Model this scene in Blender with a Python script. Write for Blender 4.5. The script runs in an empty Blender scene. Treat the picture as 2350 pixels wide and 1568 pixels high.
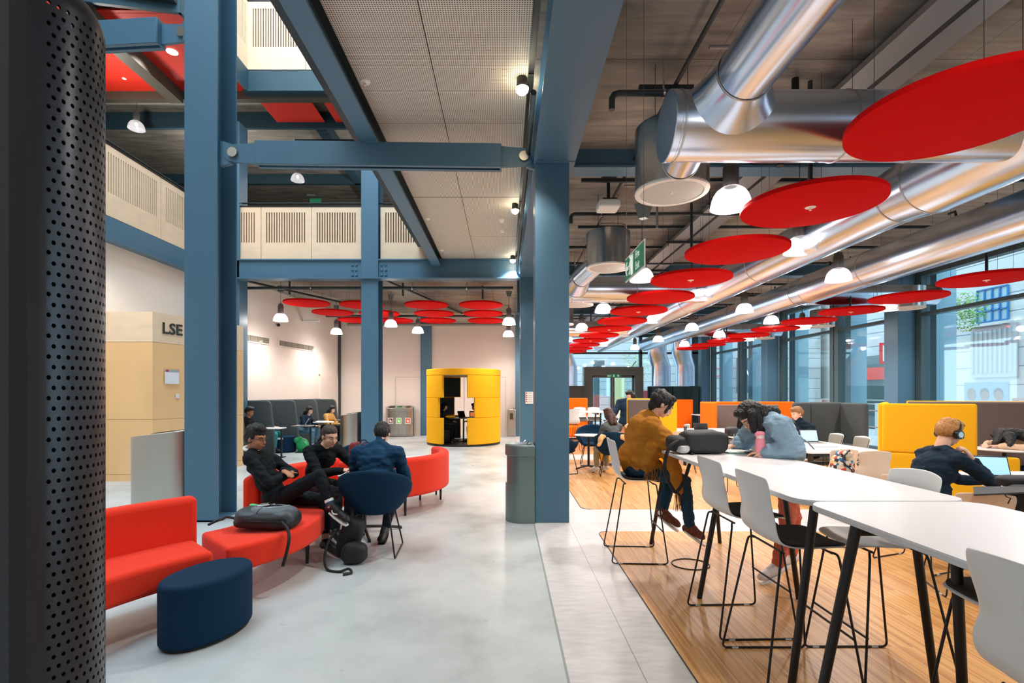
import bpy, bmesh, math, random
from mathutils import Vector, Matrix
V = Vector; PI = math.pi; sin, cos = math.sin, math.cos
random.seed(7)
SC = bpy.context.scene; COL = SC.collection
F = 1150.0; CX = 1160.0; CY = 902.0; H = 1.6
def at(x, y, d):            # the point seen at pixel x,y of the photo, d metres along Y
    return V(((x - CX) / F * d, d, H + (CY - y) / F * d))
def fl(x, y):
    d = H * F / (y - CY)
    return V(((x - CX) / F * d, d, 0))
# ---------------------------------------------------------------- materials
def lin(c):
    c /= 255.0
    return c / 12.92 if c <= 0.04045 else ((c + 0.055) / 1.055) ** 2.4
def rgb(r, g, b): return (lin(r), lin(g), lin(b), 1)
MATS = {}
def mat(name, col, rough=0.5, metal=0.0, emit=None, estr=0.0, noise=0.0, nscale=8.0, bump=0.0, bscale=60.0, spec=0.5, stretch=None, coat=0.0, sheen=0.0, aniso=0.0):
    if name in MATS: return MATS[name]
    m = bpy.data.materials.new(name); m.use_nodes = True; MATS[name] = m
    nt = m.node_tree; b = nt.nodes['Principled BSDF']
    b.inputs['Base Color'].default_value = rgb(*col); b.inputs['Roughness'].default_value = rough
    b.inputs['Metallic'].default_value = metal; b.inputs['Specular IOR Level'].default_value = spec
    b.inputs['Coat Weight'].default_value = coat; b.inputs['Sheen Weight'].default_value = sheen
    b.inputs['Anisotropic'].default_value = aniso
    if emit: b.inputs['Emission Color'].default_value = rgb(*emit); b.inputs['Emission Strength'].default_value = estr
    if noise or bump:
        tc = nt.nodes.new('ShaderNodeTexCoord'); mp = nt.nodes.new('ShaderNodeMapping'); nt.links.new(tc.outputs['Object'], mp.inputs[0])
        if stretch: mp.inputs['Scale'].default_value = stretch
        if noise:
            n = nt.nodes.new('ShaderNodeTexNoise'); n.inputs['Scale'].default_value = nscale; n.inputs['Detail'].default_value = 5
            nt.links.new(mp.outputs[0], n.inputs[0])
            r = nt.nodes.new('ShaderNodeMapRange'); r.inputs[1].default_value = 0.3; r.inputs[2].default_value = 0.7
            r.inputs[3].default_value = 1 - noise; r.inputs[4].default_value = 1 + noise; nt.links.new(n.outputs[0], r.inputs[0])
            x = nt.nodes.new('ShaderNodeVectorMath'); x.operation = 'SCALE'; x.inputs[0].default_value = rgb(*col)[:3]
            nt.links.new(r.outputs[0], x.inputs['Scale']); nt.links.new(x.outputs[0], b.inputs['Base Color'])
        if bump:
            n = nt.nodes.new('ShaderNodeTexNoise'); n.inputs['Scale'].default_value = bscale; n.inputs['Detail'].default_value = 3
            nt.links.new(mp.outputs[0], n.inputs[0])
            q = nt.nodes.new('ShaderNodeBump'); q.inputs['Strength'].default_value = bump; q.inputs['Distance'].default_value = 0.01
            nt.links.new(n.outputs[0], q.inputs['Height']); nt.links.new(q.outputs[0], b.inputs['Normal'])
    return m
def nodes(m): return m.node_tree, m.node_tree.nodes, m.node_tree.links, m.node_tree.nodes['Principled BSDF']
def pos_xyz(nt):
    g = nt.nodes.new('ShaderNodeNewGeometry'); s = nt.nodes.new('ShaderNodeSeparateXYZ'); nt.links.new(g.outputs['Position'], s.inputs[0]); return g, s
def mth(nt, op, a, b=None, c=None, clamp=False):
    n = nt.nodes.new('ShaderNodeMath'); n.operation = op; n.use_clamp = clamp
    for i, v in enumerate((a, b, c)):
        if v is None: continue
        if isinstance(v, (int, float)): n.inputs[i].default_value = v
        else: nt.links.new(v, n.inputs[i])
    return n.outputs[0]
def mixc(nt, f, a, b):
    n = nt.nodes.new('ShaderNodeMix'); n.data_type = 'RGBA'
    for i, v in ((0, f), (6, a), (7, b)):
        if isinstance(v, (int, float)): n.inputs[i].default_value = v
        elif isinstance(v, tuple): n.inputs[i].default_value = v
        else: nt.links.new(v, n.inputs[i])
    return n.outputs[2]
def ramp(nt, f, stops):
    n = nt.nodes.new('ShaderNodeValToRGB'); e = n.color_ramp.elements
    while len(e) < len(stops): e.new(0.5)
    for k, (p, c) in enumerate(stops): e[k].position = p; e[k].color = c
    nt.links.new(f, n.inputs[0]); return n.outputs[0]
def tex(nt, kind, vec, **kw):
    n = nt.nodes.new(kind)
    for k, v in kw.items(): n.inputs[k.replace('_', ' ')].default_value = v
    if vec is not None: nt.links.new(vec, n.inputs[0])
    return n
def scaled(nt, vec, s):
    m = nt.nodes.new('ShaderNodeMapping'); m.inputs['Scale'].default_value = s; nt.links.new(vec, m.inputs[0]); return m.outputs[0]
# plain ones
steel_blue = mat('painted blue steel', (72, 110, 134), 0.42, bump=0.06, bscale=14)
steel_dark = mat('painted dark steel', (40, 48, 52), 0.45)
black = mat('black metal', (14, 15, 17), 0.45)
black_gloss = mat('black gloss', (10, 12, 14), 0.15)
casing_m = mat('black perforated steel', (66, 67, 72), 0.34, 0.6)
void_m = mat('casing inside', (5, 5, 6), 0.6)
wall_m = mat('white painted wall', (232, 220, 211), 0.8, noise=0.015, nscale=2, bump=0.05, bscale=120)
red_felt = mat('red felt disc', (214, 14, 14), 0.95, bump=0.3, bscale=300, spec=0.1, noise=0.05, nscale=150)
red_sofa = mat('red wool upholstery', (232, 56, 34), 0.9, bump=0.25, bscale=350, spec=0.15, noise=0.03, nscale=200, sheen=0.1)
navy_wool = mat('navy wool upholstery', (16, 46, 70), 0.9, bump=0.25, bscale=300, spec=0.15, noise=0.05, nscale=200)
yellow_w = mat('yellow wool upholstery', (246, 178, 34), 0.9, bump=0.2, bscale=300, spec=0.1, noise=0.02, nscale=150)
orange_w = mat('orange wool upholstery', (250, 112, 24), 0.9, bump=0.2, bscale=300, spec=0.1)
grey_w = mat('dark grey wool', (84, 90, 92), 0.9, bump=0.2, bscale=300, spec=0.1, noise=0.05, nscale=100)
taupe_w = mat('taupe wool', (118, 106, 102), 0.9, bump=0.2, bscale=300, spec=0.1)
char_w = mat('charcoal wool', (60, 64, 64), 0.9, bump=0.2, bscale=300, spec=0.1)
galv = mat('galvanised duct', (212, 226, 246), 0.25, 1.0, noise=0.05, nscale=3, stretch=(1, 1, 1))
duct_seam = mat('duct seam', (190, 190, 190), 0.35, 1.0)
brushed = mat('brushed steel', (188, 184, 176), 0.3, 1.0, noise=0.025, nscale=30, stretch=(1, 1, 0.02))
brush_grey = mat('grey green steel', (122, 138, 138), 0.42, 0.7)
white_shell = mat('white plastic shell', (222, 225, 226), 0.35)
beige_shell = mat('cream plastic shell', (236, 214, 192), 0.4)
cushion_m = mat('dark seat pad', (52, 50, 47), 0.9, bump=0.3, bscale=400)
cushion_l = mat('grey seat pad', (140, 136, 128), 0.9, bump=0.3, bscale=400)
table_white = mat('white laminate', (236, 233, 234), 0.32)
table_edge = mat('table edge', (205, 210, 214), 0.4)
tray_m = mat('galvanised tray', (150, 148, 146), 0.5, 0.6)
pipe_m = mat('dark grey pipe', (62, 70, 72), 0.45, 0.3)
chrome = mat('chrome', (220, 220, 222), 0.12, 1.0)
plate_w = mat('white plate', (240, 238, 232), 0.4)
ply = mat('pale birch ply', (232, 204, 174), 0.55, noise=0.05, nscale=2.5, stretch=(1, 1, 3))
teal_frame = mat('grey window frame', (62, 84, 92), 0.45)
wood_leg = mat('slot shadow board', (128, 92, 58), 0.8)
alu = mat('laptop aluminium', (176, 178, 182), 0.35, 0.8)
screen_m = mat('laptop screen', (150, 200, 220), 0.3, emit=(170, 215, 235), estr=0.7)
paper = mat('paper', (238, 236, 232), 0.8)
# ---------------------------------------------------------------- mesh builder
class MB:
    def __init__(s): s.v = []; s.f = []; s.mi = []; s.cur = 0
    def add(s, vs, fs):
        o = len(s.v); s.v += [V(p) for p in vs]
        for f in fs: s.f.append([o + i for i in f]); s.mi.append(s.cur)
        return s
    def box(s, c, size, rot=None):
        hx, hy, hz = [q / 2 for q in size]; c = V(c)
        ps = [V((x, y, z)) for x in (-hx, hx) for y in (-hy, hy) for z in (-hz, hz)]
        if rot is not None: ps = [rot @ p for p in ps]
        return s.add([p + c for p in ps], [(0, 1, 3, 2), (4, 6, 7, 5), (0, 4, 5, 1), (2, 3, 7, 6), (0, 2, 6, 4), (1, 5, 7, 3)])
    def b2(s, a, b):
        a = V(a); b = V(b); return s.box((a + b) / 2, [abs(b[i] - a[i]) for i in range(3)])
    def quad(s, *p): return s.add(p, [tuple(range(len(p)))])
    def lathe(s, prof, c=(0, 0, 0), n=32, cap=True, axis='Z', rot=None):
        c = V(c); vs = []
        for r, z in prof:
            for k in range(n):
                a = 2 * PI * k / n; p = V((r * cos(a), r * sin(a), z))
                if rot is not None: p = rot @ p
                vs.append(p + c)
        fs = []
        for i in range(len(prof) - 1):
            for k in range(n):
                k2 = (k + 1) % n; fs.append((i * n + k, i * n + k2, (i + 1) * n + k2, (i + 1) * n + k))
        if cap:
            if prof[0][0] > 1e-5: fs.append(tuple(range(n))[::-1])
            if prof[-1][0] > 1e-5: fs.append(tuple((len(prof) - 1) * n + k for k in range(n)))
        return s.add(vs, fs)
    def cyl(s, a, b, r, r2=None, n=20, cap=True):
        a = V(a); b = V(b); d = b - a; q = V((0, 0, 1)).rotation_difference(d.normalized()).to_matrix()
        return s.lathe([(r, 0), (r2 if r2 is not None else r, d.length)], a, n, cap, rot=q)
    def tube(s, pts, r, n=10, closed=False, rr=None):
        pts = [V(p) for p in pts]; m = len(pts); vs = []; up = None
        for i, p in enumerate(pts):
            if closed: t = pts[(i + 1) % m] - pts[i - 1]
            else: t = (pts[min(i + 1, m - 1)] - pts[max(i - 1, 0)])
            t.normalize()
            if up is None: up = V((0, 0, 1)) if abs(t.z) < 0.9 else V((1, 0, 0))
            u = up - t * up.dot(t)
            if u.length < 1e-4: u = t.orthogonal()
            u.normalize(); w = t.cross(u); up = u
            R = rr[i] if rr else r
            for k in range(n): vs.append(p + u * R * cos(2 * PI * k / n) + w * R * sin(2 * PI * k / n))
        fs = []
        for i in range(m if closed else m - 1):
            j = (i + 1) % m
            for k in range(n):
                k2 = (k + 1) % n; fs.append((i * n + k, i * n + k2, j * n + k2, j * n + k))
        if not closed: fs += [tuple(range(n))[::-1], tuple((m - 1) * n + k for k in range(n))]
        return s.add(vs, fs)
    def sph(s, c, r, n=16, m=10, rot=None):
        if isinstance(r, (int, float)): r = (r, r, r)
        vs = []; c = V(c)
        for i in range(m + 1):
            th = PI * i / m
            for k in range(n):
                ph = 2 * PI * k / n; p = V((r[0] * sin(th) * cos(ph), r[1] * sin(th) * sin(ph), r[2] * cos(th)))
                if rot is not None: p = rot @ p
                vs.append(p + c)
        fs = []
        for i in range(m):
            for k in range(n):
                k2 = (k + 1) % n; fs.append((i * n + k, (i + 1) * n + k, (i + 1) * n + k2, i * n + k2))
        return s.add(vs, fs)
    def cap(s, a, ra, b, rb, n=12):          # tapered capsule
        s.sph(a, ra, n, 8); s.sph(b, rb, n, 8)
        a = V(a); b = V(b)
        if (b - a).length > 1e-4: s.cyl(a, b, ra, rb, n)
        return s
    def prism(s, pts, z0, z1, M=None):
        n = len(pts); vs = [V((x, y, z0)) for x, y in pts] + [V((x, y, z1)) for x, y in pts]
        if M is not None: vs = [M @ v for v in vs]
        fs = [tuple(range(n))[::-1], tuple(range(n, 2 * n))] + [(i, (i + 1) % n, n + (i + 1) % n, n + i) for i in range(n)]
        return s.add(vs, fs)
    def grid(s, P, closed=False):            # P rows of points
        r = len(P); c = len(P[0]); vs = [p for row in P for p in row]
        return s.add(vs, [(i * c + k, i * c + (k + 1) % c, (i + 1) * c + (k + 1) % c, (i + 1) * c + k) for i in range(r - 1) for k in range(c if closed else c - 1)])
WORLD = {}
def catmull(pts, n=6, closed=False):
    pts = [V(p) for p in pts]; m = len(pts); out = []
    for i in range(m if closed else m - 1):
        g = (lambda k: pts[k % m]) if closed else (lambda k: pts[max(0, min(m - 1, k))])
        a, b, c, d = g(i - 1), g(i), g(i + 1), g(i + 2)
        for k in range(n):
            t = k / n; out.append(.5 * ((2 * b) + (c - a) * t + (2 * a - 5 * b + 4 * c - d) * t * t + (3 * b - a - 3 * c + d) * t ** 3))
    if not closed: out.append(pts[-1])
    return out
def fillet(pts, r, n=5):
    pts = [V(p) for p in pts]; out = [pts[0]]
    for i in range(1, len(pts) - 1):
        p = pts[i]; a = pts[i - 1] - p; b = pts[i + 1] - p; q = min(r, a.length * .45, b.length * .45); A = p + a.normalized() * q; B = p + b.normalized() * q
        for k in range(n + 1): t = k / n; out.append(A * (1 - t) ** 2 + p * 2 * t * (1 - t) + B * t * t)
    return out + [pts[-1]]
from mathutils import noise as NZ
def crumple(o, amp, f, seed=0.0):
    me = o.data; off = V((seed, seed * 1.7, 0)); me.update(); ns = [v.normal.copy() for v in me.vertices]
    fx, fy, fz = f if isinstance(f, tuple) else (f, f, f)
    for v, n in zip(me.vertices, ns):
        p = v.co; q = V((p.x * fx, p.y * fy, p.z * fz)) + off
        v.co = p + n * amp * (NZ.noise(q) + .5 * NZ.noise(q * 2.1))
    me.update(); return o
def wm(o):
    M = WORLD.get(o.name, Matrix.Identity(4)); return M
def tagp(o, label=None, cat=None, group=None, kind=None):
    if label: o['label'] = label
    if cat: o['category'] = cat
    if group: o['group'] = group
    if kind: o['kind'] = kind
    return o
def thing(name, label, cat, loc=(0, 0, 0), rz=0, group=None):
    o = bpy.data.objects.new(name, None); COL.objects.link(o); o.location = loc; o.rotation_euler = (0, 0, rz)
    o.empty_display_size = 0.1
    WORLD[o.name] = Matrix.Translation(V(loc)) @ Matrix.Rotation(rz, 4, 'Z')
    return tagp(o, label, cat, group)
def mk(name, mb, mats, parent=None, local=False, origin=None, smooth=30, bev=0, seg=2, sub=0, solid=0, label=None, recalc=True):
    me = bpy.data.meshes.new(name)
    M = Matrix.Identity(4)
    if parent is not None and not local: M = wm(parent).inverted()
    elif origin is not None: M = Matrix.Translation(-V(origin))
    me.from_pydata([tuple(M @ v) for v in mb.v], [], mb.f)
    if not isinstance(mats, (list, tuple)): mats = [mats]
    for m in mats: me.materials.append(m)
    if len(mats) > 1: me.polygons.foreach_set('material_index', mb.mi)
    bm = bmesh.new(); bm.from_mesh(me); 
    if recalc: bmesh.ops.recalc_face_normals(bm, faces=bm.faces)
    if smooth is not None:
        for f in bm.faces: f.smooth = True
        for e in bm.edges:
            if len(e.link_faces) == 2 and e.calc_face_angle(0) > math.radians(smooth): e.smooth = False
    bm.to_mesh(me); bm.free()
    o = bpy.data.objects.new(name, me); COL.objects.link(o)
    if parent is not None: o.parent = parent; WORLD[o.name] = wm(parent).copy()
    elif origin is not None: o.location = origin; WORLD[o.name] = Matrix.Translation(V(origin))
    if solid: q = o.modifiers.new('solid', 'SOLIDIFY'); q.thickness = solid; q.offset = 0
    if bev: q = o.modifiers.new('bev', 'BEVEL'); q.width = bev; q.segments = seg; q.limit_method = 'ANGLE'; q.harden_normals = False
    if sub: q = o.modifiers.new('sub', 'SUBSURF'); q.levels = sub; q.render_levels = sub
    if label: o['label'] = label
    return o
def solo(name, mb, mats, label, cat, origin, group=None, **k):
    o = mk(name, mb, mats, None, origin=origin, **k); return tagp(o, label, cat, group)
def struct(name, mb, mats, **k):
    o = mk(name, mb, mats, k.pop('parent', None), **k)
    if o.parent is None: o['kind'] = 'structure'
    return o
def kids(o): return [c for c in KIDS.get(o.name, [])]
def copy_tree(o, loc=None, rz=None, label=None, group=None, scale=None):
    ch = {}
    for x in bpy.data.objects:
        if x.parent: ch.setdefault(x.parent, []).append(x)
    def rec(q, par):
        c = q.copy(); COL.objects.link(c)
        if par: c.parent = par
        for k in ch.get(q, []): rec(k, c)
        return c
    c = rec(o, None)
    if loc is not None: c.location = loc
    if rz is not None: c.rotation_euler = (0, 0, rz)
    if scale: c.scale = (scale,) * 3
    if label: c['label'] = label
    if group: c['group'] = group
    return c
ORD = ['first', 'second', 'third', 'fourth', 'fifth', 'sixth', 'seventh', 'eighth', 'ninth', 'tenth', 'eleventh', 'twelfth', 'thirteenth', 'fourteenth', 'fifteenth', 'sixteenth', 'seventeenth', 'eighteenth', 'nineteenth', 'twentieth']
def text_mesh(s, size, M, mb=None, depth=0.004, bold=False, align='LEFT'):
    cu = bpy.data.curves.new('lettering', 'FONT'); cu.body = s; cu.size = size; cu.extrude = depth; cu.align_x = align; cu.resolution_u = 3
    if bold: cu.offset = size * 0.022
    o = bpy.data.objects.new('lettering', cu); COL.objects.link(o)
    dg = bpy.context.evaluated_depsgraph_get(); me = bpy.data.meshes.new_from_object(o.evaluated_get(dg))
    mb = mb or MB(); mb.add([M @ v.co for v in me.vertices], [tuple(p.vertices) for p in me.polygons])
    bpy.data.objects.remove(o); bpy.data.curves.remove(cu); bpy.data.meshes.remove(me); return mb
def frame(o, x, z):       # matrix whose local X is x, local Y is z(up), local Z their normal
    x = V(x).normalized(); z = V(z).normalized(); n = x.cross(z)
    return Matrix(((x.x, z.x, n.x, o[0]), (x.y, z.y, n.y, o[1]), (x.z, z.z, n.z, o[2]), (0, 0, 0, 1)))
def rz3(a): return Matrix.Rotation(a, 3, 'Z')
# ================================================================ THE SETTING
# floor materials
def floor_mat():
    m = mat('polished concrete floor', (205, 203, 198), 0.3); nt, N, L, b = nodes(m)
    g, s = pos_xyz(nt)
    n1 = tex(nt, 'ShaderNodeTexNoise', scaled(nt, g.outputs['Position'], (1, 1, 1)), Scale=0.9, Detail=8.0, Roughness=0.62)
    n2 = tex(nt, 'ShaderNodeTexNoise', scaled(nt, g.outputs['Position'], (1, 1, 1)), Scale=5.0, Detail=6.0, Roughness=0.6)
    c1 = ramp(nt, n1.outputs[0], [(0.3, rgb(146, 154, 156)), (0.5, rgb(188, 196, 198)), (0.72, rgb(208, 214, 216))])
    c2 = mixc(nt, mth(nt, 'MULTIPLY', n2.outputs[0], 0.35), c1, rgb(170, 172, 172))
    side = mth(nt, 'GREATER_THAN', s.outputs[0], 0.35)
    n3 = tex(nt, 'ShaderNodeTexNoise', scaled(nt, g.outputs['Position'], (2, 8, 1)), Scale=3.0, Detail=6.0)
    c3 = ramp(nt, n3.outputs[0], [(0.3, rgb(196, 195, 196)), (0.7, rgb(216, 214, 214))])
    c = mixc(nt, side, c2, c3)
    def line(out, x, w): return mth(nt, 'LESS_THAN', mth(nt, 'ABSOLUTE', mth(nt, 'SUBTRACT', out, x)), w)
    j = mth(nt, 'MAXIMUM', line(s.outputs[0], 0.35, 0.008), line(s.outputs[0], 0.782, 0.0035))
    y1 = mth(nt, 'MULTIPLY', line(mth(nt, 'PINGPONG', mth(nt, 'SUBTRACT', s.outputs[1], 0.02), 3.07), 0.0, 0.004), 1.0)
    j = mth(nt, 'MAXIMUM', j, y1)
    c = mixc(nt, mth(nt, 'MULTIPLY', j, 0.75), c, rgb(120, 132, 130))
    L.new(c, b.inputs['Base Color'])
    L.new(mth(nt, 'MULTIPLY_ADD', n2.outputs[0], 0.25, 0.2), b.inputs['Roughness'])
    return m
def wood_mat():
    m = mat('industrial oak floor', (220, 165, 100), 0.38); nt, N, L, b = nodes(m)
    g, s = pos_xyz(nt)
    br = nt.nodes.new('ShaderNodeTexBrick'); br.offset = 0.5
    vec = nt.nodes.new('ShaderNodeCombineXYZ'); L.new(s.outputs[1], vec.inputs[0]); L.new(s.outputs[0], vec.inputs[1])
    L.new(vec.outputs[0], br.inputs[0])
    for k, v in (('Scale', 1.0), ('Mortar Size', 0.0006), ('Brick Width', 0.32), ('Row Height', 0.011), ('Bias', 0.0)): br.inputs[k].default_value = v
    br.inputs['Color1'].default_value = (0, 0, 0, 1); br.inputs['Color2'].default_value = (1, 1, 1, 1); br.inputs['Mortar'].default_value = (0.4, 0.4, 0.4, 1)
    # blocks of strips shifted: quantise for random tone per strip
    q = nt.nodes.new('ShaderNodeVectorMath'); q.operation = 'SNAP'
    L.new(vec.outputs[0], q.inputs[0]); q.inputs[1].default_value = (0.45, 0.012, 1)
    wn = nt.nodes.new('ShaderNodeTexWhiteNoise'); L.new(q.outputs[0], wn.inputs[0])
    n = tex(nt, 'ShaderNodeTexNoise', scaled(nt, g.outputs['Position'], (60, 3, 1)), Scale=1.0, Detail=4.0)
    f = mth(nt, 'ADD', mth(nt, 'MULTIPLY', wn.outputs[0], 0.75), mth(nt, 'MULTIPLY', n.outputs[0], 0.3))
    c = ramp(nt, f, [(0.05, rgb(150, 98, 54)), (0.2, rgb(182, 124, 68)), (0.5, rgb(202, 146, 84)), (0.95, rgb(218, 170, 110))])
    L.new(c, b.inputs['Base Color']); return m
def conc_mat():
    m = mat('board marked concrete', (150, 142, 130), 0.85); nt, N, L, b = nodes(m)
    g, s = pos_xyz(nt)
    n1 = tex(nt, 'ShaderNodeTexNoise', scaled(nt, g.outputs['Position'], (0.7, 5, 1)), Scale=1.3, Detail=9.0, Roughness=0.65)
    n2 = tex(nt, 'ShaderNodeTexNoise', g.outputs['Position'], Scale=0.7, Detail=5.0)
    f = mth(nt, 'ADD', mth(nt, 'MULTIPLY', n1.outputs[0], 0.65), mth(nt, 'MULTIPLY', n2.outputs[0], 0.35))
    c = ramp(nt, f, [(0.3, rgb(92, 90, 86)), (0.45, rgb(138, 134, 126)), (0.55, rgb(158, 152, 142)), (0.7, rgb(196, 188, 174))])
    def seam(o, p, w): return mth(nt, 'LESS_THAN', mth(nt, 'PINGPONG', o, p), w)
    j = mth(nt, 'MAXIMUM', seam(s.outputs[1], 0.61, 0.004), mth(nt, 'MULTIPLY', seam(mth(nt, 'ADD', s.outputs[0], 0.4), 1.22, 0.004), 0.6))
    c = mixc(nt, mth(nt, 'MULTIPLY', j, 0.85), c, rgb(50, 46, 42))
    bo = mth(nt, 'FRACT', mth(nt, 'MULTIPLY', s.outputs[1], 7.0))
    bp = nt.nodes.new('ShaderNodeBump'); bp.inputs['Strength'].default_value = 0.25; bp.inputs['Distance'].default_value = 0.02
    L.new(mth(nt, 'ADD', n1.outputs[0], mth(nt, 'MULTIPLY', bo, 0.12)), bp.inputs['Height']); L.new(bp.outputs[0], b.inputs['Normal'])
    L.new(c, b.inputs['Base Color']); return m
def perf_mat(name, base, hole, pitch, r):
    m = mat(name, (200, 190, 175), 0.6); nt, N, L, b = nodes(m)
    g, s = pos_xyz(nt)
    fx = mth(nt, 'SUBTRACT', mth(nt, 'FRACT', mth(nt, 'DIVIDE', s.outputs[0], pitch)), 0.5)
    fy = mth(nt, 'SUBTRACT', mth(nt, 'FRACT', mth(nt, 'DIVIDE', s.outputs[1], pitch)), 0.5)
    d = mth(nt, 'SQRT', mth(nt, 'ADD', mth(nt, 'MULTIPLY', fx, fx), mth(nt, 'MULTIPLY', fy, fy)))
    L.new(mixc(nt, mth(nt, 'LESS_THAN', d, r), rgb(*base), rgb(*hole)), b.inputs['Base Color']); return m
floor_m = floor_mat(); wood_m = wood_mat(); conc_m = conc_mat()
perf_beige = perf_mat('perforated beige panel', (216, 208, 194), (52, 48, 42), 0.022, 0.27)
perf_red = perf_mat('perforated red panel', (236, 52, 32), (130, 16, 10), 0.026, 0.28)
struct('floor', MB().b2((-14, -6, -0.3), (10.6, 26.3, 0)), floor_m)
# oak areas let into the floor, rounded corner on the aisle side
def oak(i, x0, x1, y0, y1):
    r = 0.12; pts = [(x1, y0), (x1, y1)]
    pts += [(x0 + r - r * sin(a * PI / 12), y1 - r + r * cos(a * PI / 12)) for a in range(7)]
    pts += [(x0 + r - r * cos(a * PI / 12), y0 + r - r * sin(a * PI / 12)) for a in range(7)]
    struct('floor_%d' % i, MB().prism(pts, 0.0, 0.003), wood_m)
    e = [V((x, y, 0.003)) for x, y in pts[2:]]
    struct('trim_%d' % i, MB().tube(e, 0.004, 6), steel_dark)
oak(2, 1.06, 9.4, -3.0, 5.78); oak(3, 1.05, 9.4, 6.88, 12.0); oak(4, 1.05, 9.4, 13.05, 18.0); oak(5, 1.05, 9.4, 19.2, 23.6)
# ceilings
HC = 4.85
struct('ceiling', MB().b2((0.3, -1.5, HC), (10.7, 26.3, HC + 0.35)), conc_m)
struct('ceiling_2', MB().b2((-7.6, 12.5, 4.62), (0.8, 19.2, 4.87)), conc_m)
struct('ceiling_3', MB().b2((-14, 12.4, 9.3), (0.8, 22.2, 9.6)), conc_m)
struct('ceiling_4', MB().b2((-14, 9.3, 9.0), (-6.25, 12.4, 9.35)).b2((-14, -1.6, 9.0), (-8.5, 9.3, 9.35)), steel_dark)
# walls
struct('wall_behind', MB().b2((-14, -1.75, 0), (.6, -1.55, 13.2)), wall_m)  # unseen wall added behind the camera to block sky light
struct('wall_behind_2', MB().b2((.6, -3.2, 0), (10.6, -3.0, 5)), wall_m)  # same for the hall: added out of view against light from behind
struct('ceiling_8', MB().b2((.3, -3.2, HC), (10.7, -1.5, HC + .35)), conc_m)
struct('ceiling_9', MB().b2((-14, -1.75, 13.2), (-6.9, 22, 13.4)).b2((-1.2, -1.75, 13.2), (.8, 22, 13.4)).b2((-6.9, 12.0, 13.2), (-1.2, 22, 13.4)), wall_m)  # unseen roof slab added to limit the sky light into the void
struct('wall_back', MB().b2((-7.6, 18.9, 0), (0.9, 19.2, 4.87)), wall_m)
wl = MB(); wl.prism([(-7.22, 12.0), (-6.24, 18.9), (-6.24, 19.1), (-7.6, 19.1), (-7.6, 12.0)], 0, 4.87)
struct('wall_left', wl, wall_m)
struct('wall_upper_left', MB().b2((-13.4, -1.6, 4.87), (-13.2, 22, 13.2)), char_w)
struct('wall_lower_left', MB().b2((-7.75, -1.5, 0), (-7.45, 12.0, 4.9)), wall_m)
struct('wall_upper_back', MB().b2((-14, 21.8, 4.87), (0.8, 22, 13.2)), char_w)
struct('wall_bridge', MB().b2((0.42, -1.5, 4.85), (0.6, 22, 13.2)), wall_m)
struct('floor_upper', MB().b2((-14, 7.2, 4.62), (-7.6, 22, 4.9)).b2((-7.6, 18.9, 4.62), (.8, 22, 4.87)), steel_dark)
struct('floor_upper_2', MB().b2((-14, -1.5, 4.5), (-7.6, 7.2, 4.9)), steel_dark)
# baseboards
struct('baseboard_back', MB().b2((-6.2, 18.87, 0), (0.5, 18.9, 0.12)), wall_m)
bl = MB(); bl.prism([(-7.19, 12.0), (-6.21, 18.87), (-6.24, 18.87), (-7.22, 12.0)], 0, 0.12); struct('baseboard_left', bl, wall_m)
# faint wall hatches (access panels) and door in the left wall
seam_m = mat('wall seam', (190, 178, 168), 0.8)
def hatch(x0, x1, z0, z1):
    m = MB()
    for a, b in (((x0, z0), (x0, z1)), ((x1, z0), (x1, z1)), ((x0, z1), (x1, z1))):
        m.b2((a[0] - .006, 18.885, a[1]), (b[0] + .006, 18.9, b[1] + .006))
    return m
a = at(893, 866, 18.9); b = at(925, 866, 18.9); struct('wall_hatch', hatch(-4.15, -3.15, 0.12, 2.2), seam_m)
struct('wall_hatch_2', hatch(-1.55, 0.0, 0.12, 2.2), seam_m)
def on_left(y, off=0.0): return V((-7.22 + (y - 12.0) * 0.98 / 6.9 + off, y, 0))
ld = (on_left(18.9) - on_left(12.0)).normalized()
d = thing('door_1', 'white door', 'door', on_left(17.6)); del d['category']; del d['label']; d['kind'] = 'structure'
m = MB(); A = on_left(17.35, .02); B = on_left(18.75, .02)
for P, Q in ((A, A + ld * .07), (B - ld * .07, B)): m.prism([(P.x, P.y), (Q.x, Q.y), (Q.x - .1, Q.y), (P.x - .1, P.y)], 0, 2.25)
m.prism([(A.x, A.y), (B.x, B.y), (B.x - .1, B.y), (A.x - .1, A.y)], 2.18, 2.25)
mk('door_frame', m, wall_m, d)
P, Q = A + ld * .07 + V((.01, 0, 0)), B - ld * .07 + V((.01, 0, 0)); door_m = mat('white door paint', (226, 214, 204), 0.5)
mk('door_leaf', MB().prism([(P.x, P.y), (Q.x, Q.y), (Q.x - .04, Q.y), (P.x - .04, P.y)], 0.01, 2.18), door_m, d)
R = A + ld * .25 + V((.05, 0, 1.05)); mk('door_handle', MB().tube([R, R + V((.04, 0, 0)), R + V((.04, 0, 0)) + ld * .12], .01), brushed, d)
# ---- blue steelwork
def icol(name, x0, x1, y0, y1, z0, z1, label=None, web=True):
    m = MB(); t = 0.03
    m.b2((x0, y0, z0), (x1, y0 + t, z1)); m.b2((x0, y1 - t, z0), (x1, y1, z1))
    xc = (x0 + x1) / 2; m.b2((xc - .012, y0 + t, z0), (xc + .012, y1 - t, z1))
    if z0 == 0: m.b2((x0, y0, 0), (x1, y1, .025))
    return struct(name, m, steel_blue, bev=.004)
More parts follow.
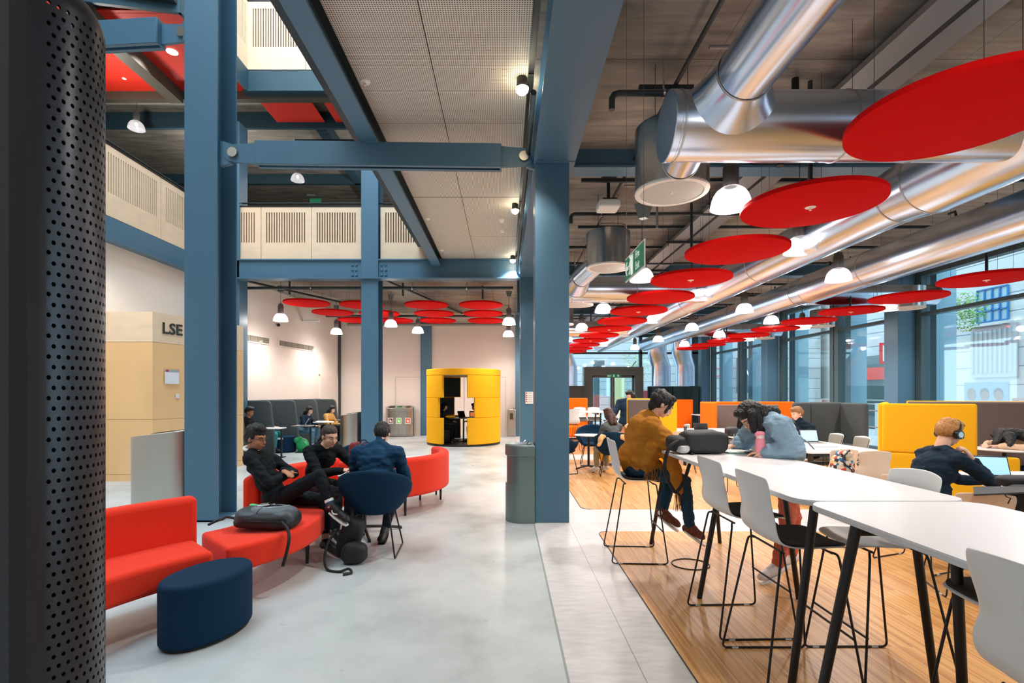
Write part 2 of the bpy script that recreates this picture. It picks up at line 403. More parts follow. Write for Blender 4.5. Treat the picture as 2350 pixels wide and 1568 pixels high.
# column beside the walkway (boxed), fronts at 6.17 / 12.35 / 18.5
struct('column_1', MB().b2((.365, 6.17, 0), (.785, 6.6, 4.45)).b2((.355, 6.16, 4.44), (.86, 6.62, 4.46)), steel_blue, bev=.006)
struct('column_2', MB().b2((.365, 12.35, 0), (.785, 12.8, 4.5)), steel_blue, bev=.006)
struct('column_3', MB().b2((.365, 18.45, 0), (.785, 18.9, 4.5)), steel_blue, bev=.006)
icol('column_4', -3.975, -3.565, 6.2, 6.66, 0, 11.0)
icol('column_5', -3.545, -3.125, 12.3, 12.78, 0, 8.3)
struct('column_6', MB().b2((-6.98, 12.35, 0), (-6.56, 12.75, 8.3)), steel_blue, bev=.006)
struct('column_7', MB().b2((-3.19, 18.8, 0), (-2.78, 18.95, 4.62)), steel_blue)
struct('column_8', MB().b2((-6.25, 18.72, 0), (-6.2, 18.92, 4.62)), steel_dark)
# longitudinal beam over the columns
bm_ = MB(); bm_.b2((.35, -1.5, 4.45), (.86, 26, 4.48)); bm_.b2((.59, -1.5, 4.48), (.62, 26, 4.84)); bm_.b2((.35, -1.5, 4.82), (.86, 26, 4.85))
struct('beam_1', bm_, steel_blue)
# transverse beams of the hall at each grid line
for i, y in enumerate((6.55, 12.6, 18.75, 24.8)):
    struct('beam_%d' % (i + 2), MB().b2((.86, y, 4.55), (9.7, y + .28, 4.58)).b2((.86, y + .13, 4.58), (9.7, y + .15, 4.85)), steel_blue)
# beam over the alcove mouth + its rivets
m = MB(); m.b2((-7.4, 12.35, 4.40), (.365, 12.38, 4.87)); m.b2((-7.4, 12.2, 4.39), (.365, 12.5, 4.42)); m.b2((-7.4, 12.3, 4.86), (.365, 12.5, 4.89))
bb = struct('beam_6', m, steel_blue)
for xx in (-3.72, -3.0):
    rv = MB()
    for k in range(6): c = V((xx + (k % 2) * .1 * (1 if xx < -3.5 else 1) - .05, 12.35, 4.5 + (k // 2) * .125)); rv.lathe([(.0, .03), (.02, .028), (.034, .012), (.036, 0)], c, 12, False, rot=Matrix.Rotation(PI / 2, 3, 'X'))
    mk('bolt_plate_rivets', rv, steel_blue, bb)
# walkway soffit: beams and perforated panels
ys = [-1.5, 1.7, 3.9, 6.13, 8.45, 10.57, 12.32]; gap = .008; n = 0
for i in range(6):
    for x0, x1 in ((-1.56, -.745), (-.735, .235)):
        n += 1; struct('ceiling_panel_%d' % n, MB().b2((x0, ys[i] + gap, 4.9), (x1, ys[i + 1] - gap, 4.925)), perf_beige)
struct('ceiling_6', MB().b2((-1.9, -1.5, 4.96), (.45, 12.4, 5.2)), steel_dark)
struct('beam_7', MB().b2((-1.79, -1.5, 4.7), (-1.58, 12.35, 4.73)).b2((-1.70, -1.5, 4.73), (-1.67, 12.35, 5.3)), steel_blue)
struct('beam_8', MB().b2((-2.16, -1.5, 5.2), (-1.8, 12.35, 5.5)).b2((-1.83, -1.5, 4.86), (-1.8, 12.35, 5.3)), steel_dark)
struct('wall_bridge_2', MB().b2((-1.9, -1.5, 5.5), (-1.8, 12.35, 6.4)), steel_dark)
# ---- tie struts with pinned ends
def strut(name, P, Q, hgt, label):
    P = V(P); Q = V(Q); d = (Q - P); L = d.length; u = d.normalized(); nrm = V((0, 0, 1)).cross(u).normalized()   # nrm points back
    t = thing(name, label, 'steel strut', (P.x, P.y, P.z)); R = Matrix((u, nrm, V((0, 0, 1)))).transposed()
    g = .42
    body = MB()
    for s in (-1, 1):
        c = P + u * L / 2 + nrm * s * .075
        body.box(c, (L - 2 * g, .012, hgt), R)
        for zz in (-1, 1): body.box(c - nrm * s * .022 + V((0, 0, zz * (hgt / 2 - .008))), (L - 2 * g, .055, .016), R)
    for e in (P + u * g, Q - u * g): body.box(e, (.02, .15, hgt), R)
    mk('channel', body, steel_blue, t, bev=.003)
    for k, (e, s) in enumerate(((P, 1), (Q, -1))):
        gp = MB(); c = e + u * s * .13
        pts = [(-.0, -.11), (.3, -.13), (.3, .13), (0, .11)] + [(-.02 - .1 * sin(a * PI / 8), .11 * cos(a * PI / 8)) for a in range(1, 8)]
        M = frame(c - nrm * .02, u * s, (0, 0, 1)); gp.prism(pts, -.02, .02, M)
        M2 = frame(e - nrm * .0, u * s, (0, 0, 1)); gp.prism([(-.04, -.16), (.1, -.12), (.1, .12), (-.04, .16)], -.03, .03, M2)
        mk('gusset_plate', gp, steel_blue, t)
        mk('pin', MB().cyl(c - nrm * .075, c + nrm * .03, .06, n=28), brushed, t)
    return t
strut('tie_strut', (-3.53, 6.3, 4.6), (.36, 6.3, 4.55), .29, 'blue steel tie strut between the two tall columns with round pin ends')
strut('tie_strut', (-3.98, 6.36, 6.18), (-6.8, 6.6, 6.2), .32, 'blue steel strut high up under the red soffit, running behind the perforated casing')
# ---- birch parapets with slots
def parapet(name, P, Q, z0, z1, face, panels, slots=14, label='birch parapet'):
    P = V(P); Q = V(Q); u = (Q - P).normalized(); L = (Q - P).length; nrm = V(face)
    t = thing(name, 'x', 'x', (P.x, P.y, z0)); del t['label']; del t['category']; t['kind'] = 'structure'
    w = L / panels; hh = z1 - z0; m2 = MB(); rot = Matrix((u, nrm, V((0, 0, 1)))).transposed()
    for i in range(panels):
        a = P + u * (i * w + .006); b = P + u * ((i + 1) * w - .006); ww = (b - a).length; m = MB()
        s0, s1 = .12, ww - .12; zt, zb = z1 - .17, z1 - .80 * hh * .85
        zb = z0 + .33 * hh; zt = z1 - .10 * hh
        def bx(x0, x1, za, zb_): m.box(a + u * (x0 + x1) / 2 + V((0, 0, (za + zb_) / 2 - z0)), (x1 - x0, .03, zb_ - za), rot)
        bx(0, ww, z0, zb); bx(0, ww, zt, z1); bx(0, s0, zb, zt); bx(s1, ww, zb, zt)
        ns = int(round((s1 - s0) / .062)); st = (s1 - s0) / ns
        for k in range(ns): bx(s0 + k * st + .028, s0 + (k + 1) * st, zb, zt)
        mk('parapet_panel', m, ply, t)
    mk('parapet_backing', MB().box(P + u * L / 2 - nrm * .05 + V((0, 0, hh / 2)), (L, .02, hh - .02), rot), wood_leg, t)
    mk('parapet_cap', MB().box(P + u * L / 2 - nrm * .02 + V((0, 0, hh + .02)), (L, .09, .03), rot), black, t)
    return t
parapet('parapet_1', (-7.3, 12.42, 4.89), (-3.55, 12.42, 4.89), 4.89, 6.2, (0, -1, 0), 3)
parapet('parapet_2', (-3.1, 12.42, 4.89), (-.1, 12.42, 4.89), 4.89, 6.2, (0, -1, 0), 2)
parapet('parapet_3', (-7.38, 12.3, 4.89), (-7.38, 1.2, 4.89), 4.89, 6.2, (1, 0, 0), 7)
struct('beam_9', MB().b2((-7.42, -1.5, 4.42), (-7.36, 12.3, 4.88)).b2((-7.6, -1.5, 4.41), (-7.25, 12.3, 4.44)), steel_blue)
parapet('parapet_4', (-6.2, 12.05, 9.37), (-2.0, 12.05, 9.37), 9.37, 11.0, (0, -1, 0), 3)
parapet('parapet_5', (-6.2, 12.05, 9.37), (-6.2, 9.6, 9.37), 9.37, 11.0, (1, 0, 0), 2)
struct('beam_10', MB().b2((-6.2, 12.05, 8.85), (-1.8, 12.11, 9.37)).b2((-6.24, 9.55, 8.85), (-6.18, 12.07, 9.37)).b2((-6.3, 12.0, 8.84), (-1.8, 12.3, 8.87)).prism([(-6.2, 9.55), (-6.2, 9.62), (-8.6, 9.2), (-8.6, 9.13)], 8.85, 9.37), mat('painted teal steel', (44, 74, 88), 0.5))
# red perforated soffit panels of the second floor
n = 0
for x0, x1, y0, y1 in ((-7.85, -6.3, 9.7, 12.2), (-10.8, -8.15, 9.3, 12.2), (-7.85, -6.3, 9.62, 9.69)):
    n += 1; struct('ceiling_red_%d' % n, MB().b2((x0, y0, 8.95), (x1, y1, 8.99)), perf_red)
for x0, x1 in ((-6.2, -4.9), (-4.6, -3.2), (-2.9, -1.9)):
    n += 1; struct('ceiling_red_%d' % n, MB().b2((x0, 12.35, 8.95), (x1, 13.6, 8.97)), perf_red)
struct('beam_11', MB().b2((-8.15, 9.3, 8.65), (-7.85, 12.2, 8.98)).b2((-11, 12.2, 8.75), (-1.8, 12.35, 9.3)).b2((-11, 9.2, 8.65), (-10.8, 12.2, 9.0)), mat('olive steel', (74, 70, 60), .6))
struct('beam_12', MB().b2((-13, 13.7, 8.85), (.3, 13.8, 9.28)).b2((-13, 17.6, 8.95), (.3, 17.7, 9.28)).b2((-5.3, 13.8, 8.95), (-5.0, 21.6, 9.28)), mat('painted teal steel', (44, 74, 88)))
struct('handrail_upper', MB().tube([(-7.3, 12.5, 6.33), (.3, 12.5, 6.33)], .02).tube([(-7.46, 12.3, 6.33), (-7.46, 1.2, 6.33)], .02), steel_dark)
# downlights in the red soffit
downl = mat('lit downlight lens', (255, 250, 240), .4, emit=(255, 246, 232), estr=6)
for (x, y, dd) in ((395, 119, 10.0), (285, 180, 11.2)):
    p = at(x, y, dd); p.z = 8.895
    p = V(((x - CX) / F * (7.345 * F / (CY - y)), 7.345 * F / (CY - y), 8.945))
    rr = .11 if x == 395 else .045
    t = solo('downlight', MB().lathe([(rr, 0), (rr, -.008), (rr * .9, -.012)], p, 24), downl if x == 395 else plate_w, 'round %s set in the red perforated soffit' % ('lit downlight' if x == 395 else 'small white fitting, unlit,'), 'downlight', p)
# wood cabin (lift lobby) with lettering
def cabin():
    fx = (-6.38, 9.06); sx = (-5.78, 11.05)
    pts = [fx, sx, (sx[0] - .35, sx[1] + .3), (-7.4, 11.35), (-7.4, 9.06)]
    t = thing('wall_cabin', 'x', 'x', (-6.9, 10, 0)); del t['label']; del t['category']; t['kind'] = 'structure'
    birch = mat('orange birch panel', (236, 190, 136), .5, noise=.05, nscale=1.8, stretch=(1, 1, .6))
    bands = [(0.0, .12, birch), (.125, 1.115, birch), (1.12, 2.52, birch), (2.525, 3.07, ply)]
    for z0, z1, mm in bands: mk('ply_panel', MB().prism(pts, z0, z1), mm, t)
    u = V((sx[0] - fx[0], sx[1] - fx[1], 0)).normalized(); nr = V((u.y, -u.x, 0))
    o = V((fx[0], fx[1], 0))
    dm = mat('birch door leaf', (232, 188, 140), .5, noise=.04, nscale=2)
    mk('door_leaf', MB().box(o + u * 1.28 + nr * .012 + V((0, 0, 1.22)), (1.0, .02, 2.42), Matrix((u, nr, V((0, 0, 1)))).transposed()), dm, t)
    mk('door_gap', MB().box(o + u * 1.28 + nr * .006 + V((0, 0, 1.235)), (1.02, .014, 2.46), Matrix((u, nr, V((0, 0, 1)))).transposed()), black, t)
    lm = mat('dark green lettering', (40, 52, 44), .5)
    M = frame(o + u * .17 + nr * .012 + V((0, 0, 2.70)), u, (0, 0, 1))
    mk('lettering', text_mesh('LSE Le', .29, M, bold=True), lm, t)
    s = thing('wall_sign', 'small white notice holder with grey top strip on the birch cabin wall', 'sign', o + u * .36 + nr * .02 + V((0, 0, 1.85)))
    R = Matrix((u, nr, V((0, 0, 1)))).transposed()
    mk('notice', MB().box(o + u * .36 + nr * .025 + V((0, 0, 1.88)), (.28, .012, .22), R), mat('sign white', (226, 228, 234), .3), s)
    mk('header', MB().box(o + u * .36 + nr * .026 + V((0, 0, 2.01)), (.28, .014, .045), R), mat('sign grey', (150, 166, 168), .4), s)
    mk('logo', MB().box(o + u * .255 + nr * .034 + V((0, 0, 2.01)), (.05, .004, .03), R), mat('sign red', (200, 30, 34), .4), s)
    c = o + u * .48 + nr * .015 + V((0, 0, 1.54)); solo('light_switch', MB().box(c, (.075, .012, .085), R), mat('switch', (222, 216, 214), .4), 'small white switch plate below the notice holder on the birch cabin', 'switch', c, bev=.003)
cabin()
# wall vents high on the left wall
for k, (y0, y1) in enumerate(((12.75, 14.55), (14.95, 17.0))):
    a = on_left(y0, .012); b = on_left(y1, .012); t = thing('wall_vent', 'dark slotted air grille high on the white wall, %s' % ('towards the white door' if k else 'towards the birch cabin'), 'vent', (a + b) / 2 + V((0, 0, 3.1)))
    R = Matrix((ld, V((ld.y, -ld.x, 0)), V((0, 0, 1)))).transposed(); Lh = (b - a).length; c = (a + b) / 2 + V((0, 0, 3.1))
    mk('vent_frame', MB().box(c, (Lh, .02, .22), R), wall_m, t)
    g = MB()
    for q in range(6): g.box(c + V((.014, 0, 0)) + ld * (q - 2.5) * (Lh - .1) / 6, ((Lh - .1) / 6 - .02, .014, .15), R)
    mk('grille', g, mat('vent grey', (120, 112, 98), .6), t)
# ---------------------------------------------------------------- window wall
XG = 10.3
for i, y in enumerate((0.0, 6.17, 12.35, 18.5, 24.7)):
    m = MB(); m.b2((9.67, y, 0), (10.1, y + .03, 4.55)); m.b2((9.67, y + .42, 0), (10.1, y + .45, 4.55)); m.b2((9.87, y + .03, 0), (9.9, y + .42, 4.55))
    struct('column_%d' % (9 + i), MB().b2((9.67, y, 0), (10.1, y + .45, 4.55)), steel_blue, bev=.006)
glass = bpy.data.materials.new('window glass'); glass.use_nodes = True; nt = glass.node_tree; nt.nodes.clear()
o_ = nt.nodes.new('ShaderNodeOutputMaterial'); tr = nt.nodes.new('ShaderNodeBsdfTransparent'); tr.inputs[0].default_value = (.88, .97, .99, 1); gl = nt.nodes.new('ShaderNodeBsdfGlossy'); gl.inputs['Roughness'].default_value = .02
mx = nt.nodes.new('ShaderNodeMixShader'); mx.inputs[0].default_value = .09; nt.links.new(tr.outputs[0], mx.inputs[1]); nt.links.new(gl.outputs[0], mx.inputs[2]); nt.links.new(mx.outputs[0], o_.inputs[0])
wn = 0
for (y0, y1) in ((-2.6, .1), (.6, 3.3), (3.4, 6.1), (6.7, 9.25), (9.35, 12.3), (12.9, 15.35), (15.55, 18.45), (19.05, 21.55), (21.75, 24.65)):
    wn += 1; t = thing('window_%d' % wn, 'x', 'x', (XG, y0, 0)); del t['label']; del t['category']; t['kind'] = 'structure'
    m = MB()
    m.b2((10.12, y0 - .08, 0), (10.34, y0 + .1, 4.6)); m.b2((10.12, y1 - .1, 0), (10.34, y1 + .08, 4.6))
    m.b2((10.14, y0, 0), (10.34, y1, .12)); m.b2((10.14, y0, 3.48), (10.34, y1, 3.56)); m.b2((10.14, y0, 4.45), (10.34, y1, 4.6))
    mk('window_frame', m, teal_frame, t)
    mk('window_pane', MB().b2((10.24, y0 + .1, .12), (10.25, y1 - .1, 3.48)), glass, t)
    mk('window_pane', MB().b2((10.24, y0 + .1, 3.56), (10.25, y1 - .1, 4.45)), glass, t)
struct('wall_right_head', MB().b2((10.1, -1.5, 4.6), (10.6, 26.3, 4.86)), steel_dark)
# outer stone piers just beyond the glass
pier_m = mat('pale blue stone pier', (136, 172, 190), .7, noise=.03, nscale=4)
for i, y in enumerate((-.1, 3.2, 6.2, 9.45, 12.5, 15.6, 18.6, 21.8, 24.8)):
    struct('wall_pier_%d' % i, MB().b2((10.75, y, 0), (11.25, y + .38, 5.2)), pier_m)
# end wall of the hall at 26
YE = 26.0
ew = MB(); ew.b2((.6, YE, 3.62), (10.3, YE + .2, 3.72)); ew.b2((.6, YE, 4.5), (10.3, YE + .2, 4.86)); ew.b2((6.95, YE, 0), (7.1, YE + .2, 4.6)); ew.b2((.6, YE, 0), (.9, YE + .2, 4.86))
ew.b2((4.1, YE, 3.7), (4.2, YE + .15, 4.6)); ew.b2((9.6, YE, 0), (10.3, YE + .2, 4.86))
struct('wall_end', ew, teal_frame)
struct('window_20', MB().b2((.9, YE + .1, 0), (9.6, YE + .11, 4.5)), glass)
# door portal
portal_m = mat('grey door surround', (88, 92, 90), .5)
t = thing('door_2', 'x', 'x', (5.5, YE, 0)); del t['label']; del t['category']; t['kind'] = 'structure'
m = MB(); m.b2((4.0, YE - .5, 0), (4.42, YE + .05, 2.93)); m.b2((6.6, YE - .5, 0), (7.02, YE + .05, 2.93)); m.b2((4.42, YE - .5, 2.5), (6.6, YE + .05, 2.93))
mk('door_surround', m, portal_m, t)
m = MB(); 
for x in (4.42, 5.42, 5.53, 6.53): m.b2((x, YE - .2, 0), (x + .09, YE - .12, 2.48))
m.b2((4.42, YE - .2, 2.38), (6.6, YE - .12, 2.5)); mk('door_frame', m, portal_m, t)
for x in (4.5, 5.6): mk('door_leaf', MB().b2((x, YE - .17, .05), (x + .93, YE - .155, 2.38)), glass, t)
for x in (5.36, 5.6): mk('door_handle', MB().b2((x, YE - .24, .9), (x + .03, YE - .2, 1.4)), brushed, t)
# black glossy cabinets and steel cowls at the end
n = 0
for (x0, x1, z1) in ((7.25, 8.3, 1.93), (8.32, 9.6, 1.93)):
    t = thing('tall_cabinet', 'glossy dark cabinet %s' % ('under the steel duct next to the doors' if n == 0 else 'beside the last blue window column'), 'cabinet', ((x0 + x1) / 2, 25.2, 0)); n += 1
    mk('carcass', MB().b2((x0, 24.9, .02), (x1, 25.6, z1)), black_gloss, t)
    for q in range(2): w = (x1 - x0) / 2; mk('door', MB().b2((x0 + q * w + .01, 24.87, .05), (x0 + (q + 1) * w - .01, 24.9, z1 - .03)), mat('green black panel', (22, 34, 34), .25), t)
t = thing('low_cabinet', 'grey black cabinet beside the glazed entrance doors', 'cabinet', (2.4, 25, 0)); mk('carcass', MB().b2((1.0, 24.8, 0), (3.9, 25.4, 1.95)), mat('dark olive panel', (40, 42, 38), .35), t)
mk('door', MB().b2((1.4, 24.77, .05), (3.75, 24.8, 1.9)), mat('dark olive door', (48, 50, 46), .35), t)
def cowl(x0, x1, label):
    m = MB(); rows = []
    prof = [(25.1, 1.95, 0), (25.1, 2.3, 0), (25.1, 2.9, 0), (25.05, 3.15, -.1), (24.9, 3.45, -.25), (24.75, 3.8, -.32), (24.75, 4.3, -.32)]
    P = []
    for y, z, dx in prof:
        row = []
        for k in range(24):
            a = 2 * PI * k / 24; ex = (x1 - x0) / 2 * (abs(cos(a)) ** .5) * (1 if cos(a) >= 0 else -1); ey = .3 * (abs(sin(a)) ** .6) * (1 if sin(a) >= 0 else -1)
            row.append(V(((x0 + x1) / 2 + ex + dx, y + ey, z)))
        P.append(row)
    m.grid(P, True); return solo('steel_cowl', m, galv, label, 'duct', ((x0 + x1) / 2, 25, 1.95), 'steel ducts at the end of the hall')
cowl(7.35, 8.25, 'tall curved steel duct rising from the dark cabinet next to the doors'); cowl(8.55, 9.5, 'tall curved steel duct rising beside the last blue window column'); cowl(1.4, 3.6, 'wide steel duct rising from the olive cabinet beside the entrance')
# green exit sign above the doors
green_m = mat('exit green', (22, 120, 82), .4, emit=(22, 120, 82), estr=.25); signw = mat('sign letters white', (240, 245, 240), .4, emit=(240, 245, 240), estr=.3)
def running_man(mb, M, s):
    mb.sph(M @ V((.05 * s, .42 * s, .003)), .045 * s, 10, 6)
    def seg(a, b, w):
        a = V(a) * s; b = V(b) * s; d = (b - a); n_ = V((-d.y, d.x, 0)).normalized() * w * s / 2
        mb.add([M @ (p + V((0, 0, .002))) for p in (a + n_, a - n_, b - n_, b + n_)] + [M @ (p + V((0, 0, .006))) for p in (a + n_, a - n_, b - n_, b + n_)], [(0, 1, 2, 3), (7, 6, 5, 4), (0, 4, 5, 1), (1, 5, 6, 2), (2, 6, 7, 3), (3, 7, 4, 0)])
    seg((.04, .36, 0), (-.02, .18, 0), .09); seg((.04, .34, 0), (.13, .26, 0), .04); seg((.03, .34, 0), (-.09, .3, 0), .04); seg((-.09, .3, 0), (-.11, .22, 0), .04)
    seg((-.02, .19, 0), (.08, .12, 0), .05); seg((.08, .12, 0), (.06, .0, 0), .045); seg((-.02, .18, 0), (-.08, .08, 0), .05); seg((-.08, .08, 0), (-.17, .06, 0), .045)
def arrow(mb, M, s, flip=1):
    mb.prism([(-.14 * s * flip, 0), (-.02 * s * flip, .13 * s), (-.02 * s * flip, .07 * s), (.14 * s * flip, .035 * s), (.14 * s * flip, -.035 * s), (-.02 * s * flip, -.07 * s), (-.02 * s * flip, -.13 * s)][::1], .002, .006, M)
t = thing('exit_sign', 'small green exit sign over the glazed entrance doors', 'sign', (5.55, YE - .55, 2.45))
mk('sign_panel', MB().b2((5.15, YE - .56, 2.38), (5.85, YE - .53, 2.56)), green_m, t)
m = MB(); running_man(m, frame((5.5, YE - .56, 2.4), (1, 0, 0), (0, 0, 1)), .3); arrow(m, frame((5.72, YE - .56, 2.47), (0, 0, -1), (1, 0, 0)), .4)
mk('pictogram', m, signw, t)
t2 = text_mesh('EXIT', .1, frame((5.17, YE - .563, 2.43), (1, 0, 0), (0, 0, 1)), depth=.002); mk('lettering', t2, signw, t)
# glazed balustrade by the window
t = thing('balustrade', 'grey metal balustrade standing in front of the glazing behind the yellow booth', 'railing', (9.6, 13.5, 0))
m = MB()
for p in ((9.55, 14.3), (9.9, 14.3), (9.9, 12.9), (9.9, 11.4)): mk('post', MB().b2((p[0] - .02, p[1] - .02, 0), (p[0] + .02, p[1] + .02, 1.12)), mat('rail grey', (120, 130, 134), .4, .5), t)
for z in (1.12, .68): m.tube([(9.5, 14.3, z), (9.9, 14.3, z), (9.9, 11.4, z)], .018)
mk('rail', m, MATS['rail grey'], t)
# ---------------------------------------------------------------- outside
stone = mat('white limestone facade', (166, 168, 170), .8)
nt, N, L, b = nodes(stone); g, s = pos_xyz(nt)
j = mth(nt, 'LESS_THAN', mth(nt, 'FRACT', mth(nt, 'DIVIDE', s.outputs[2], .62)), .06)
L.new(mixc(nt, j, rgb(192, 193, 194), rgb(122, 130, 138)), b.inputs['Base Color'])
struct('ground_outside', MB().b2((10.6, -20, -.35), (60, 60, -.05)).b2((-20, 26.3, -.35), (10.6, 60, -.05)), mat('pale paving', (200, 200, 200), .8))
XF = 17.0
struct('exterior_facade', MB().b2((XF, 2, -.05), (XF + 4, 24.2, 16)), stone)
struct('exterior_facade_2', MB().b2((XF + 3, 25.5, -.05), (XF + 8, 60, 18)), mat('warm white render', (216, 212, 206), .8))
struct('exterior_facade_4', MB().b2((12.6, 31, -.05), (19.5, 35, 9)), stone)
struct('exterior_facade_3', MB().b2((-6, 40, -.05), (16, 46, 14)), stone)
blue_w = mat('bright blue window frame', (20, 110, 170), .5); dgl = mat('dark window glass', (150, 176, 190), .15)
def outw(y0, y1, z0, z1, lab):
    t = thing('sash_window', lab, 'window', (XF, (y0 + y1) / 2, z0)); mk('glass', MB().b2((XF - .03, y0, z0), (XF - .02, y1, z1)), dgl, t)
    m = MB(); 
    for k in range(5): y = y0 + (y1 - y0) * k / 4; m.b2((XF - .08, y - .022, z0), (XF - .03, y + .022, z1))
    for k in range(4): z = z0 + (z1 - z0) * k / 3; m.b2((XF - .08, y0, z - .022), (XF - .03, y1, z + .022))
    mk('window_bars', m, blue_w, t); mk('sill', MB().b2((XF - .2, y0 - .1, z0 - .15), (XF, y1 + .1, z0 - .05)), stone, t)
outw(16.9, 18.0, 4.1, 5.25, 'blue framed window in the white building across the street, over the carved panel')
outw(12.9, 14.0, 4.1, 5.25, 'blue framed window of the white building, next along the street')
outw(16.9, 18.0, 8, 9.6, 'blue framed window in the upper storey of the white building')
# carved wall panel
t = thing('wall_panel', 'tall fluted stone panel on the white building above the poster', 'wall panel', (XF, 17.4, 2)); mk('panel_frame', MB().b2((XF - .1, 16.6, 2.15), (XF - .01, 18.2, 3.95)), mat('stone trim', (158, 162, 166), .8), t)
m = MB()
for k in range(9): m.b2((XF - .14, 16.72 + k * .17, 2.3), (XF - .1, 16.78 + k * .17, 3.8))
mk('flute', m, MATS['stone trim'], t)
t = thing('street_poster', 'pale blue poster with three smiling heads on the wall across the street', 'poster', (XF, 17.6, 1.2)); mk('poster_sheet', MB().b2((XF - .06, 16.9, .95), (XF - .03, 18.5, 1.98)), mat('poster blue', (96, 134, 162), .5), t)
sk = mat('poster skin', (112, 74, 60), .6); hr = mat('poster hair', (14, 12, 12), .6)
for k, y in enumerate((18.2, 17.7, 17.2)):
    mk('printed_head', MB().lathe([(0.16, 0), (.16, .01)], (XF - .075, y, 1.5), 20, rot=Matrix.Rotation(PI / 2, 3, 'Y')), sk, t)
    mk('printed_hair', MB().lathe([(0.17, 0), (.17, .006)], (XF - .068, y + .02, 1.6), 20, rot=Matrix.Rotation(PI / 2, 3, 'Y')), hr if k else mat('poster hair fair', (84, 62, 42), .6), t)
t = thing('street_railing', 'thin white railing along the pavement outside the windows', 'railing', (12.5, 12, 0)); m = MB()
for z in (1.35, 1.22): m.tube([(12.6, 4, z), (12.6, 20, z)], .015, 6)
mk('rail', m, plate_w, t)
for k in range(9): mk('post', MB().b2((12.58, 4 + k * 2, 0), (12.62, 4.04 + k * 2, 1.35)), plate_w, t)
# shopfront with red blind, street sign letters
t = thing('shopfront', 'grey shopfront with glowing red blind across the street', 'shop', (XF, 22.6, 0)); mk('shop_frame', MB().b2((XF - .2, 21.6, 0), (XF - .02, 23.6, 3.3)), mat('shop grey', (96, 110, 112), .5), t)
mk('shop_window', MB().b2((XF - .24, 21.9, .6), (XF - .2, 23.3, 2.9)), mat('shop glass', (70, 90, 92), .2), t); mk('red_blind', MB().b2((XF - .28, 21.9, 2.2), (XF - .24, 23.3, 2.75)), mat('blind red', (220, 60, 40), .5), t)
t = thing('hanging_sign', 'red outlined square sign hanging over the pavement', 'sign', (14.4, 19, 2.8)); mk('sign_frame', MB().b2((14.2, 19, 2.7), (14.8, 19.04, 3.5)), mat('sign red outdoors', (220, 50, 40), .5), t); mk('sign_face', MB().b2((14.3, 18.97, 2.8), (14.7, 19, 3.4)), plate_w, t)
t = thing('advert_board', 'white pavement board standing outside by the shopfront', 'board', (14.6, 19, 0)); mk('board', MB().prism([(14.3, 18.9), (14.9, 18.9), (14.9, 19.4), (14.3, 19.4)], 0, 1.2), plate_w, t)
m = text_mesh('AR', .95, frame((14.0, 30, 2.6), (1, 0, 0), (0, 0, 1))); solo('street_lettering', m, signw, 'big white letters AR on a dark board down the street', 'lettering', (14.9, 30, 2.1))
solo('letter_board', MB().b2((13.9, 30.05, 1.6), (15.5, 30.2, 3.7)), mat('board teal', (70, 100, 112), .6), 'teal board behind the white letters down the street', 'board', (15.6, 30.1, 1.6))
m = text_mesh('CY', .8, frame((12.75, 30.95, 2.6), (1, 0, 0), (0, 0, 1))); solo('street_lettering', m, mat('pink letters', (236, 120, 120), .6), 'pink letters CY on the building down the street', 'lettering', (13.7, 32, 2.6))
# things seen through the end glazing
for k, (x0, x1, z0, z1, c, nm, lab) in enumerate(((9.0, 9.9, 0, 1.75, (150, 50, 60), 'brick_kiosk', 'dark red kiosk seen through the end glazing'), (7.3, 7.95, 0, 2.6, (232, 214, 150), 'yellow_hoarding', 'yellow hoarding board seen through the entrance doors'), (5.95, 6.3, 0, 2.6, (44, 78, 92), 'street_post', 'dark teal post seen through the entrance doors'), (6.0, 6.7, 3.3, 3.8, (80, 100, 108), 'shop_sign_board', 'dark sign board seen over the entrance doors'), (9.0, 9.45, 1.75, 2.3, (110, 190, 200), 'turquoise_board', 'turquoise board over the red kiosk outside'))):
    solo(nm, MB().b2((x0, 33 + k * .3, z0), (x1, 33.4 + k * .3, z1)), mat(nm, c, .7), lab, 'outdoor object', ((x0 + x1) / 2, 33, z0))
leafm = mat('leaf green', (110, 160, 70), .6)
def tree(name, c, r, label, n=900):
    t = thing(name, label, 'tree', (c[0], c[1], 0)); m = MB(); rnd = random.Random(3)
    for k in range(n):
        a = rnd.random() * 2 * PI; b_ = math.acos(2 * rnd.random() - 1); q = r * rnd.random() ** .4; p = V((c[0] + q * sin(b_) * cos(a), c[1] + q * sin(b_) * sin(a), c[2] + 1.3 * q * cos(b_)))
        u = V((rnd.uniform(-1, 1), rnd.uniform(-1, 1), rnd.uniform(-1, 1))).normalized() * .045; w = u.orthogonal().normalized() * .03
        m.quad(p - u, p - w, p + u, p + w)
    mk('foliage', m, leafm, t, smooth=None); mk('trunk', MB().tube(catmull([(c[0] - .7, c[1] + .9, 0), (c[0] - .7, c[1] + .8, 2.5), (c[0] - .3, c[1] + .3, c[2] - .2), (c[0], c[1], c[2] + .3)]), .035, 8), mat('bark', (90, 80, 70), .9), t)
tree('street_tree', (15.35, 16.7, 4.3), .55, 'leafy green tree on the pavement in front of the white building'); tree('street_tree', (9.0, 34.5, 3.5), 1.2, 'green tree seen beyond the end glazing', 700)
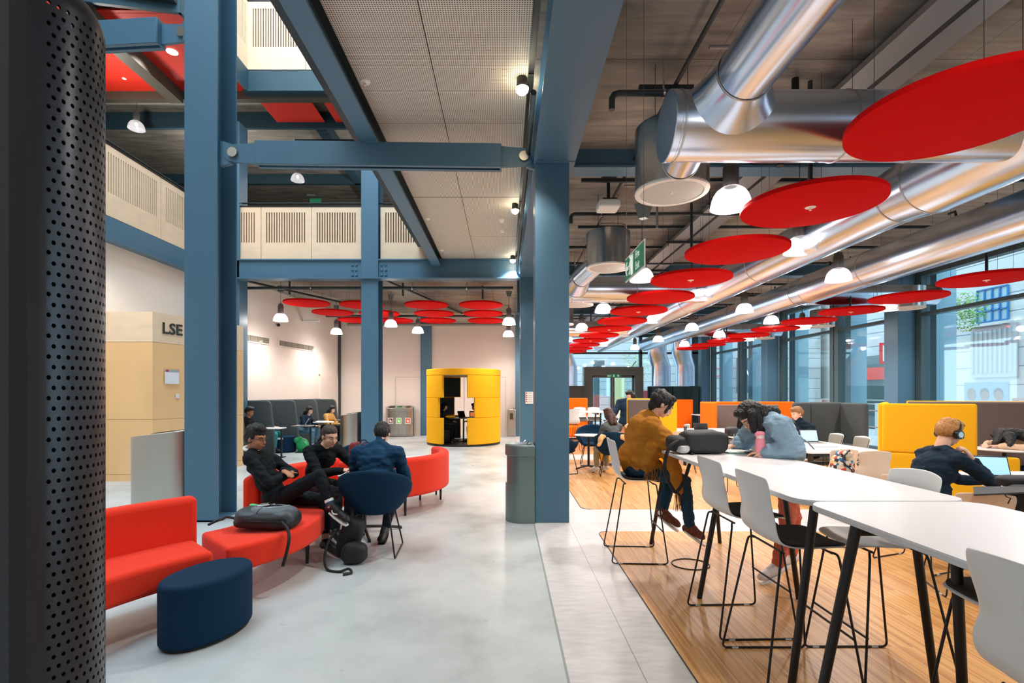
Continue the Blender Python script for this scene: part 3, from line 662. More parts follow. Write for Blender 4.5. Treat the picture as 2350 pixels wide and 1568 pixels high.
# ================================================================ HALL CEILING
# ---- ducts
def ring(mb, c, r, ax):
    q = V((0, 0, 1)).rotation_difference(V(ax)).to_matrix()
    mb.lathe([(r * 1.0, -.009), (r + .005, -.006), (r + .005, .006), (r, .009)], c, 40, False, rot=q)
ZD = 3.68
def duct(name, label, loc, segs, rings=(), caps=()):
    t = thing(name, label, 'duct', loc, group=None)
    for i, (a, b, r, r2) in enumerate(segs): mk('duct_run', MB().cyl(a, b, r, r2, n=48, cap=False), galv, t)
    for c, r, ax in rings: m = MB(); ring(m, c, r, ax); mk('seam_collar', m, duct_seam, t)
    for a, b, r in caps: mk('end_cap', MB().cyl(a, b, r, n=48), galv, t, bev=.006)
    return t
# three cross ducts
for k, y in enumerate((3.92, 10.1, 16.3)):
    duct('cross_duct', ['big shiny cross duct with a flat round end, first from the camera', 'shiny cross duct passing behind the second steel drum', 'shiny cross duct far down the hall, third from the camera'][k], (2.6, y, ZD),
         [((1.3, y, ZD), (4.1, y, ZD), .255, None)], [((x, y, ZD), .255, (1, 0, 0)) for x in (1.33, 2.6, 3.2)], [((1.255, y, ZD), (1.31, y, ZD), .258)])
    duct('cross_duct', ['silver cross duct by the glazing, first of three from the camera', 'silver cross duct by the glazing, second of three from the camera', 'silver cross duct by the glazing, third of three from the camera'][k], (8.0, y, 3.75),
         [((6.4, y + .9, 3.75), (9.4, y + .9, 3.75), .22, None)], [((8, y + .9, 3.75), .22, (1, 0, 0))], [((9.38, y + .9, 3.75), (9.42, y + .9, 3.75), .222)])
# branch from above the camera joining the first cross duct
duct('branch_duct', 'long silver duct coming from overhead and joining the first cross duct', (1.68, 2, 3.84), [((1.68, -1.4, 3.84), (1.68, 3.5, 3.84), .197, None)], [((1.68, 3.5, 3.84), .2, (0, 1, 0)), ((1.68, .9, 3.84), .2, (0, 1, 0))])
sad = MB(); P = []
for i in range(6):
    f = i / 5; row = []
    for k in range(40):
        a = 2 * PI * k / 40; r = .2 + .085 * f ** 1.6; x = 1.68 + (r + .02 * f) * cos(a); z = 3.84 - .06 * f + r * sin(a) * (1 - .08 * f)
        z = max(min(z, ZD + .25), ZD - .25); yb = 3.92 - math.sqrt(max(.255 ** 2 - (z - ZD) ** 2, 0)); row.append(V((x, 3.5 + (yb - 3.5) * f, z)))
    P.append(row)
sad.grid(P, True); mk('saddle_collar', sad, galv, [o for o in bpy.data.objects if o.name == 'branch_duct'][0])
# long ducts
duct('long_duct', 'thick silver duct running the length of the hall over the first row of red discs', (4.15, 10, ZD),
     [((4.15, -1.4, ZD), (4.15, 4.86, ZD), .335, None), ((4.15, 4.86, ZD), (4.15, 5.25, ZD), .335, .29), ((4.15, 5.25, ZD), (4.15, 22, ZD), .29, None)],
     [((4.15, y, ZD), r, (0, 1, 0)) for y, r in ((1.3, .335), (3.2, .335), (4.86, .335), (5.25, .292), (8.1, .29), (11.2, .29), (14.2, .29), (17.2, .29))])
duct('long_duct', 'thick silver duct running the length of the hall nearer the windows', (6.29, 10, 3.75),
     [((6.29, -1.4, 3.75), (6.29, 10.3, 3.75), .3, None), ((6.29, 10.3, 3.75), (6.29, 10.7, 3.75), .3, .27), ((6.29, 10.7, 3.75), (6.29, 22.6, 3.75), .27, None)],
     [((6.29, y, 3.75), r, (0, 1, 0)) for y, r in ((2.4, .3), (5.4, .3), (8.6, .3), (10.3, .3), (10.7, .272), (13.7, .27), (17, .27))])
# drum diffusers
def drum(x, y, zb, r, hgt, label, branch=True):
    t = thing('drum_diffuser', label, 'air diffuser', (x, y, zb), group='steel drum air diffusers')
    mk('drum', MB().lathe([(r, 0), (r, hgt)], (x, y, zb), 56, True), mat('rolled steel drum', (190, 188, 186), .25, 1.0, noise=.05, nscale=5), t)
    mk('rim', MB().lathe([(r * .86, -.004), (r * .87, -.016), (r * 1.0, -.014), (r * 1.012, 0), (r * 1.0, .014)], (x, y, zb), 56, False), plate_w, t)
    mk('perforated_face', MB().lathe([(0.0, -.01), (r * .87, -.01)], (x, y, zb), 48, False), perf_mat('diffuser mesh', (214, 214, 212), (150, 150, 150), .012, .3), t)
    mk('knob', MB().lathe([(0, -.02), (.014, -.018), (.016, -.008)], (x, y, zb), 16, False), plate_w, t)
    w = MB()
    for s in (-.16, .16): w.cyl((x + s, y, zb + hgt), (x + s, y, HC), .0035, n=6)
    mk('hanging_rod', w, steel_dark, t); return t
drum(1.64, 4.95, 3.585, .35, .62, 'large steel drum diffuser tucked behind the first cross duct, pale mesh face')
drum(1.68, 8.2, 3.65, .35, .56, 'steel drum diffuser hanging behind the green fire exit sign'); drum(1.66, 11.5, 3.62, .35, .56, 'steel drum diffuser partly hidden by the blue column, third of its row'); drum(1.66, 14.8, 3.62, .35, .56, 'steel drum diffuser fourth and last in the row beside the blue column')
for k, y in enumerate((11.0, 14.0, 17.1)): drum(8.85, y, 3.46, .3, .45, 'steel drum diffuser near the window wall, %s of that row' % ORD[k])
# elbow branches to drums
duct('branch_elbow', 'short silver elbow between the first cross duct and its drum', (1.5, 4.3, 3.6), [((1.46, 3.95, 3.6), (1.51, 4.3, 3.59), .17, .15), ((1.51, 4.3, 3.59), (1.62, 4.72, 3.84), .15, .12)], [((1.51, 4.3, 3.59), .152, (.2, 1, .1))])
duct('branch_elbow', 'short silver elbow between the second drum and the cross duct behind it', (1.4, 9.3, 3.7), [((1.55, 8.5, 3.8), (1.4, 9.2, 3.72), .17, None), ((1.4, 9.2, 3.72), (1.4, 10.0, 3.7), .17, .24)], [((1.4, 9.2, 3.72), .175, (0, 1, 0)), ((1.4, 9.85, 3.7), .23, (0, 1, 0))])
# ---- red acoustic discs
wire_m = mat('suspension wire', (90, 90, 90), .5, .6)
def disc_proto():
    t = thing('acoustic_disc', 'x', 'ceiling disc', (0, 0, 0))
    mk('felt_panel', MB().lathe([(.0, 0), (.59, 0), (.6, .004), (.6, .042), (.596, .045), (0, .045)], (0, 0, 0), 80, False), red_felt, t, local=True)
    for k in range(3):
        a = 2 * PI * k / 3 + .5; mk('suspension_wire', MB().cyl((.42 * cos(a), .42 * sin(a), .045), (.42 * cos(a), .42 * sin(a), 1.47), .0022, n=5), wire_m, t, local=True)
    return t
dp = disc_proto(); ZR = 3.34
def add_sprink(t):
    mk('sprinkler_rose', MB().lathe([(0, -.014), (.012, -.012), (.014, -.004), (.045, -.003), (.048, .001)], (0, 0, 0), 24, False).lathe([(0, -.03), (.012, -.028), (.004, -.02), (.004, -.01)], (0, 0, 0), 12, False), plate_w, t, local=True)
    mk('drop_pipe', MB().cyl((.02, .02, .045), (.02, .02, 1.2), .021, n=12), steel_dark, t, local=True)
used = False; rowlab = ('row over the bar tables', 'row along the windows')
for rr_, (X, k0) in enumerate(((2.86, 0), (7.43, 1))):
    for k in range(k0, 13 if rr_ == 0 else 12):
        y = 3.18 + 1.52 * k; 
        if rr_ and y < 6: continue
        i = k if rr_ == 0 else k - 2
        if rr_ == 1 and k < 2: continue
        lab = '%s red felt disc from the camera in the %s' % (ORD[i], rowlab[rr_])
        if not used: t = dp; used = True; t.location = (X, y, ZR); t['label'] = lab; t['group'] = 'red discs in the ' + rowlab[rr_]; protoD = t
        else: t = copy_tree(protoD, (X, y, ZR), 0, lab, 'red discs in the ' + rowlab[rr_])
        t.rotation_euler.z = .3 * (k % 3)
        if (rr_ == 0 and k in (1, 3, 5, 7, 9)) or (rr_ == 1 and k in (3, 5, 7, 9)):
            WORLD[t.name] = Matrix.Identity(4); add_sprink(t)
# alcove discs z 4.0
al = [(701, 705, 13.0), (760, 722, 14.7), (814, 738, 16.2), (817, 703, 13.5), (870, 722, 15.0), (905, 738, 16.6), (978, 702, 13.8), (996, 722, 15.3), (1005, 738, 16.8), (1103, 702, 13.8), (1109, 722, 15.3), (1115, 738, 16.8)]
al = [(-5.35, 13.5), (-5.2, 15.1), (-4.95, 16.7), (-3.95, 13.8), (-3.85, 15.3), (-3.7, 16.8), (-2.18, 13.8), (-2.18, 15.3), (-2.26, 16.8), (-.68, 13.8), (-.68, 15.3), (-.66, 16.8)]
for k, (x, y) in enumerate(al):
    c = copy_tree(protoD, (x, y, 4.0), .2, '%s red felt disc of the %s file under the alcove ceiling' % (['nearer', 'middle', 'rear'][k % 3], ['wall-side', 'second', 'third', 'column-side'][k // 3]), 'red discs in the alcove')
    for ch in c.children:
        if ch.name.startswith('suspension_wire'): ch.scale.z = .42
for x, y in ((-.62, 13.6), (-3.9, 13.6), (-2.7, 13.2), (-5.6, 13.0)):
    p = V((x, y, 4.35)); t = thing('sprinkler', 'grey sprinkler drop pipe under the alcove ceiling, %s' % {-.62: 'over the column-side discs', -3.9: 'over the second file of discs', -2.7: 'just behind the second blue column', -5.6: 'close to the white grille wall'}[x], 'sprinkler', p)
    mk('drop_pipe', MB().cyl((x, y, 4.15), (x, y, 4.5), .025), pipe_m, t); mk('sprinkler_head', MB().lathe([(0, -.05), (.02, -.045), (.006, -.03), (.012, 0)], (x, y, 4.15), 12, False), chrome, t)
# ---- pendant lamps
shade_m = bpy.data.materials.new('prismatic shade'); shade_m.use_nodes = True; b = shade_m.node_tree.nodes['Principled BSDF']
b.inputs['Base Color'].default_value = (.5, .5, .54, 1); b.inputs['Roughness'].default_value = .25; b.inputs['Emission Color'].default_value = rgb(255, 250, 250); b.inputs['Emission Strength'].default_value = .42; b.inputs['Alpha'].default_value = .78
rib_m = mat('ribbed lamp body', (120, 120, 118), .4, .7)
lampin = mat('lamp bulb', (255, 255, 255), .4, emit=(255, 252, 245), estr=9)
def lamp_proto(name, cable, box=False):
    t = thing(name, 'x', 'pendant lamp', (0, 0, 0)); R = .19
    prof = [(R, 0), (R * 1.03, .004), (R * 1.01, .012), (R * .985, .03), (R * .93, .08), (R * .84, .125), (R * .70, .165), (R * .5, .195), (R * .3, .208)]
    m = MB(); P = []
    for r, z in prof:
        P.append([V((r * (1 + (.012 if k % 2 and z > .02 else 0)) * cos(2 * PI * k / 72), r * (1 + (.012 if k % 2 and z > .02 else 0)) * sin(2 * PI * k / 72), z)) for k in range(72)])
    m.grid(P, True); mk('lamp_shade', m, shade_m, t, local=True)
    m = MB(); P = []
    for r, z in ((.062, .2), (.07, .215), (.07, .4), (.06, .42)):
        P.append([V((r * (1 + (.06 if k % 2 else 0)) * cos(2 * PI * k / 48), r * (1 + (.06 if k % 2 else 0)) * sin(2 * PI * k / 48), z)) for k in range(48)])
    m.grid(P, True); m.lathe([(.062, .42), (.06, .46), (.02, .47), (.012, .5)], (0, 0, 0), 24); mk('lamp_body', m, rib_m, t, local=True)
    mk('bulb', MB().sph((0, 0, .12), (.035, .035, .05), 14, 8), lampin, t, local=True)
    mk('cable', MB().cyl((0, 0, .48), (0, 0, cable), .005, n=6), steel_dark, t, local=True)
    if box: mk('gear_box', MB().prism([(-.06, -.06), (.06, -.06), (.06, .06), (-.06, .06)], cable - .28, cable - .12).lathe([(.05, cable - .28), (.095, cable - .12)], (0, 0, 0), 4), mat('gear grey', (128, 132, 130), .4, .5), t, local=True)
    return t
LAMPS = []
hl = [(2.23, 1.73, 'trio hung over the empty high table', 0), (3.84, 3.29, 'trio hung over the empty high table', 1), (5.44, 4.97, 'trio hung over the empty high table', 2)] + [(2.23, 4.96 + 3.23 * k, 'inner row beside the steel drums', k) for k in range(6)] + [(3.84, 6.54 + 3.25 * k, 'row between the discs and the thick duct', k) for k in range(5)] + [(5.44, 8.19 + 3.22 * k, 'row between the two long ducts', k) for k in range(5)] + [(7.0, 13.2 + 3.2 * k, 'row just inside the window discs', k) for k in range(3)] + [(8.5, 7.95 + 3.2 * k, 'row by the windows', k) for k in range(4)]  # first three lamps added out of view for casing highlights and a brighter foreground
pl = lamp_proto('pendant_lamp', HC - 3.43)
for i, (x, y, lab, k) in enumerate(hl):
    L_ = '%s lit glass bell lamp from the camera, %s' % (ORD[k], lab)
    if i == 0: c = pl; c.location = (x, y, 3.43); c['label'] = L_; c['group'] = 'pendant lamps in the hall'
    else: c = copy_tree(pl, (x, y, 3.43), .2 * i, L_, 'pendant lamps in the hall')
    LAMPS.append((x, y, 3.43))
al = [(-6.1, 13.6, 3.55, 'close to the first wall grille'), (-3.42, 14.95, 3.58, 'just behind the second blue column'), (.1, 14.3, 3.55, 'beside the tall blue column'), (-5.6, 16.6, 3.55, 'deep in the alcove over the study booths'), (-2.85, 16.3, 3.55, 'over the way to the recycling bins'), (.1, 17.3, 3.55, 'the deeper of two by the tall blue column')]
pa = lamp_proto('pendant_lamp', 4.62 - 3.55, True)
for i, (x, y, z, lab) in enumerate(al):
    L_ = 'lit glass bell lamp in the alcove, ' + lab
    if i == 0: c = pa; c.location = (x, y, z); c['label'] = L_; c['group'] = 'pendant lamps in the alcove'
    else: c = copy_tree(pa, (x, y, z), 0, L_, 'pendant lamps in the alcove')
    LAMPS.append((x, y, z))
for i, (x, y, z, lab) in enumerate(((-9.5, 12.9, 8.39, 'glass bell lamp upstairs behind the side balcony, below the red soffit'), (-6.2, 14.95, 7.93, 'glass bell lamp upstairs behind the balcony facing the void'))):
    c = copy_tree(pl, (x, y, z), 0, lab, 'pendant lamps upstairs'); LAMPS.append((x, y, z))
    for ch in c.children:
        if ch.name.startswith('cable'): ch.scale.z = .5
# ---- spotlights at the bridge edge
for k, (px, py, y) in enumerate(((1183, 187, 5.3), (1173, 470, 8.8), (1170, 593, 12.1))):
    p = at(px, py, y - .05); p.z = 4.84; t = thing('spotlight', '%s bright spotlight at the edge of the beige perforated soffit' % ['first', 'second', 'third'][k], 'spotlight', p, group='spotlights along the bridge')
    mk('housing', MB().lathe([(.03, .06), (.055, .05), (.06, -.03), (.05, -.05)], p + V((.07, 0, .0)), 20), black, t)
    mk('lens', MB().lathe([(0, -.115), (.038, -.105), (.062, -.08), (.068, -.05)], p + V((.07, 0, 0)), 20, False), mat('spot lens', (255, 250, 235), .3, emit=(255, 236, 200), estr=60), t)
    mk('bracket', MB().tube([p + V((.07, 0, .05)), p + V((.12, 0, .1)), p + V((.3, 0, .1))], .009), black, t)
# ---- soffit fittings
for k, (px, py) in enumerate(((838, 187), (930, 387), (980, 502), (1013, 574))):
    q = (4.9 - H) * F / (CY - py); p = V(((px - CX) / F * q, q, 4.9)); solo('soffit_sprinkler', MB().lathe([(0, -.05), (.015, -.045), (.01, -.02), (.05, -.012), (.055, 0)], p, 20, False), plate_w, 'small white sprinkler in the beige soffit, %s from the camera' % ORD[k], 'sprinkler', p, 'sprinklers in the soffit')
for k, (px, py) in enumerate(((1152, 505), (1153, 528))):
    q = (4.9 - H) * F / (CY - py); p = V(((px - CX) / F * q, q, 4.9)); solo('smoke_detector', MB().lathe([(0, -.05), (.04, -.045), (.055, -.02), (.06, 0)], p, 20, False), plate_w, 'round white detector in the soffit, %s of the pair' % ('nearer' if k == 0 else 'further'), 'detector', p)
# ---- cable trays (two side by side)
for k, (x0, x1) in enumerate(((3.3, 3.56), (3.62, 3.86))):
    m = MB(); m.b2((x0, -1.4, 4.6), (x1, 24, 4.605)); m.b2((x0, -1.4, 4.6), (x0 + .004, 24, 4.66)); m.b2((x1 - .004, -1.4, 4.6), (x1, 24, 4.66))
    solo('cable_tray', m, tray_m, 'long galvanised cable tray above the discs, the one %s' % ('nearer the blue column' if k == 0 else 'nearer the windows'), 'cable tray', (x0, 10, 4.6))
for k, y in enumerate((3.05, 5.45, 7.9, 9.9, 12.2, 14.6, 17.0)):
    t = thing('tray_bracket', '%s slotted steel hanger bar under the cable trays, counting from the camera' % ORD[k], 'bracket', (3.58, y, 4.55), group='tray hangers')
    m = MB(); m.b2((3.18, y - .02, 4.555), (3.98, y + .02, 4.595)); mk('channel_bar', m, steel_dark, t)
    for x in (3.22, 3.94): mk('threaded_rod', MB().cyl((x, y, 4.5), (x, y, HC), .005, n=8).lathe([(.012, 0), (.012, .02)], (x, y, 4.53), 6), steel_dark, t)
# ---- pipes
def pipe(pts, r, label, m_=pipe_m, name='pipe', brk=()):
    t = thing(name, label, 'pipe', pts[0]); mk('pipe_run', MB().tube(pts, r, 12), m_, t)
    for b_ in brk: mk('pipe_bracket', MB().cyl(b_, (b_[0], b_[1], HC if b_[2] > 4.3 else b_[2] + .15), .008, n=8).lathe([(r + .012, -.01), (r + .012, .01)], b_, 14, False, rot=Matrix.Rotation(PI / 2, 3, 'Y')), chrome, t)
    return t
pipe([(1.72, -1.4, 4.72), (1.72, 24, 4.72)], .022, 'thin dark conduit running the length of the concrete ceiling', steel_dark)
for k, (y, x0, x1, z) in enumerate(((4.85, 1.03, 2.3, 4.5), (8.4, 1.1, 6.6, 4.6), (11.6, 1.1, 9.2, 4.6), (15.2, 1.1, 9.2, 4.6), (19.5, 1.1, 9.2, 4.6))):
    pipe([(x0, y, z - .16), (x0, y, z - .05), (x0 + .02, y, z - .015), (x0 + .06, y, z), (x1, y, z)], .03, '%s dark grey sprinkler pipe crossing under the concrete ceiling' % ORD[k], pipe_m, brk=[(x0 + .5, y, z)])
    if k > 0:
        for x in (4.9, 7.43): pipe([(x, y, z), (x, y - .12, z), (x + .0, y - .14, z - .1)], .02, 'short sprinkler drop off the %s cross pipe, %s' % (ORD[k], 'between the long ducts' if x < 5 else 'on the window side'), steel_dark, 'sprinkler_drop')
k = 0
for y in (5.05, 7.25, 9.3, 10.6, 13.2, 14.2, 15.9, 17.5, 18.2, 19.8, 20.8, 21.9):
    k += 1; solo('channel_bar', MB().b2((1.35 if k % 2 else 1.1, y, 4.66), (9.3 if y > 6 else 1.9, y + .04, 4.71)), steel_dark, '%s thin steel channel across the hall ceiling, counting from the camera' % ORD[k - 1], 'channel', (4, y, 4.66), 'ceiling channels')
for k, (x, y) in enumerate(((2.35, 4.55), (2.3, 7.6), (2.25, 9.3))):
    pipe([(x - .5, y, 4.74), (x - .12, y, 4.74), (x - .04, y, 4.72), (x, y, 4.64), (x, y, 4.1 if k else 4.45)], .018, 'bent steel conduit beside the cable trays, %s along the hall' % ORD[k], tray_m, 'conduit')
pipe([(2.95, 5.1, 4.8), (2.95, 5.1, 4.5), (2.93, 5.1, 4.3), (2.8, 5.1, 4.15), (2.78, 5.08, 3.9)], .035, 'black flexible hose dropping to the second red disc', black, 'hose')
pipe([(-6.9, 12.9, 4.3), (.2, 12.9, 4.3)], .04, 'dark grey pipe running across the alcove mouth under the ceiling', pipe_m, brk=[(-5.0, 12.9, 4.3), (-2.4, 12.9, 4.3), (-1.0, 12.9, 4.3)])
pipe([(-6.3, 17.6, 4.3), (.3, 17.6, 4.3)], .04, 'dark grey pipe running across the back of the alcove', pipe_m)
pipe([(-5.9, 18.7, 4.15), (.3, 18.7, 4.15)], .05, 'pale pipe along the top of the back wall', tray_m)
pipe([(-6.9, 12.6, 4.5), (-4.0, 18.6, 4.5)], .03, 'thin dark conduit running slantwise over the discs by the booths', steel_dark)
pipe([(-3.2, 12.9, 4.55), (-1.6, 18.6, 4.55)], .03, 'thin dark conduit running slantwise behind the second blue column', steel_dark)
pipe([(.28, 5.0, 4.6), (.28, 12.3, 4.6)], .03, 'grey pipe hugging the bridge edge beside the spotlights', pipe_m)
pipe([(.32, 12.45, 3.6), (.32, 12.45, 4.4)], .03, 'short vertical pipe by the top of the second blue column', pipe_m)
pipe([(-6, 14.3, 8.8), (.2, 14.3, 8.8)], .04, 'dark pipe upstairs under the concrete ceiling', pipe_m)
# emergency light boxes upstairs
for k, (x, y) in enumerate(((-8.0, 16.0), (-5.6, 16.2), (-7.2, 18.6), (-4.9, 18.4))):
    solo('linear_light', MB().b2((x - .15, y - .05, 8.9), (x + .15, y + .05, 8.96)), mat('unlit fitting', (120, 124, 120), .5), 'small pale fitting under the upper ceiling, %s' % ['by the side gallery', 'behind the strut', 'further back near the corner', 'deep in the middle'][k], 'light fitting', (x, y, 8.9))
p = at(724, 462, 17.9); m = MB(); solo('exit_sign', MB().b2((p.x - .2, 17.9, p.z - .1), (p.x + .2, 17.95, p.z + .1)), green_m, 'tiny green exit sign hanging upstairs over the birch parapet', 'sign', p)
# ---- fire exit sign on wires
t = thing('fire_exit_sign', 'green and white Fire Exit sign with arrow and running figure, hung on two wires', 'sign', (.92, 3.6, 2.53))
A = V((.955, 3.98, 2.473)); B = V((.918, 3.3, 2.432)); u = (B - A); Ls = u.length; u.normalize()
M = frame(A + V((0, 0, 0)), u, (0, 0, 1)) @ Matrix.Diagonal((1, .925, 1, 1)); Mi = M
def pl_(mb, x0, z0, x1, z1, d0, d1): mb.prism([(x0, z0), (x1, z0), (x1, z1), (x0, z1)], d0, d1, M)
m = MB(); pl_(m, 0, 0, Ls, .2, -.004, .004); mk('sign_panel', m, plate_w, t)
nrm = 1 if (M.to_3x3() @ V((0, 0, 1))).x < 0 else -1
def off(z): return M @ Matrix.Translation((0, 0, z))
m = MB(); pl_(m, .01, .012, Ls * .26, .188, .004, .006); pl_(m, Ls * .52, .012, Ls - .01, .188, .004, .006); pl_(m, Ls * .27, .012, Ls * .51, .188, .004, .005); mk('green_field', m, green_m, t)
m = MB(); text_mesh('Fire', .085, off(.007) @ Matrix.Translation((Ls * .60, .115, 0)), m, .001); text_mesh('Exit', .085, off(.007) @ Matrix.Translation((Ls * .60, .03, 0)), m, .001); mk('lettering', m, signw, t)
m = MB(); M3 = off(.006) @ Matrix.Translation((Ls * .13, .1, 0)); m.prism([(a_ * .8, b_ * .8) for a_, b_ in [(-.075, 0), (-.01, .07), (.02, .07), (-.025, .018), (.08, .018), (.08, -.018), (-.025, -.018), (.02, -.07), (-.01, -.07)]], 0, .003, M3); mk('arrow', m, signw, t)
m = MB(); pl_(m, Ls * .34, .02, Ls * .46, .18, .005, .006); mk('white_doorway', m, signw, t)
m = MB(); running_man(m, off(.007) @ Matrix.Translation((Ls * .36, .02, 0)), .34); mk('pictogram', m, signw, t)
m = MB()
for f in (.05, .95): q = A + u * Ls * f; m.cyl(q + V((0, 0, .2)), (q.x, q.y, HC), .0015, n=5)
mk('wire', m, wire_m, t)
# ---- projector
t = thing('projector', 'white ceiling projector on a black pole beside the blue column', 'projector', (1.52, 7.4, 4.3))
mk('body', MB().b2((1.35, 7.2, 4.28), (1.66, 7.5, 4.4)), plate_w, t, bev=.03, seg=3); mk('pole', MB().b2((1.49, 7.33, 4.4), (1.53, 7.37, 4.78)), black, t); mk('pole_plate', MB().b2((1.42, 7.28, 4.4), (1.62, 7.44, 4.44)), black, t); mk('ceiling_bracket', MB().b2((1.42, 7.28, 4.74), (1.62, 7.44, 4.8)), black, t)
# ---- ceiling speaker box / light gear near exit sign
t = thing('gear_box', 'grey tapered fitting on wires behind the fire exit sign', 'fitting', (1.9, 6.9, 4.1)); mk('box', MB().lathe([(.07, 0), (.13, .2)], (1.9, 6.9, 4.0), 4), MATS['gear grey'], t); mk('wire', MB().cyl((1.9, 6.9, 4.2), (1.9, 6.9, HC), .003, n=6), wire_m, t)
# hanging speaker/linear fitting top right
solo('strip_light', MB().b2((3.72, 2.75, 4.7), (4.1, 2.95, 4.84)), plate_w, 'white box fitting above the cable trays near the camera', 'light fitting', (3.9, 2.85, 4.7))
# camera dome on the left wall
p = on_left(14.9, .06) + V((0, 0, 3.62)); solo('wall_camera', MB().sph(p, .05), black, 'small black dome camera on the white wall between the grilles', 'camera', p)
p = on_left(16.3, .3) + V((0, 0, 3.95)); solo('wall_fitting', MB().box(p, (.5, .12, .06)), plate_w, 'short white fitting below the discs near the wall grille', 'light fitting', p)
# ================================================================ perforated casing beside the camera
def casing():
    cx, cy = -.964, 1.016; R = .12; z0, z1 = 0.0, 2.445; t = thing('perforated_casing', 'tall black perforated steel casing with rounded profile, standing right by the camera', 'casing', (cx, cy, 0))
    def rad(z): return R if z < 2.355 else R * math.sqrt(max(1 - ((z - 2.355) / .09) ** 2, 0.0))
    def P(a, z): r = rad(z); return V((cx + r * cos(a), cy + r * sin(a), z))
    m = MB(); a0, a1 = -PI * .27, PI * .42; pitch = .0395; ah0 = -PI * .2; ah1 = PI * .4; nc = 15; da = (ah1 - ah0) / nc
    nrow = int(2.355 / (pitch / 2)); h = pitch / 2; hr = .0046
    # grid cells of half pitch height, hole in alternating cells
    for i in range(nc * 2):
        for j in range(nrow):
            aa = ah0 + (i + .5) * da / 2; zz = (j + .5) * h; ha = da / 4; hz = h / 2
            if (i + j) % 2 == 0 and zz > .03:
                out = [(-1, -1), (0, -1), (1, -1), (1, 0), (1, 1), (0, 1), (-1, 1), (-1, 0)]; vs = [P(aa + x * ha, zz + y * hz) for x, y in out]
                an = [math.atan2(y, x) for x, y in out]; vs += [P(aa + cos(q) * hr * .76 / R, zz + sin(q) * hr) for q in an]
                c0 = V((cx, cy, zz)); vs += [P(aa + cos(q) * hr * .7 / R, zz + sin(q) * hr * .9) * 1.0 + (c0 - P(aa, zz)) * .045 for q in an]
                fs = [(k, (k + 1) % 8, 8 + (k + 1) % 8, 8 + k) for k in range(8)] + [(8 + k, 8 + (k + 1) % 8, 16 + (k + 1) % 8, 16 + k) for k in range(8)]
                m.add(vs, fs)
            else: m.add([P(aa - ha, zz - hz), P(aa + ha, zz - hz), P(aa + ha, zz + hz), P(aa - ha, zz + hz)], [(0, 1, 2, 3)])
    zt = nrow * h
    def patch(b0, b1, zs, n=8):
        m.grid([[P(b0 + (b1 - b0) * k / n, z) for k in range(n + 1)] for z in zs])
    patch(a0, ah0, [0, zt]); patch(ah1, a1, [0, zt]); patch(a0, a1, [zt] + [2.355 + .09 * q / 8 for q in range(0, 9)], 30)
    me = mk('perforated_shell', m, casing_m, t, smooth=50, recalc=False)
    bm = bmesh.new(); bm.from_mesh(me.data); bmesh.ops.remove_doubles(bm, verts=bm.verts, dist=1e-5); bm.to_mesh(me.data); bm.free()
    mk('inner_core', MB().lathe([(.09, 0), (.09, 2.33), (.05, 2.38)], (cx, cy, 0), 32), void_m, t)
casing()
struct('column_20', MB().b2((-.922, .93, 0), (-.884, .96, 3.2)), void_m); struct('column_21', MB().b2((-1.4, .93, 0), (-.922, .96, 3.2)), mat('dark plum post', (44, 46, 54), .5))  # near-black plate paints the shade of the gap beside the casing; plum post next
# ================================================================ FURNITURE
def shell_mb(S, u=1.0):
    prof = [(.225, -.02, .175), (.205, -.002, .2), (.12, .0, .212), (0, -.008, .216), (-.10, -.004, .216), (-.165, .02, .212), (-.198, .07, .21), (-.213, .125, .205), (-.222, .18, .178), (-.235, .235, .176), (-.25, .31, .192), (-.263, .37, .188), (-.268, .395, .165)]
    P = []
    for i, (y, z, w) in enumerate(prof):
        row = []
        for k in range(11):
            q = -1 + k / 5; f = max(0, min(1, (i - 4) / 4)); dy = .045 * (q * q) * f * u; dz = .014 * (q * q) * (1 - f) * u
            x = w * q
            if i == len(prof) - 1: z_ = z - .018 * q * q; 
            else: z_ = z
            row.append(V((x, y + dy, S + z_ + dz)))
        P.append(row)
    return P
def cushion_mb(S):
    m = MB(); P = shell_mb(S)[:7]; top = [[p * 1 + V((0, 0, .014)) for p in r[1:-1]] for r in P]; m.grid(top); return m
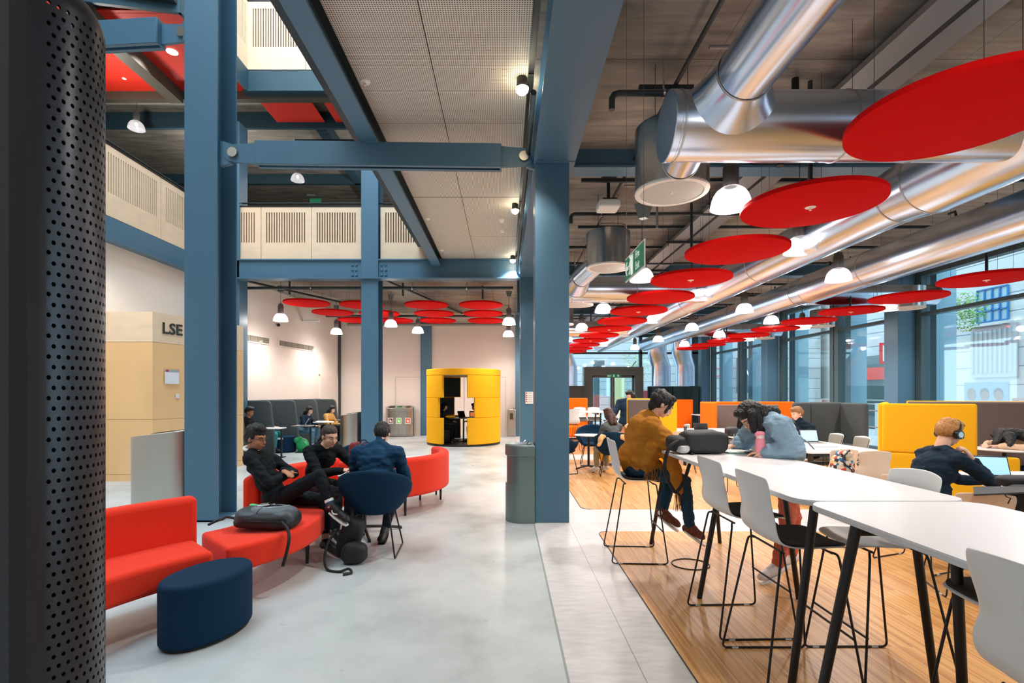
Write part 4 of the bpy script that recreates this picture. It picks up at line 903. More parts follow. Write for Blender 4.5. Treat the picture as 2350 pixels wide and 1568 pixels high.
def shell_chair(name, label, S, shellm, padm, full_pad=False, loc=(0, 0, 0)):
    t = thing(name, label, 'bar stool' if S > .6 else 'chair', (0, 0, 0))
    mk('shell', MB().grid(shell_mb(S)), shellm, t, local=True, solid=.01, sub=2, smooth=80)
    if padm is not None:
        P = shell_mb(S); rows = P[:-1] if full_pad else P[:7]
        tt = [[V((p.x * .94, p.y * (.985 if i < 6 else 1) + (.013 if i > 6 else 0), p.z + (.014 if i < 7 else 0))) for p in r] for i, r in enumerate(rows)]
        mk('seat_pad', MB().grid(tt), padm, t, local=True, solid=.016, sub=2, smooth=80)
    r = .0065 if S > .6 else .006; fy = .255 if S > .6 else .22; by = -.265 if S > .6 else -.24; fx = .265 if S > .6 else .25
    for s in (-1, 1):
        pts = [(s * .14, .14, S - .03), (s * .175, .165, S - .035), (s * .185, .17, S - .06), (s * fx, fy, .009), (s * fx, by, .009), (s * .185, -.145, S - .06), (s * .175, -.14, S - .035), (s * .14, -.12, S - .03)]
        mk('leg_loop', MB().tube(fillet(pts, .035), r, 10), black, t, local=True)
        for y in (fy - .07, by + .08): mk('floor_glide', MB().tube([(s * fx, y - .02, .007), (s * fx, y + .02, .007)], .0085, 8), mat('clear glide', (200, 200, 196), .2), t, local=True)
    for y in (.14, -.12): mk('seat_support', MB().tube([(-.17, y, S - .03), (.17, y, S - .03)], r, 8), black, t, local=True)
    if S > .6: f = (S - .06 - .3) / (S - .09); x = .185 + (fx - .185) * f; y = .17 + (fy - .01 - .17) * f; mk('footrest', MB().tube([(-x, y, .3), (x, y, .3)], r, 8), black, t, local=True)
    return t
SB = .765
proto_stool = shell_chair('bar_stool', 'x', SB, white_shell, cushion_m)
G1 = 'white shell bar stools round the high table'
def put(pr, x, y, rz, label, group, first=[set()]):
    if pr.name not in first[0]: first[0].add(pr.name); pr.location = (x, y, 0); pr.rotation_euler.z = rz; pr['label'] = label; pr['group'] = group; return pr
    return copy_tree(pr, (x, y, 0), rz, label, group)
W_ = -PI / 2   # facing +X
put(proto_stool, 1.27, 4.93, W_ - .05, 'white bar stool that the person in the mustard shawl sits on', G1)
put(proto_stool, 1.635, 3.5, W_ + .03, 'empty white bar stool with dark pad on the aisle side, between two other stools', G1)
put(proto_stool, 1.62, 2.87, W_, 'empty white bar stool with dark pad on the aisle side where the two tables meet', G1)
put(proto_stool, 1.60, 1.32, W_, 'white bar stool in front of the empty high table, cut off by the picture edge', G1)
put(proto_stool, 2.12, 2.0, -W_, 'white bar stool with dark pad under the empty high table, on its window side', G1)
sx_ = shell_chair('bar_stool', 'white bar stool without a pad, pushed in from the window side beneath the tabletop', SB, white_shell, None); sx_.location = (2.13, 2.88, 0); sx_.rotation_euler.z = -W_; sx_['group'] = G1
def rrect(x0, x1, y0, y1, r, n=6):
    pts = []
    for cx, cy, a in ((x1 - r, y1 - r, 0), (x0 + r, y1 - r, 1), (x0 + r, y0 + r, 2), (x1 - r, y0 + r, 3)):
        for k in range(n + 1): q = (a + k / n) * PI / 2; pts.append((cx + r * cos(q), cy + r * sin(q)))
    return pts
TT = 1.07
def high_table(label, x0, x1, y0, y1, legs, rails):
    t = thing('high_table', label, 'table', ((x0 + x1) / 2, (y0 + y1) / 2, 0), group='white high tables')
    mk('table_top', MB().prism(rrect(x0, x1, y0, y1, .11), TT - .028, TT - .004), table_edge, t, bev=.003)
    mk('laminate', MB().prism(rrect(x0 + .002, x1 - .002, y0 + .002, y1 - .002, .108), TT - .004, TT), table_white, t)
    for a, b in legs: mk('leg', MB().cyl((a[0], a[1], TT - .03), (b[0], b[1], .004), .021, .019, n=20).lathe([(.018, 0), (.018, .008)], (b[0], b[1], 0), 16), black, t)
    m = MB()
    for a, b in rails: m.b2((min(a[0], b[0]) - .02, min(a[1], b[1]) - .02, TT - .07), (max(a[0], b[0]) + .02, max(a[1], b[1]) + .02, TT - .03))
    mk('under_frame', m, black, t); return t
high_table('long white high table with the black bag and pink bottle on it', 1.45, 2.305, 2.46, 5.25,
    [((1.66, 5.12), (1.54, 5.3)), ((2.11, 5.12), (2.28, 5.33)), ((1.67, 3.84), (1.51, 3.9)), ((2.11, 3.84), (2.27, 3.88)), ((1.555, 2.52), (1.475, 2.6)), ((2.04, 2.52), (2.24, 2.6))],
    [((1.66, 5.12), (2.11, 5.12)), ((1.67, 3.84), (2.11, 3.84)), ((1.6, 2.52), (2.06, 2.52)), ((1.87, 2.52), (1.87, 5.12))])
high_table('long white high table with nothing on it, running out of the picture', 1.45, 2.305, -.4, 2.445,
    [((1.47, 2.1), (1.33, 2.2)), ((1.9, 2.12), (2.02, 2.2)), ((1.5, .3), (1.4, .2)), ((2.2, .3), (2.3, .2))],
    [((1.5, 2.12), (1.9, 2.12)), ((1.5, .3), (2.2, .3)), ((1.87, .3), (1.87, 2.12))])
# wire loop on the floor (floor box ring)
solo('floor_box_ring', MB().tube([V((1.72 + .17 * cos(a * PI / 12), 4.66 + .15 * sin(a * PI / 12), .008)) for a in range(24)], .005, 6, True), black, 'thin black oval cable loop lying on the oak floor by the footrest', 'cable', (1.72, 4.66, 0))
# ---- far high table with dark frame
t = thing('high_table', 'white high table with black sloping frame in front of an orange booth', 'table', (2.0, 14.6, 0), group='white high tables')
mk('table_top', MB().prism(rrect(1.1, 2.85, 14.0, 15.0, .06), TT - .03, TT), table_white, t)
for x in (1.5, 2.6):
    m = MB()
    for y in (14.1, 14.9): m.cyl((x - .08 * (1 if x < 2 else -1), y, TT - .03), (x + .05 * (1 if x > 2 else -1), y, 0), .022, n=10)
    m.b2((x - .03, 14.1, TT - .08), (x + .03, 14.9, TT - .04)); m.b2((x - .03, 14.1, .28), (x + .03, 14.9, .31)); mk('leg_frame', m, black, t)
mk('rail', MB().b2((1.5, 14.48, .26), (2.6, 14.52, .3)), black, t)
solo('folded_scarf', MB().sph((1.95, 14.5, TT + .03), (.2, .12, .035), 20, 8), mat('dark cloth', (60, 56, 58), .9), 'small dark bundle lying on the far high table', 'bag', (1.95, 14.5, TT))
for k, (x, y, r) in enumerate(((2.3, 15.3, PI), (2.75, 15.4, PI), (3.15, 14.9, PI / 2), (1.8, 13.7, 0))):
    put(proto_stool, x, y, r, 'white bar stool at the far high table, %s' % ['behind it', 'behind it by the corner', 'at its window end', 'in front of it'][k], 'bar stools at the far high table')
# ---- low chairs
proto_low_w = shell_chair('shell_chair', 'x', .45, beige_shell, None)
proto_low_g = shell_chair('padded_chair', 'x', .45, white_shell, cushion_l, True)
G2 = 'cream shell chairs at the low tables'; G3 = 'grey padded chairs at the long low table'
put(proto_low_w, 4.6, 7.0, -.05, 'cream shell chair with the patterned backpack hung on it', G2)
put(proto_low_w, 4.92, 6.8, -.25, 'empty cream shell chair beside the one with the patterned backpack', G2)
put(proto_low_w, 3.85, 4.68, W_ + .35, 'cream shell chair under the person wearing headphones', G2)
put(proto_low_w, 3.74, 4.03, -.35, 'cream shell chair with the black roll-top bag hung over its back', G2)
put(proto_low_w, 3.6, 10.2, -.3, 'cream shell chair with an orange tinge behind the black bag, by the open dark laptop', G2)
put(proto_low_w, 3.75, 8.3, .2, 'cream shell chair just behind the writing hand of the person in denim', G2)
for k, (x, y) in enumerate(((6.0, 9.4), (6.02, 8.75), (6.02, 8.1))): put(proto_low_g, x, y, PI / 2 + .05, 'grey padded chair at the long low table, %s' % ['next to the person in the dark jumper', 'the middle one of three', 'next to the yellow booth'][k], G3)
put(proto_low_g, 4.2, 12.2, PI / 2, 'grey padded chair standing by itself in front of the orange panel', G3)
# ---- low tables
def low_table(label, x0, x1, y0, y1, h=.74, legs=True):
    t = thing('low_table', label, 'table', ((x0 + x1) / 2, (y0 + y1) / 2, 0)); mk('table_top', MB().prism(rrect(x0, x1, y0, y1, .05), h - .025, h), table_white, t)
    mk('under_frame', MB().b2((x0 + .05, y0 + .05, h - .07), (x1 - .05, y0 + .1, h - .025)).b2((x0 + .05, y1 - .1, h - .07), (x1 - .05, y1 - .05, h - .025)), black, t)
    for x in (x0 + .06, x1 - .06):
        for y in (y0 + .06, y1 - .06): mk('leg', MB().b2((x - .03, y - .03, 0), (x + .03, y + .03, h - .025)), black, t, bev=.01)
    return t
low_table('long low white table with the three grey padded chairs beside it', 4.42, 5.62, 7.3, 10.2)
low_table('low white table with the lit laptop, in front of the person with headphones', 4.55, 5.9, 4.35, 5.5)
low_table('low white table in front of the big orange and taupe booth', 3.9, 5.3, 11.0, 12.2)
low_table('narrow white table beyond the orange panel by the dark cabinets', 7.5, 9.0, 19.5, 20.3)
# ---- booths and screens (upholstered slabs)
def slab(a, b, z0, z1, th, m_, t, nm='panel', r=.03):
    a = V((a[0], a[1], 0)); b = V((b[0], b[1], 0)); u = (b - a).normalized(); n_ = V((-u.y, u.x, 0)); L = (b - a).length; R = Matrix((u, n_, V((0, 0, 1)))).transposed()
    return mk(nm, MB().box((a + b) / 2 + V((0, 0, (z0 + z1) / 2)), (L, th, z1 - z0), R), m_, t, bev=r, seg=4)
t = thing('yellow_booth', 'tall yellow upholstered booth behind the person wearing headphones', 'booth seat', (6.3, 7.3, 0))
slab((5.45, 7.25), (6.35, 6.75), .75, 1.45, .09, yellow_w, t, 'upper_back'); slab((5.45, 7.25), (6.72, 6.55), .06, .75, .09, yellow_w, t, 'lower_back')
slab((5.48, 7.3), (6.3, 8.3), .06, 1.45, .09, yellow_w, t, 'side'); slab((6.7, 8.35), (8.6, 7.3), .5, 1.46, .08, taupe_w, t, 'inner_panel'); slab((6.72, 8.4), (8.62, 7.35), .06, 1.47, .05, yellow_w, t, 'outer_panel')
mk('seat', MB().prism([(5.6, 7.3), (6.5, 6.8), (6.9, 7.5), (6.0, 8.0)], .08, .45), taupe_w, t, bev=.04, seg=3)
t = thing('yellow_booth', 'yellow booth with taupe inside, seen behind the person in the mustard shawl', 'booth seat', (3.1, 11, 0))
slab((2.66, 10.9), (3.1, 10.65), .06, 1.46, .06, taupe_w, t, 'inner_panel'); slab((2.65, 10.96), (3.1, 10.7), .04, 1.48, .06, yellow_w, t, 'outer_panel'); slab((3.1, 10.6), (3.62, 10.6), .05, 1.46, .09, yellow_w, t, 'back')
mk('seat', MB().b2((2.1, 10.9, .1), (3.0, 11.6, .45)), yellow_w, t, bev=.04, seg=3)
t = thing('orange_booth', 'orange booth with taupe panels inside, behind the person in denim', 'booth seat', (6.5, 13.8, 0))
slab((5.33, 13.7), (8.0, 13.9), .06, 1.36, .08, orange_w, t, 'back'); slab((5.5, 13.6), (6.3, 13.4), .1, 1.28, .05, taupe_w, t, 'inner_panel'); slab((6.32, 13.42), (7.4, 13.6), .1, 1.28, .05, taupe_w, t, 'inner_panel'); slab((5.35, 13.7), (5.42, 12.9), .06, 1.35, .08, orange_w, t, 'side')
mk('seat', MB().b2((5.5, 12.9, .1), (7.6, 13.4, .45)), taupe_w, t, bev=.04)
t = thing('orange_screen', 'flat orange upholstered screen near the dark cabinets', 'screen', (7.5, 20.5, 0)); slab((6.85, 20.6), (7.7, 20.6), .12, 1.33, .1, orange_w, t, 'panel'); mk('foot', MB().b2((7.2, 20.5, 0), (7.3, 20.7, .12)), black, t)
t = thing('orange_booth', 'orange booth back seen beyond the far high table', 'booth seat', (2.2, 17.5, 0)); slab((.95, 17.6), (2.85, 17.4), .35, 1.42, .12, orange_w, t, 'back'); mk('seat', MB().b2((1.0, 16.8, .12), (2.8, 17.4, .48)), orange_w, t, bev=.05, seg=3)
t = thing('grey_booth', 'dark grey high-backed booth by the glazing, around the person in the dark jumper', 'booth seat', (7, 12, 0))
slab((6.55, 11.4), (7.2, 11.9), .06, 1.38, .1, grey_w, t, 'back', .05); slab((7.2, 11.9), (8.0, 11.9), .06, 1.38, .1, grey_w, t, 'back', .05); slab((8.0, 11.9), (8.0, 11.1), .06, 1.37, .14, grey_w, t, 'wing', .05)
mk('seat', MB().b2((6.8, 11.0, .1), (7.9, 11.6, .45)), grey_w, t, bev=.05)
for k, (x, y) in enumerate(((7.9, 17.6), (8.5, 18.3))): t = thing('navy_armchair', 'low navy armchair %s' % ['close to the orange screen by the windows', 'further back by the dark cabinets'][k], 'armchair', (x, y, 0)); mk('seat', MB().b2((x - .35, y - .35, .12), (x + .35, y + .35, .42)), navy_wool, t, bev=.06, seg=3); mk('backrest', MB().b2((x + .2, y - .38, .12), (x + .38, y + .38, .78)), navy_wool, t, bev=.06, seg=3); mk('armrest', MB().b2((x - .35, y + .25, .12), (x + .35, y + .38, .6)), navy_wool, t, bev=.05, seg=3); mk('armrest', MB().b2((x - .35, y - .38, .12), (x + .35, y - .25, .6)), navy_wool, t, bev=.05, seg=3); mk('plinth', MB().b2((x - .3, y - .3, 0), (x + .3, y + .3, .12)), black, t)
fillet_ = lambda p: fillet(p, .03)
# ---- tub chairs, navy, wire legs
def tub_chair(label, loc, rz, group):
    t = thing('tub_chair', label, 'chair', loc, rz, group); P = []
    M = wm(t)
    for lev in range(9):
        f = lev / 8; row = []
        for k in range(33):
            a = -PI * .5 - PI * .78 + (PI * 1.56) * k / 32      # opening faces +Y
            back = max(0, .25 - sin(a)) / 1.25; back = back ** .8; top = .66 + .21 * back; z = .40 + (top - .40) * f
            r = .13 + .165 * min(1, f * 1.35) ** .6 + .025 * f; yy = sin(a) * r * 1.0 - .02 * f * back
            row.append(V((cos(a) * r * 1.08, yy, z)))
        P.append(row)
    mk('tub', MB().grid(P), navy_wool, t, local=True, solid=.045, sub=1, smooth=80)
    mk('seat_cushion', MB().lathe([(0, .41), (.18, .41), (.235, .44), (.24, .46), (.22, .48), (0, .485)], (0, .04, 0), 28), navy_wool, t, local=True, smooth=60)
    for s in (-1, 1):
        mk('leg_loop', MB().tube(fillet_([(s * .12, .15, .41), (s * .16, .17, .40), (s * .235, .24, .009), (s * .235, -.26, .009), (s * .16, -.14, .40), (s * .12, -.12, .41)]), .0085, 8), black, t, local=True)
    return t
tub_chair('navy tub chair on wire legs under the person in the navy shirt', (-1.31, 5.06, 0), .05, 'navy tub chairs')
tub_chair('navy tub chair behind the person in the dark hoodie, holding a patterned backpack', (-2.15, 7.15, 0), 2.9, 'navy tub chairs')
tub_chair('navy tub chair draped with a beige coat, under the person in the grey top', (2.08, 9.75, 0), -.15, 'navy tub chairs')
tub_chair('navy tub chair on the far side of the small round table', (1.95, 11.35, 0), 2.9, 'navy tub chairs')
tub_chair('navy tub chair half hidden by the tall blue column', (1.12, 10.0, 0), -1.2, 'navy tub chairs')
def pedestal(label, x, y, h, r, group=None, top=table_white, sp=.3, n=4, rot=.4):
    t = thing('pedestal_table', label, 'table', (x, y, 0), group=group); mk('table_top', MB().lathe([(0, h - .02), (r - .01, h - .02), (r, h - .012), (r, h - .004), (r - .004, h), (0, h)], (x, y, 0), 48), top, t)
    mk('post', MB().cyl((x, y, .05), (x, y, h - .02), .025, n=16), black, t); m = MB()
    for k in range(n): a = rot + 2 * PI * k / n; m.tube([(x, y, .07), (x + sp * .5 * cos(a), y + sp * .5 * sin(a), .05), (x + sp * cos(a), y + sp * sin(a), .02), (x + sp * cos(a), y + sp * sin(a), .0)], .017, 8)
    mk('star_foot', m, black, t); return t
pedestal('small round white table between the navy tub chairs', 1.75, 10.55, .72, .3)
pedestal('small round white table the person in the navy shirt works at, four black feet', -1.62, 5.75, .68, .3, sp=.42)
# ---- serpentine red sofa
def arcseg(c, r0, r1, a0, a1, z0, z1, n=28):
    m = MB(); P = []
    for k in range(n + 1):
        a = a0 + (a1 - a0) * k / n; d = V((cos(a), sin(a), 0)); C = V((c[0], c[1], 0))
        P.append([C + d * r0 + V((0, 0, z0)), C + d * r1 + V((0, 0, z0)), C + d * r1 + V((0, 0, z1)), C + d * r0 + V((0, 0, z1))])
    m.grid(P, True)
    if abs(abs(a1 - a0) - 2 * PI) > .01: m.f += [[0, 1, 2, 3], [4 * n + 3, 4 * n + 2, 4 * n + 1, 4 * n]]; m.mi += [0, 0]
    return m
D = math.radians
def sofa(label, c, seat, back, legs, loc, bz=.755):
    t = thing('curved_sofa', label, 'sofa', loc, group='red serpentine sofa pieces')
    if seat: r0, r1, a0, a1 = seat; mk('seat', arcseg(c, r0, r1, D(a0), D(a1), .25, .45), red_sofa, t, bev=.035, seg=4)
    if back: r0, r1, a0, a1 = back; mk('backrest', arcseg(c, r0, r1, D(a0), D(a1), .25, bz), red_sofa, t, bev=.045, seg=4)
    for r, a in legs: q = V((c[0] + r * cos(D(a)), c[1] + r * sin(D(a)), 0)); mk('leg', MB().cyl(q, q + V((0, 0, .26)), .014, .022, n=12), black, t)
    return t
sofa('red curved sofa with backrest, running behind the perforated casing', (-.76, 2.41), (1.83, 2.34, 137.8, 200), (2.26, 2.39, 137.2, 200), [(1.95, 142), (2.3, 142), (1.95, 170), (2.3, 170)], (-2.3, 3.2, 0), .785)
sofa('red curved bench without backrest, carrying the grey and black backpack', (-2.95, 4.55), (.60, 1.23, -43.5, 37), None, [(1.1, -38), (.7, -30), (1.1, 8), (.7, 30)], (-2.1, 4.3, 0))
sofa('red curved sofa with backrest that the two talking people sit on', (-1.19, 5.45), (.86, 1.4, 199, 127), (1.34, 1.5, 198.5, 126), [(.95, 190), (1.3, 190), (.95, 140), (1.3, 140)], (-2.2, 5.9, 0))
sofa('red curved sofa seen from behind, beyond the navy tub chair', (-1.95, 7.3), (.45, 1.0, -95, 38), (.97, 1.12, -97, 38), [(1.0, 12), (.7, 15), (1.0, -50), (.55, -40), (1.03, 33)], (-1.2, 7.0, 0))
def wrinkle():
    for o in bpy.data.objects:
        if o.type != 'MESH' or not o.parent: continue
        n = o.parent.name; b = o.name
        if n.startswith(('backpack', 'shoulder_bag', 'tote_bag', 'rolltop_bag')) and len(o.data.vertices) > 1000: crumple(o, .022 if n.startswith('tote') else .012, 9 if not n.startswith('tote') else 7, len(n) + o.data.vertices[0].co.x)
# ---- poufs
def pouf(label, c, rx, ry, h, rot):
    pts = []
    for k in range(48): a = 2 * PI * k / 48; x, y = rx * cos(a), ry * sin(a); pts.append((c[0] + x * cos(rot) - y * sin(rot), c[1] + x * sin(rot) + y * cos(rot)))
    t = thing('pouf', label, 'pouf', (c[0], c[1], 0), group='navy poufs'); mk('upholstery', MB().prism(pts, .012, h), navy_wool, t, bev=.03, seg=5, smooth=40)
    P2 = [(c[0] + (p[0] - c[0]) * .93, c[1] + (p[1] - c[1]) * .93) for p in pts]; mk('base', MB().prism(P2, 0, .014), black, t); return t
pouf('oval navy pouf in front of the red curved sofa', (-1.99, 3.35), .31, .215, .41, 1.25)
pouf('round navy pouf by the study booths, a white label on its top edge', (-6.0, 13.6), .3, .3, .43, 0)
p = V((-5.98, 13.31, .36)); solo('pouf_label', MB().b2((-6.05, 13.29, .36), (-5.9, 13.3, .41)), paper, 'white paper label on the pouf by the study booths', 'label', p)
# ---- study booths along the left wall
def lerpwall(y, off): p = on_left(y, off); return p
dv = [11.7, 12.85, 13.95, 15.1, 16.3]
for k in range(5):
    y = dv[k]; a = on_left(max(y + .12, 12.0), .06); b = V((-6.07 + .143 * (y - 11.7), y, 0))
    t = thing('study_booth', 'grey felt high-backed study booth, %s along the white wall counting from the camera' % ORD[k], 'booth seat', ((a.x + b.x) / 2, y, 0), group='grey study booths')
    u = (b - a); L = u.length; M = frame((a.x, a.y, 0), (u.x, u.y, 0), (0, 0, 1))
    pts = [(0, .05), (L, .05), (L - .02, .6), (L - .1, 1.28), (L - .13, 1.36), (L - .2, 1.4), (0, 1.4)]
    mk('divider', MB().prism(pts, -.04, .04, M), grey_w, t, bev=.025, seg=3)
    if k < 5:
        a2 = on_left(max(y, 12.02), .05); b2_ = on_left(min(y + 1.1, 17.3) if k else 12.3, .05); slab(a2, b2_, .05, 1.4, .08, grey_w, t, 'back', .02)
        c = (a + b) / 2 + V((-.12, .6, 0)); mk('seat', MB().b2((c.x - (.35 if k else -.02), c.y - .5, .12), (c.x + .25, c.y + .5, .43)), grey_w, t, bev=.03, seg=3)
for k, (x, y, h) in enumerate(((-5.72, 12.35, .74), (-5.45, 13.5, .72), (-5.3, 14.6, .76), (-5.0, 15.7, .76))):
    t = thing('side_table', 'small table on a black post in the %s study booth' % ORD[k], 'table', (x, y, 0), group='booth tables'); mk('table_top', MB().prism(rrect(x - .26, x + .26, y - .2, y + .2, .06), h - .02, h), table_white if k in (0, 2) else tray_m, t); mk('post', MB().cyl((x + .2, y, .02), (x + .2, y, h - .02), .022, n=12), black, t); mk('foot', MB().b2((x - .15, y - .15, 0), (x + .25, y + .15, .02)), black, t)
# ---- yellow pod
def pod():
    C = V((-1.33, 15.95, 0)); R = 1.17; t = thing('meeting_pod', 'round yellow upholstered meeting pod with stepped openings', 'meeting pod', C)
    def band(z0, z1, open_half, r=R, th=.1, mm=yellow_w, nm='panel', oc=-PI / 2 - math.radians(8)):
        for base in (0, 1):
            a0 = oc + open_half[0] + PI * base; a1 = oc + PI - open_half[1] + PI * base
            mk(nm, arcseg(C, r - th, r, a0, a1, z0, z1, 36), mm, t, bev=.03, seg=3)
            mk('lining', arcseg(C, r - th - .02, r - th, a0 + .03, a1 - .03, z0 + .02, z1 - .02, 30), char_w, t)
    oc = -PI / 2
    d_ = math.degrees
    # offsets measured on the side facing the aisle: centre of opening turned a little towards the columns
    def b2_(z0, z1, l, r_): 
        for base in (0, 1):
            s0 = oc + D(r_) + PI * base; s1 = oc + PI - D(l) + PI * base
            mk('panel', arcseg(C, R - .1, R, s0, s1, z0, z1, 40), yellow_w, t, bev=.02, seg=3)
            mk('lining', arcseg(C, R - .125, R - .1, s0 + .03, s1 - .03, z0 + .02, z1 - .02, 30), char_w, t)
    b2_(.06, .853, 28, 10); b2_(.853, 1.453, 36, 21); b2_(1.453, 2.128, 28, 10)
    mk('top_ring', arcseg(C, R - .1, R + .005, 0, 2 * PI, 2.13, 2.33, 72), yellow_w, t, bev=.02, seg=3)
    mk('ceiling_panel', MB().lathe([(0, 2.14), (R - .1, 2.14)], C, 48, False), mat('pod ceiling', (200, 190, 170), .8), t)
    mk('base', MB().lathe([(0, 0), (R - .01, 0), (R - .01, .05), (0, .05)], C, 64, False), black, t)
    for s in (-1, 1):
        mk('bench', arcseg(C, .5, R - .13, PI / 2 - s * PI / 2 - .7, PI / 2 - s * PI / 2 + .7, .07, .45, 20), char_w, t, bev=.03)
    return t
pod()
pedestal('round grey table inside the yellow pod', -1.33, 15.9, .82, .5, top=mat('grey table', (110, 110, 112), .4), sp=.3)
t = thing('fire_extinguisher_box', 'orange and white leaflets stand seen through the pod against the back wall', 'stand', (-1.2, 17.9, 0)); mk('panel', MB().b2((-1.26, 18.0, .3), (-1.0, 18.05, .9)), mat('leaflet orange', (226, 130, 60), .6), t); mk('frame', MB().b2((-1.3, 18.05, 0), (-.96, 18.1, .95)), black, t)
# ---- recycling bins (stadium shape, sloping top)
def bin_(label, M, stickers=False, Dp=.5):
    t = thing('recycling_bin', label, 'bin', M.translation, group='steel recycling bins'); L = 1.05; pts = []
    for k in range(13): a = -PI / 2 + PI * k / 12; pts.append((L / 2 - .2 + .2 * cos(a), .0 + Dp / 2 * sin(a)))
    for k in range(13): a = PI / 2 + PI * k / 12; pts.append((-L / 2 + .2 + .2 * cos(a), .0 + Dp / 2 * sin(a)))
    n = len(pts); tz = lambda y: 1.03 + .1 * (y / Dp + .5)
    vs = [M @ V((x, y, .02)) for x, y in pts] + [M @ V((x, y, tz(y))) for x, y in pts]
    m = MB().add(vs, [tuple(range(n))[::-1], tuple(range(n, 2 * n))] + [(i, (i + 1) % n, n + (i + 1) % n, n + i) for i in range(n)])
    mk('body', m, brushed, t, bev=.006)
    fr = MB()
    for x in (-.3, 0, .3): fr.b2((x - .002, -Dp / 2 - .003, .03), (x + .002, -Dp / 2 - .001, .9))
    fr.b2((-.36, -Dp / 2 - .003, .9), (.36, -Dp / 2 - .001, .905)); fr.v = [M @ v for v in fr.v]; mk('door_gap', fr, black, t)
    th = math.atan(.1 / Dp); RT = Matrix.Rotation(th, 4, 'X')
    for k, (x, c) in enumerate(((-.3, (60, 60, 60)), (0, (120, 170, 130)), (.3, (150, 140, 130)))):
        Q = M @ Matrix.Translation((x, 0, tz(0) + .004)) @ RT
        if k == 1: mk('lid_plate', MB().prism([(-.15, -.2), (.15, -.2), (.15, .2), (-.15, .2)], 0, .006, Q), mat('lid green', c, .5), t); mk('opening', MB().prism([(-.09, -.1), (.09, -.1), (.09, .1), (-.09, .1)], .006, .01, Q), black, t)
        else:
            mk('lid_ring', MB().prism([(.13 * cos(a * PI / 12), .16 * sin(a * PI / 12)) for a in range(24)], 0, .008, Q), mat('lid metal %d' % k, c, .3, .7), t); mk('opening', MB().prism([(.10 * cos(a * PI / 12), .12 * sin(a * PI / 12)) for a in range(24)], .008, .011, Q), black, t)
    if stickers:
        for x, c in ((-.39, (110, 70, 66)), (-.09, (120, 200, 90)), (.24, (214, 84, 40))):
            y = -Dp / 2 - .006; Q = M
            for nm, pd, cc in (('sticker', .02, c),):
                b_ = MB().b2((x, y - .004, .47), (x + .19, y, .69)); b_.v = [Q @ v for v in b_.v]; mk('sticker_border', b_, plate_w, t)
                b_ = MB().b2((x + pd, y - .006, .47 + pd), (x + .19 - pd, y - .003, .69 - pd)); b_.v = [Q @ v for v in b_.v]; mk(nm, b_, mat('sticker %d' % c[0], cc, .5), t)
                g_ = MB().b2((x + .06, y - .009, .53), (x + .09, y - .005, .63)).b2((x + .1, y - .009, .52), (x + .13, y - .005, .6)); g_.v = [Q @ v for v in g_.v]; mk('sticker_symbol', g_, plate_w, t)
    return t
def TM(x, y, a): return Matrix.Translation((x, y, 0)) @ Matrix.Rotation(a, 4, 'Z')
bin_('steel recycling bin with three stickers against the back white wall', TM(-3.9, 18.55, 0), True)
bin_('curved steel recycling bin standing beside the tall blue column by the birch cabin', TM(-4.44, 6.83, -PI / 2), Dp=.8); bin_('steel recycling bin standing beside the second blue column', TM(-3.87, 12.95, -PI / 2), Dp=.58)
# ---- water fountain and bottle filler
def fountain():
    t = thing('drinking_fountain', 'grey steel drinking fountain attached to the tall blue column', 'water fountain', (.2, 6.35, 0))
    def outl(x0, x1, y0, y1):
        r = (y1 - y0) / 2; yc = (y0 + y1) / 2; return [(x1, y0), (x1, y1)] + [(x0 + r - r * sin(a * PI / 16), yc + r * cos(a * PI / 16)) for a in range(17)]
    mk('body', MB().prism(outl(.0, .36, 6.12, 6.55), .0, .47), brush_grey, t); mk('upper_body', MB().prism(outl(.015, .36, 6.12, 6.55), .47, .82), brush_grey, t)
    mk('basin', MB().prism(outl(-.005, .36, 6.1, 6.57), .82, .955), brush_grey, t, bev=.008); mk('basin_bowl', MB().lathe([(0, .955), (.1, .957), (.16, .962), (.165, .958)], (.17, 6.33, 0), 28), mat('bowl steel', (150, 168, 170), .25, .9), t)
    mk('faucet', MB().tube([(.27, 6.3, .955), (.27, 6.3, .99), (.25, 6.29, 1.0), (.23, 6.28, .985)], .011, 10).sph((.275, 6.3, .985), .018), chrome, t)
fountain()
t = thing('water_dispenser', 'slim steel water dispenser with dark screen against the back wall', 'water dispenser', (.18, 18.5, 0)); mk('body', MB().b2((.06, 18.35, 0), (.38, 18.85, 1.0)), brushed, t, bev=.02); mk('screen', MB().b2((.16, 18.34, .63), (.28, 18.355, .86)), mat('dispenser screen', (60, 56, 40), .3), t)
mk('spout', MB().tube([(.3, 18.6, 1.0), (.3, 18.6, 1.04), (.3, 18.5, 1.05)], .01), chrome, t)
t = thing('notice', 'white notice sheet with red marks on the second blue column', 'notice', (.56, 12.34, 1.5)); mk('sheet', MB().b2((.49, 12.335, 1.33), (.69, 12.345, 1.63)), paper, t); m = MB(); 
for z in (1.58, 1.52, 1.47, 1.42, 1.37): m.b2((.505, 12.33, z), (.535, 12.336, z + .028))
mk('red_marks', m, mat('notice red', (190, 50, 50), .6), t); m = MB()
for z in (1.59, 1.53, 1.48, 1.43, 1.38): m.b2((.56, 12.33, z), (.66, 12.336, z + .008))
mk('text_lines', m, mat('notice grey', (150, 140, 150), .6), t)
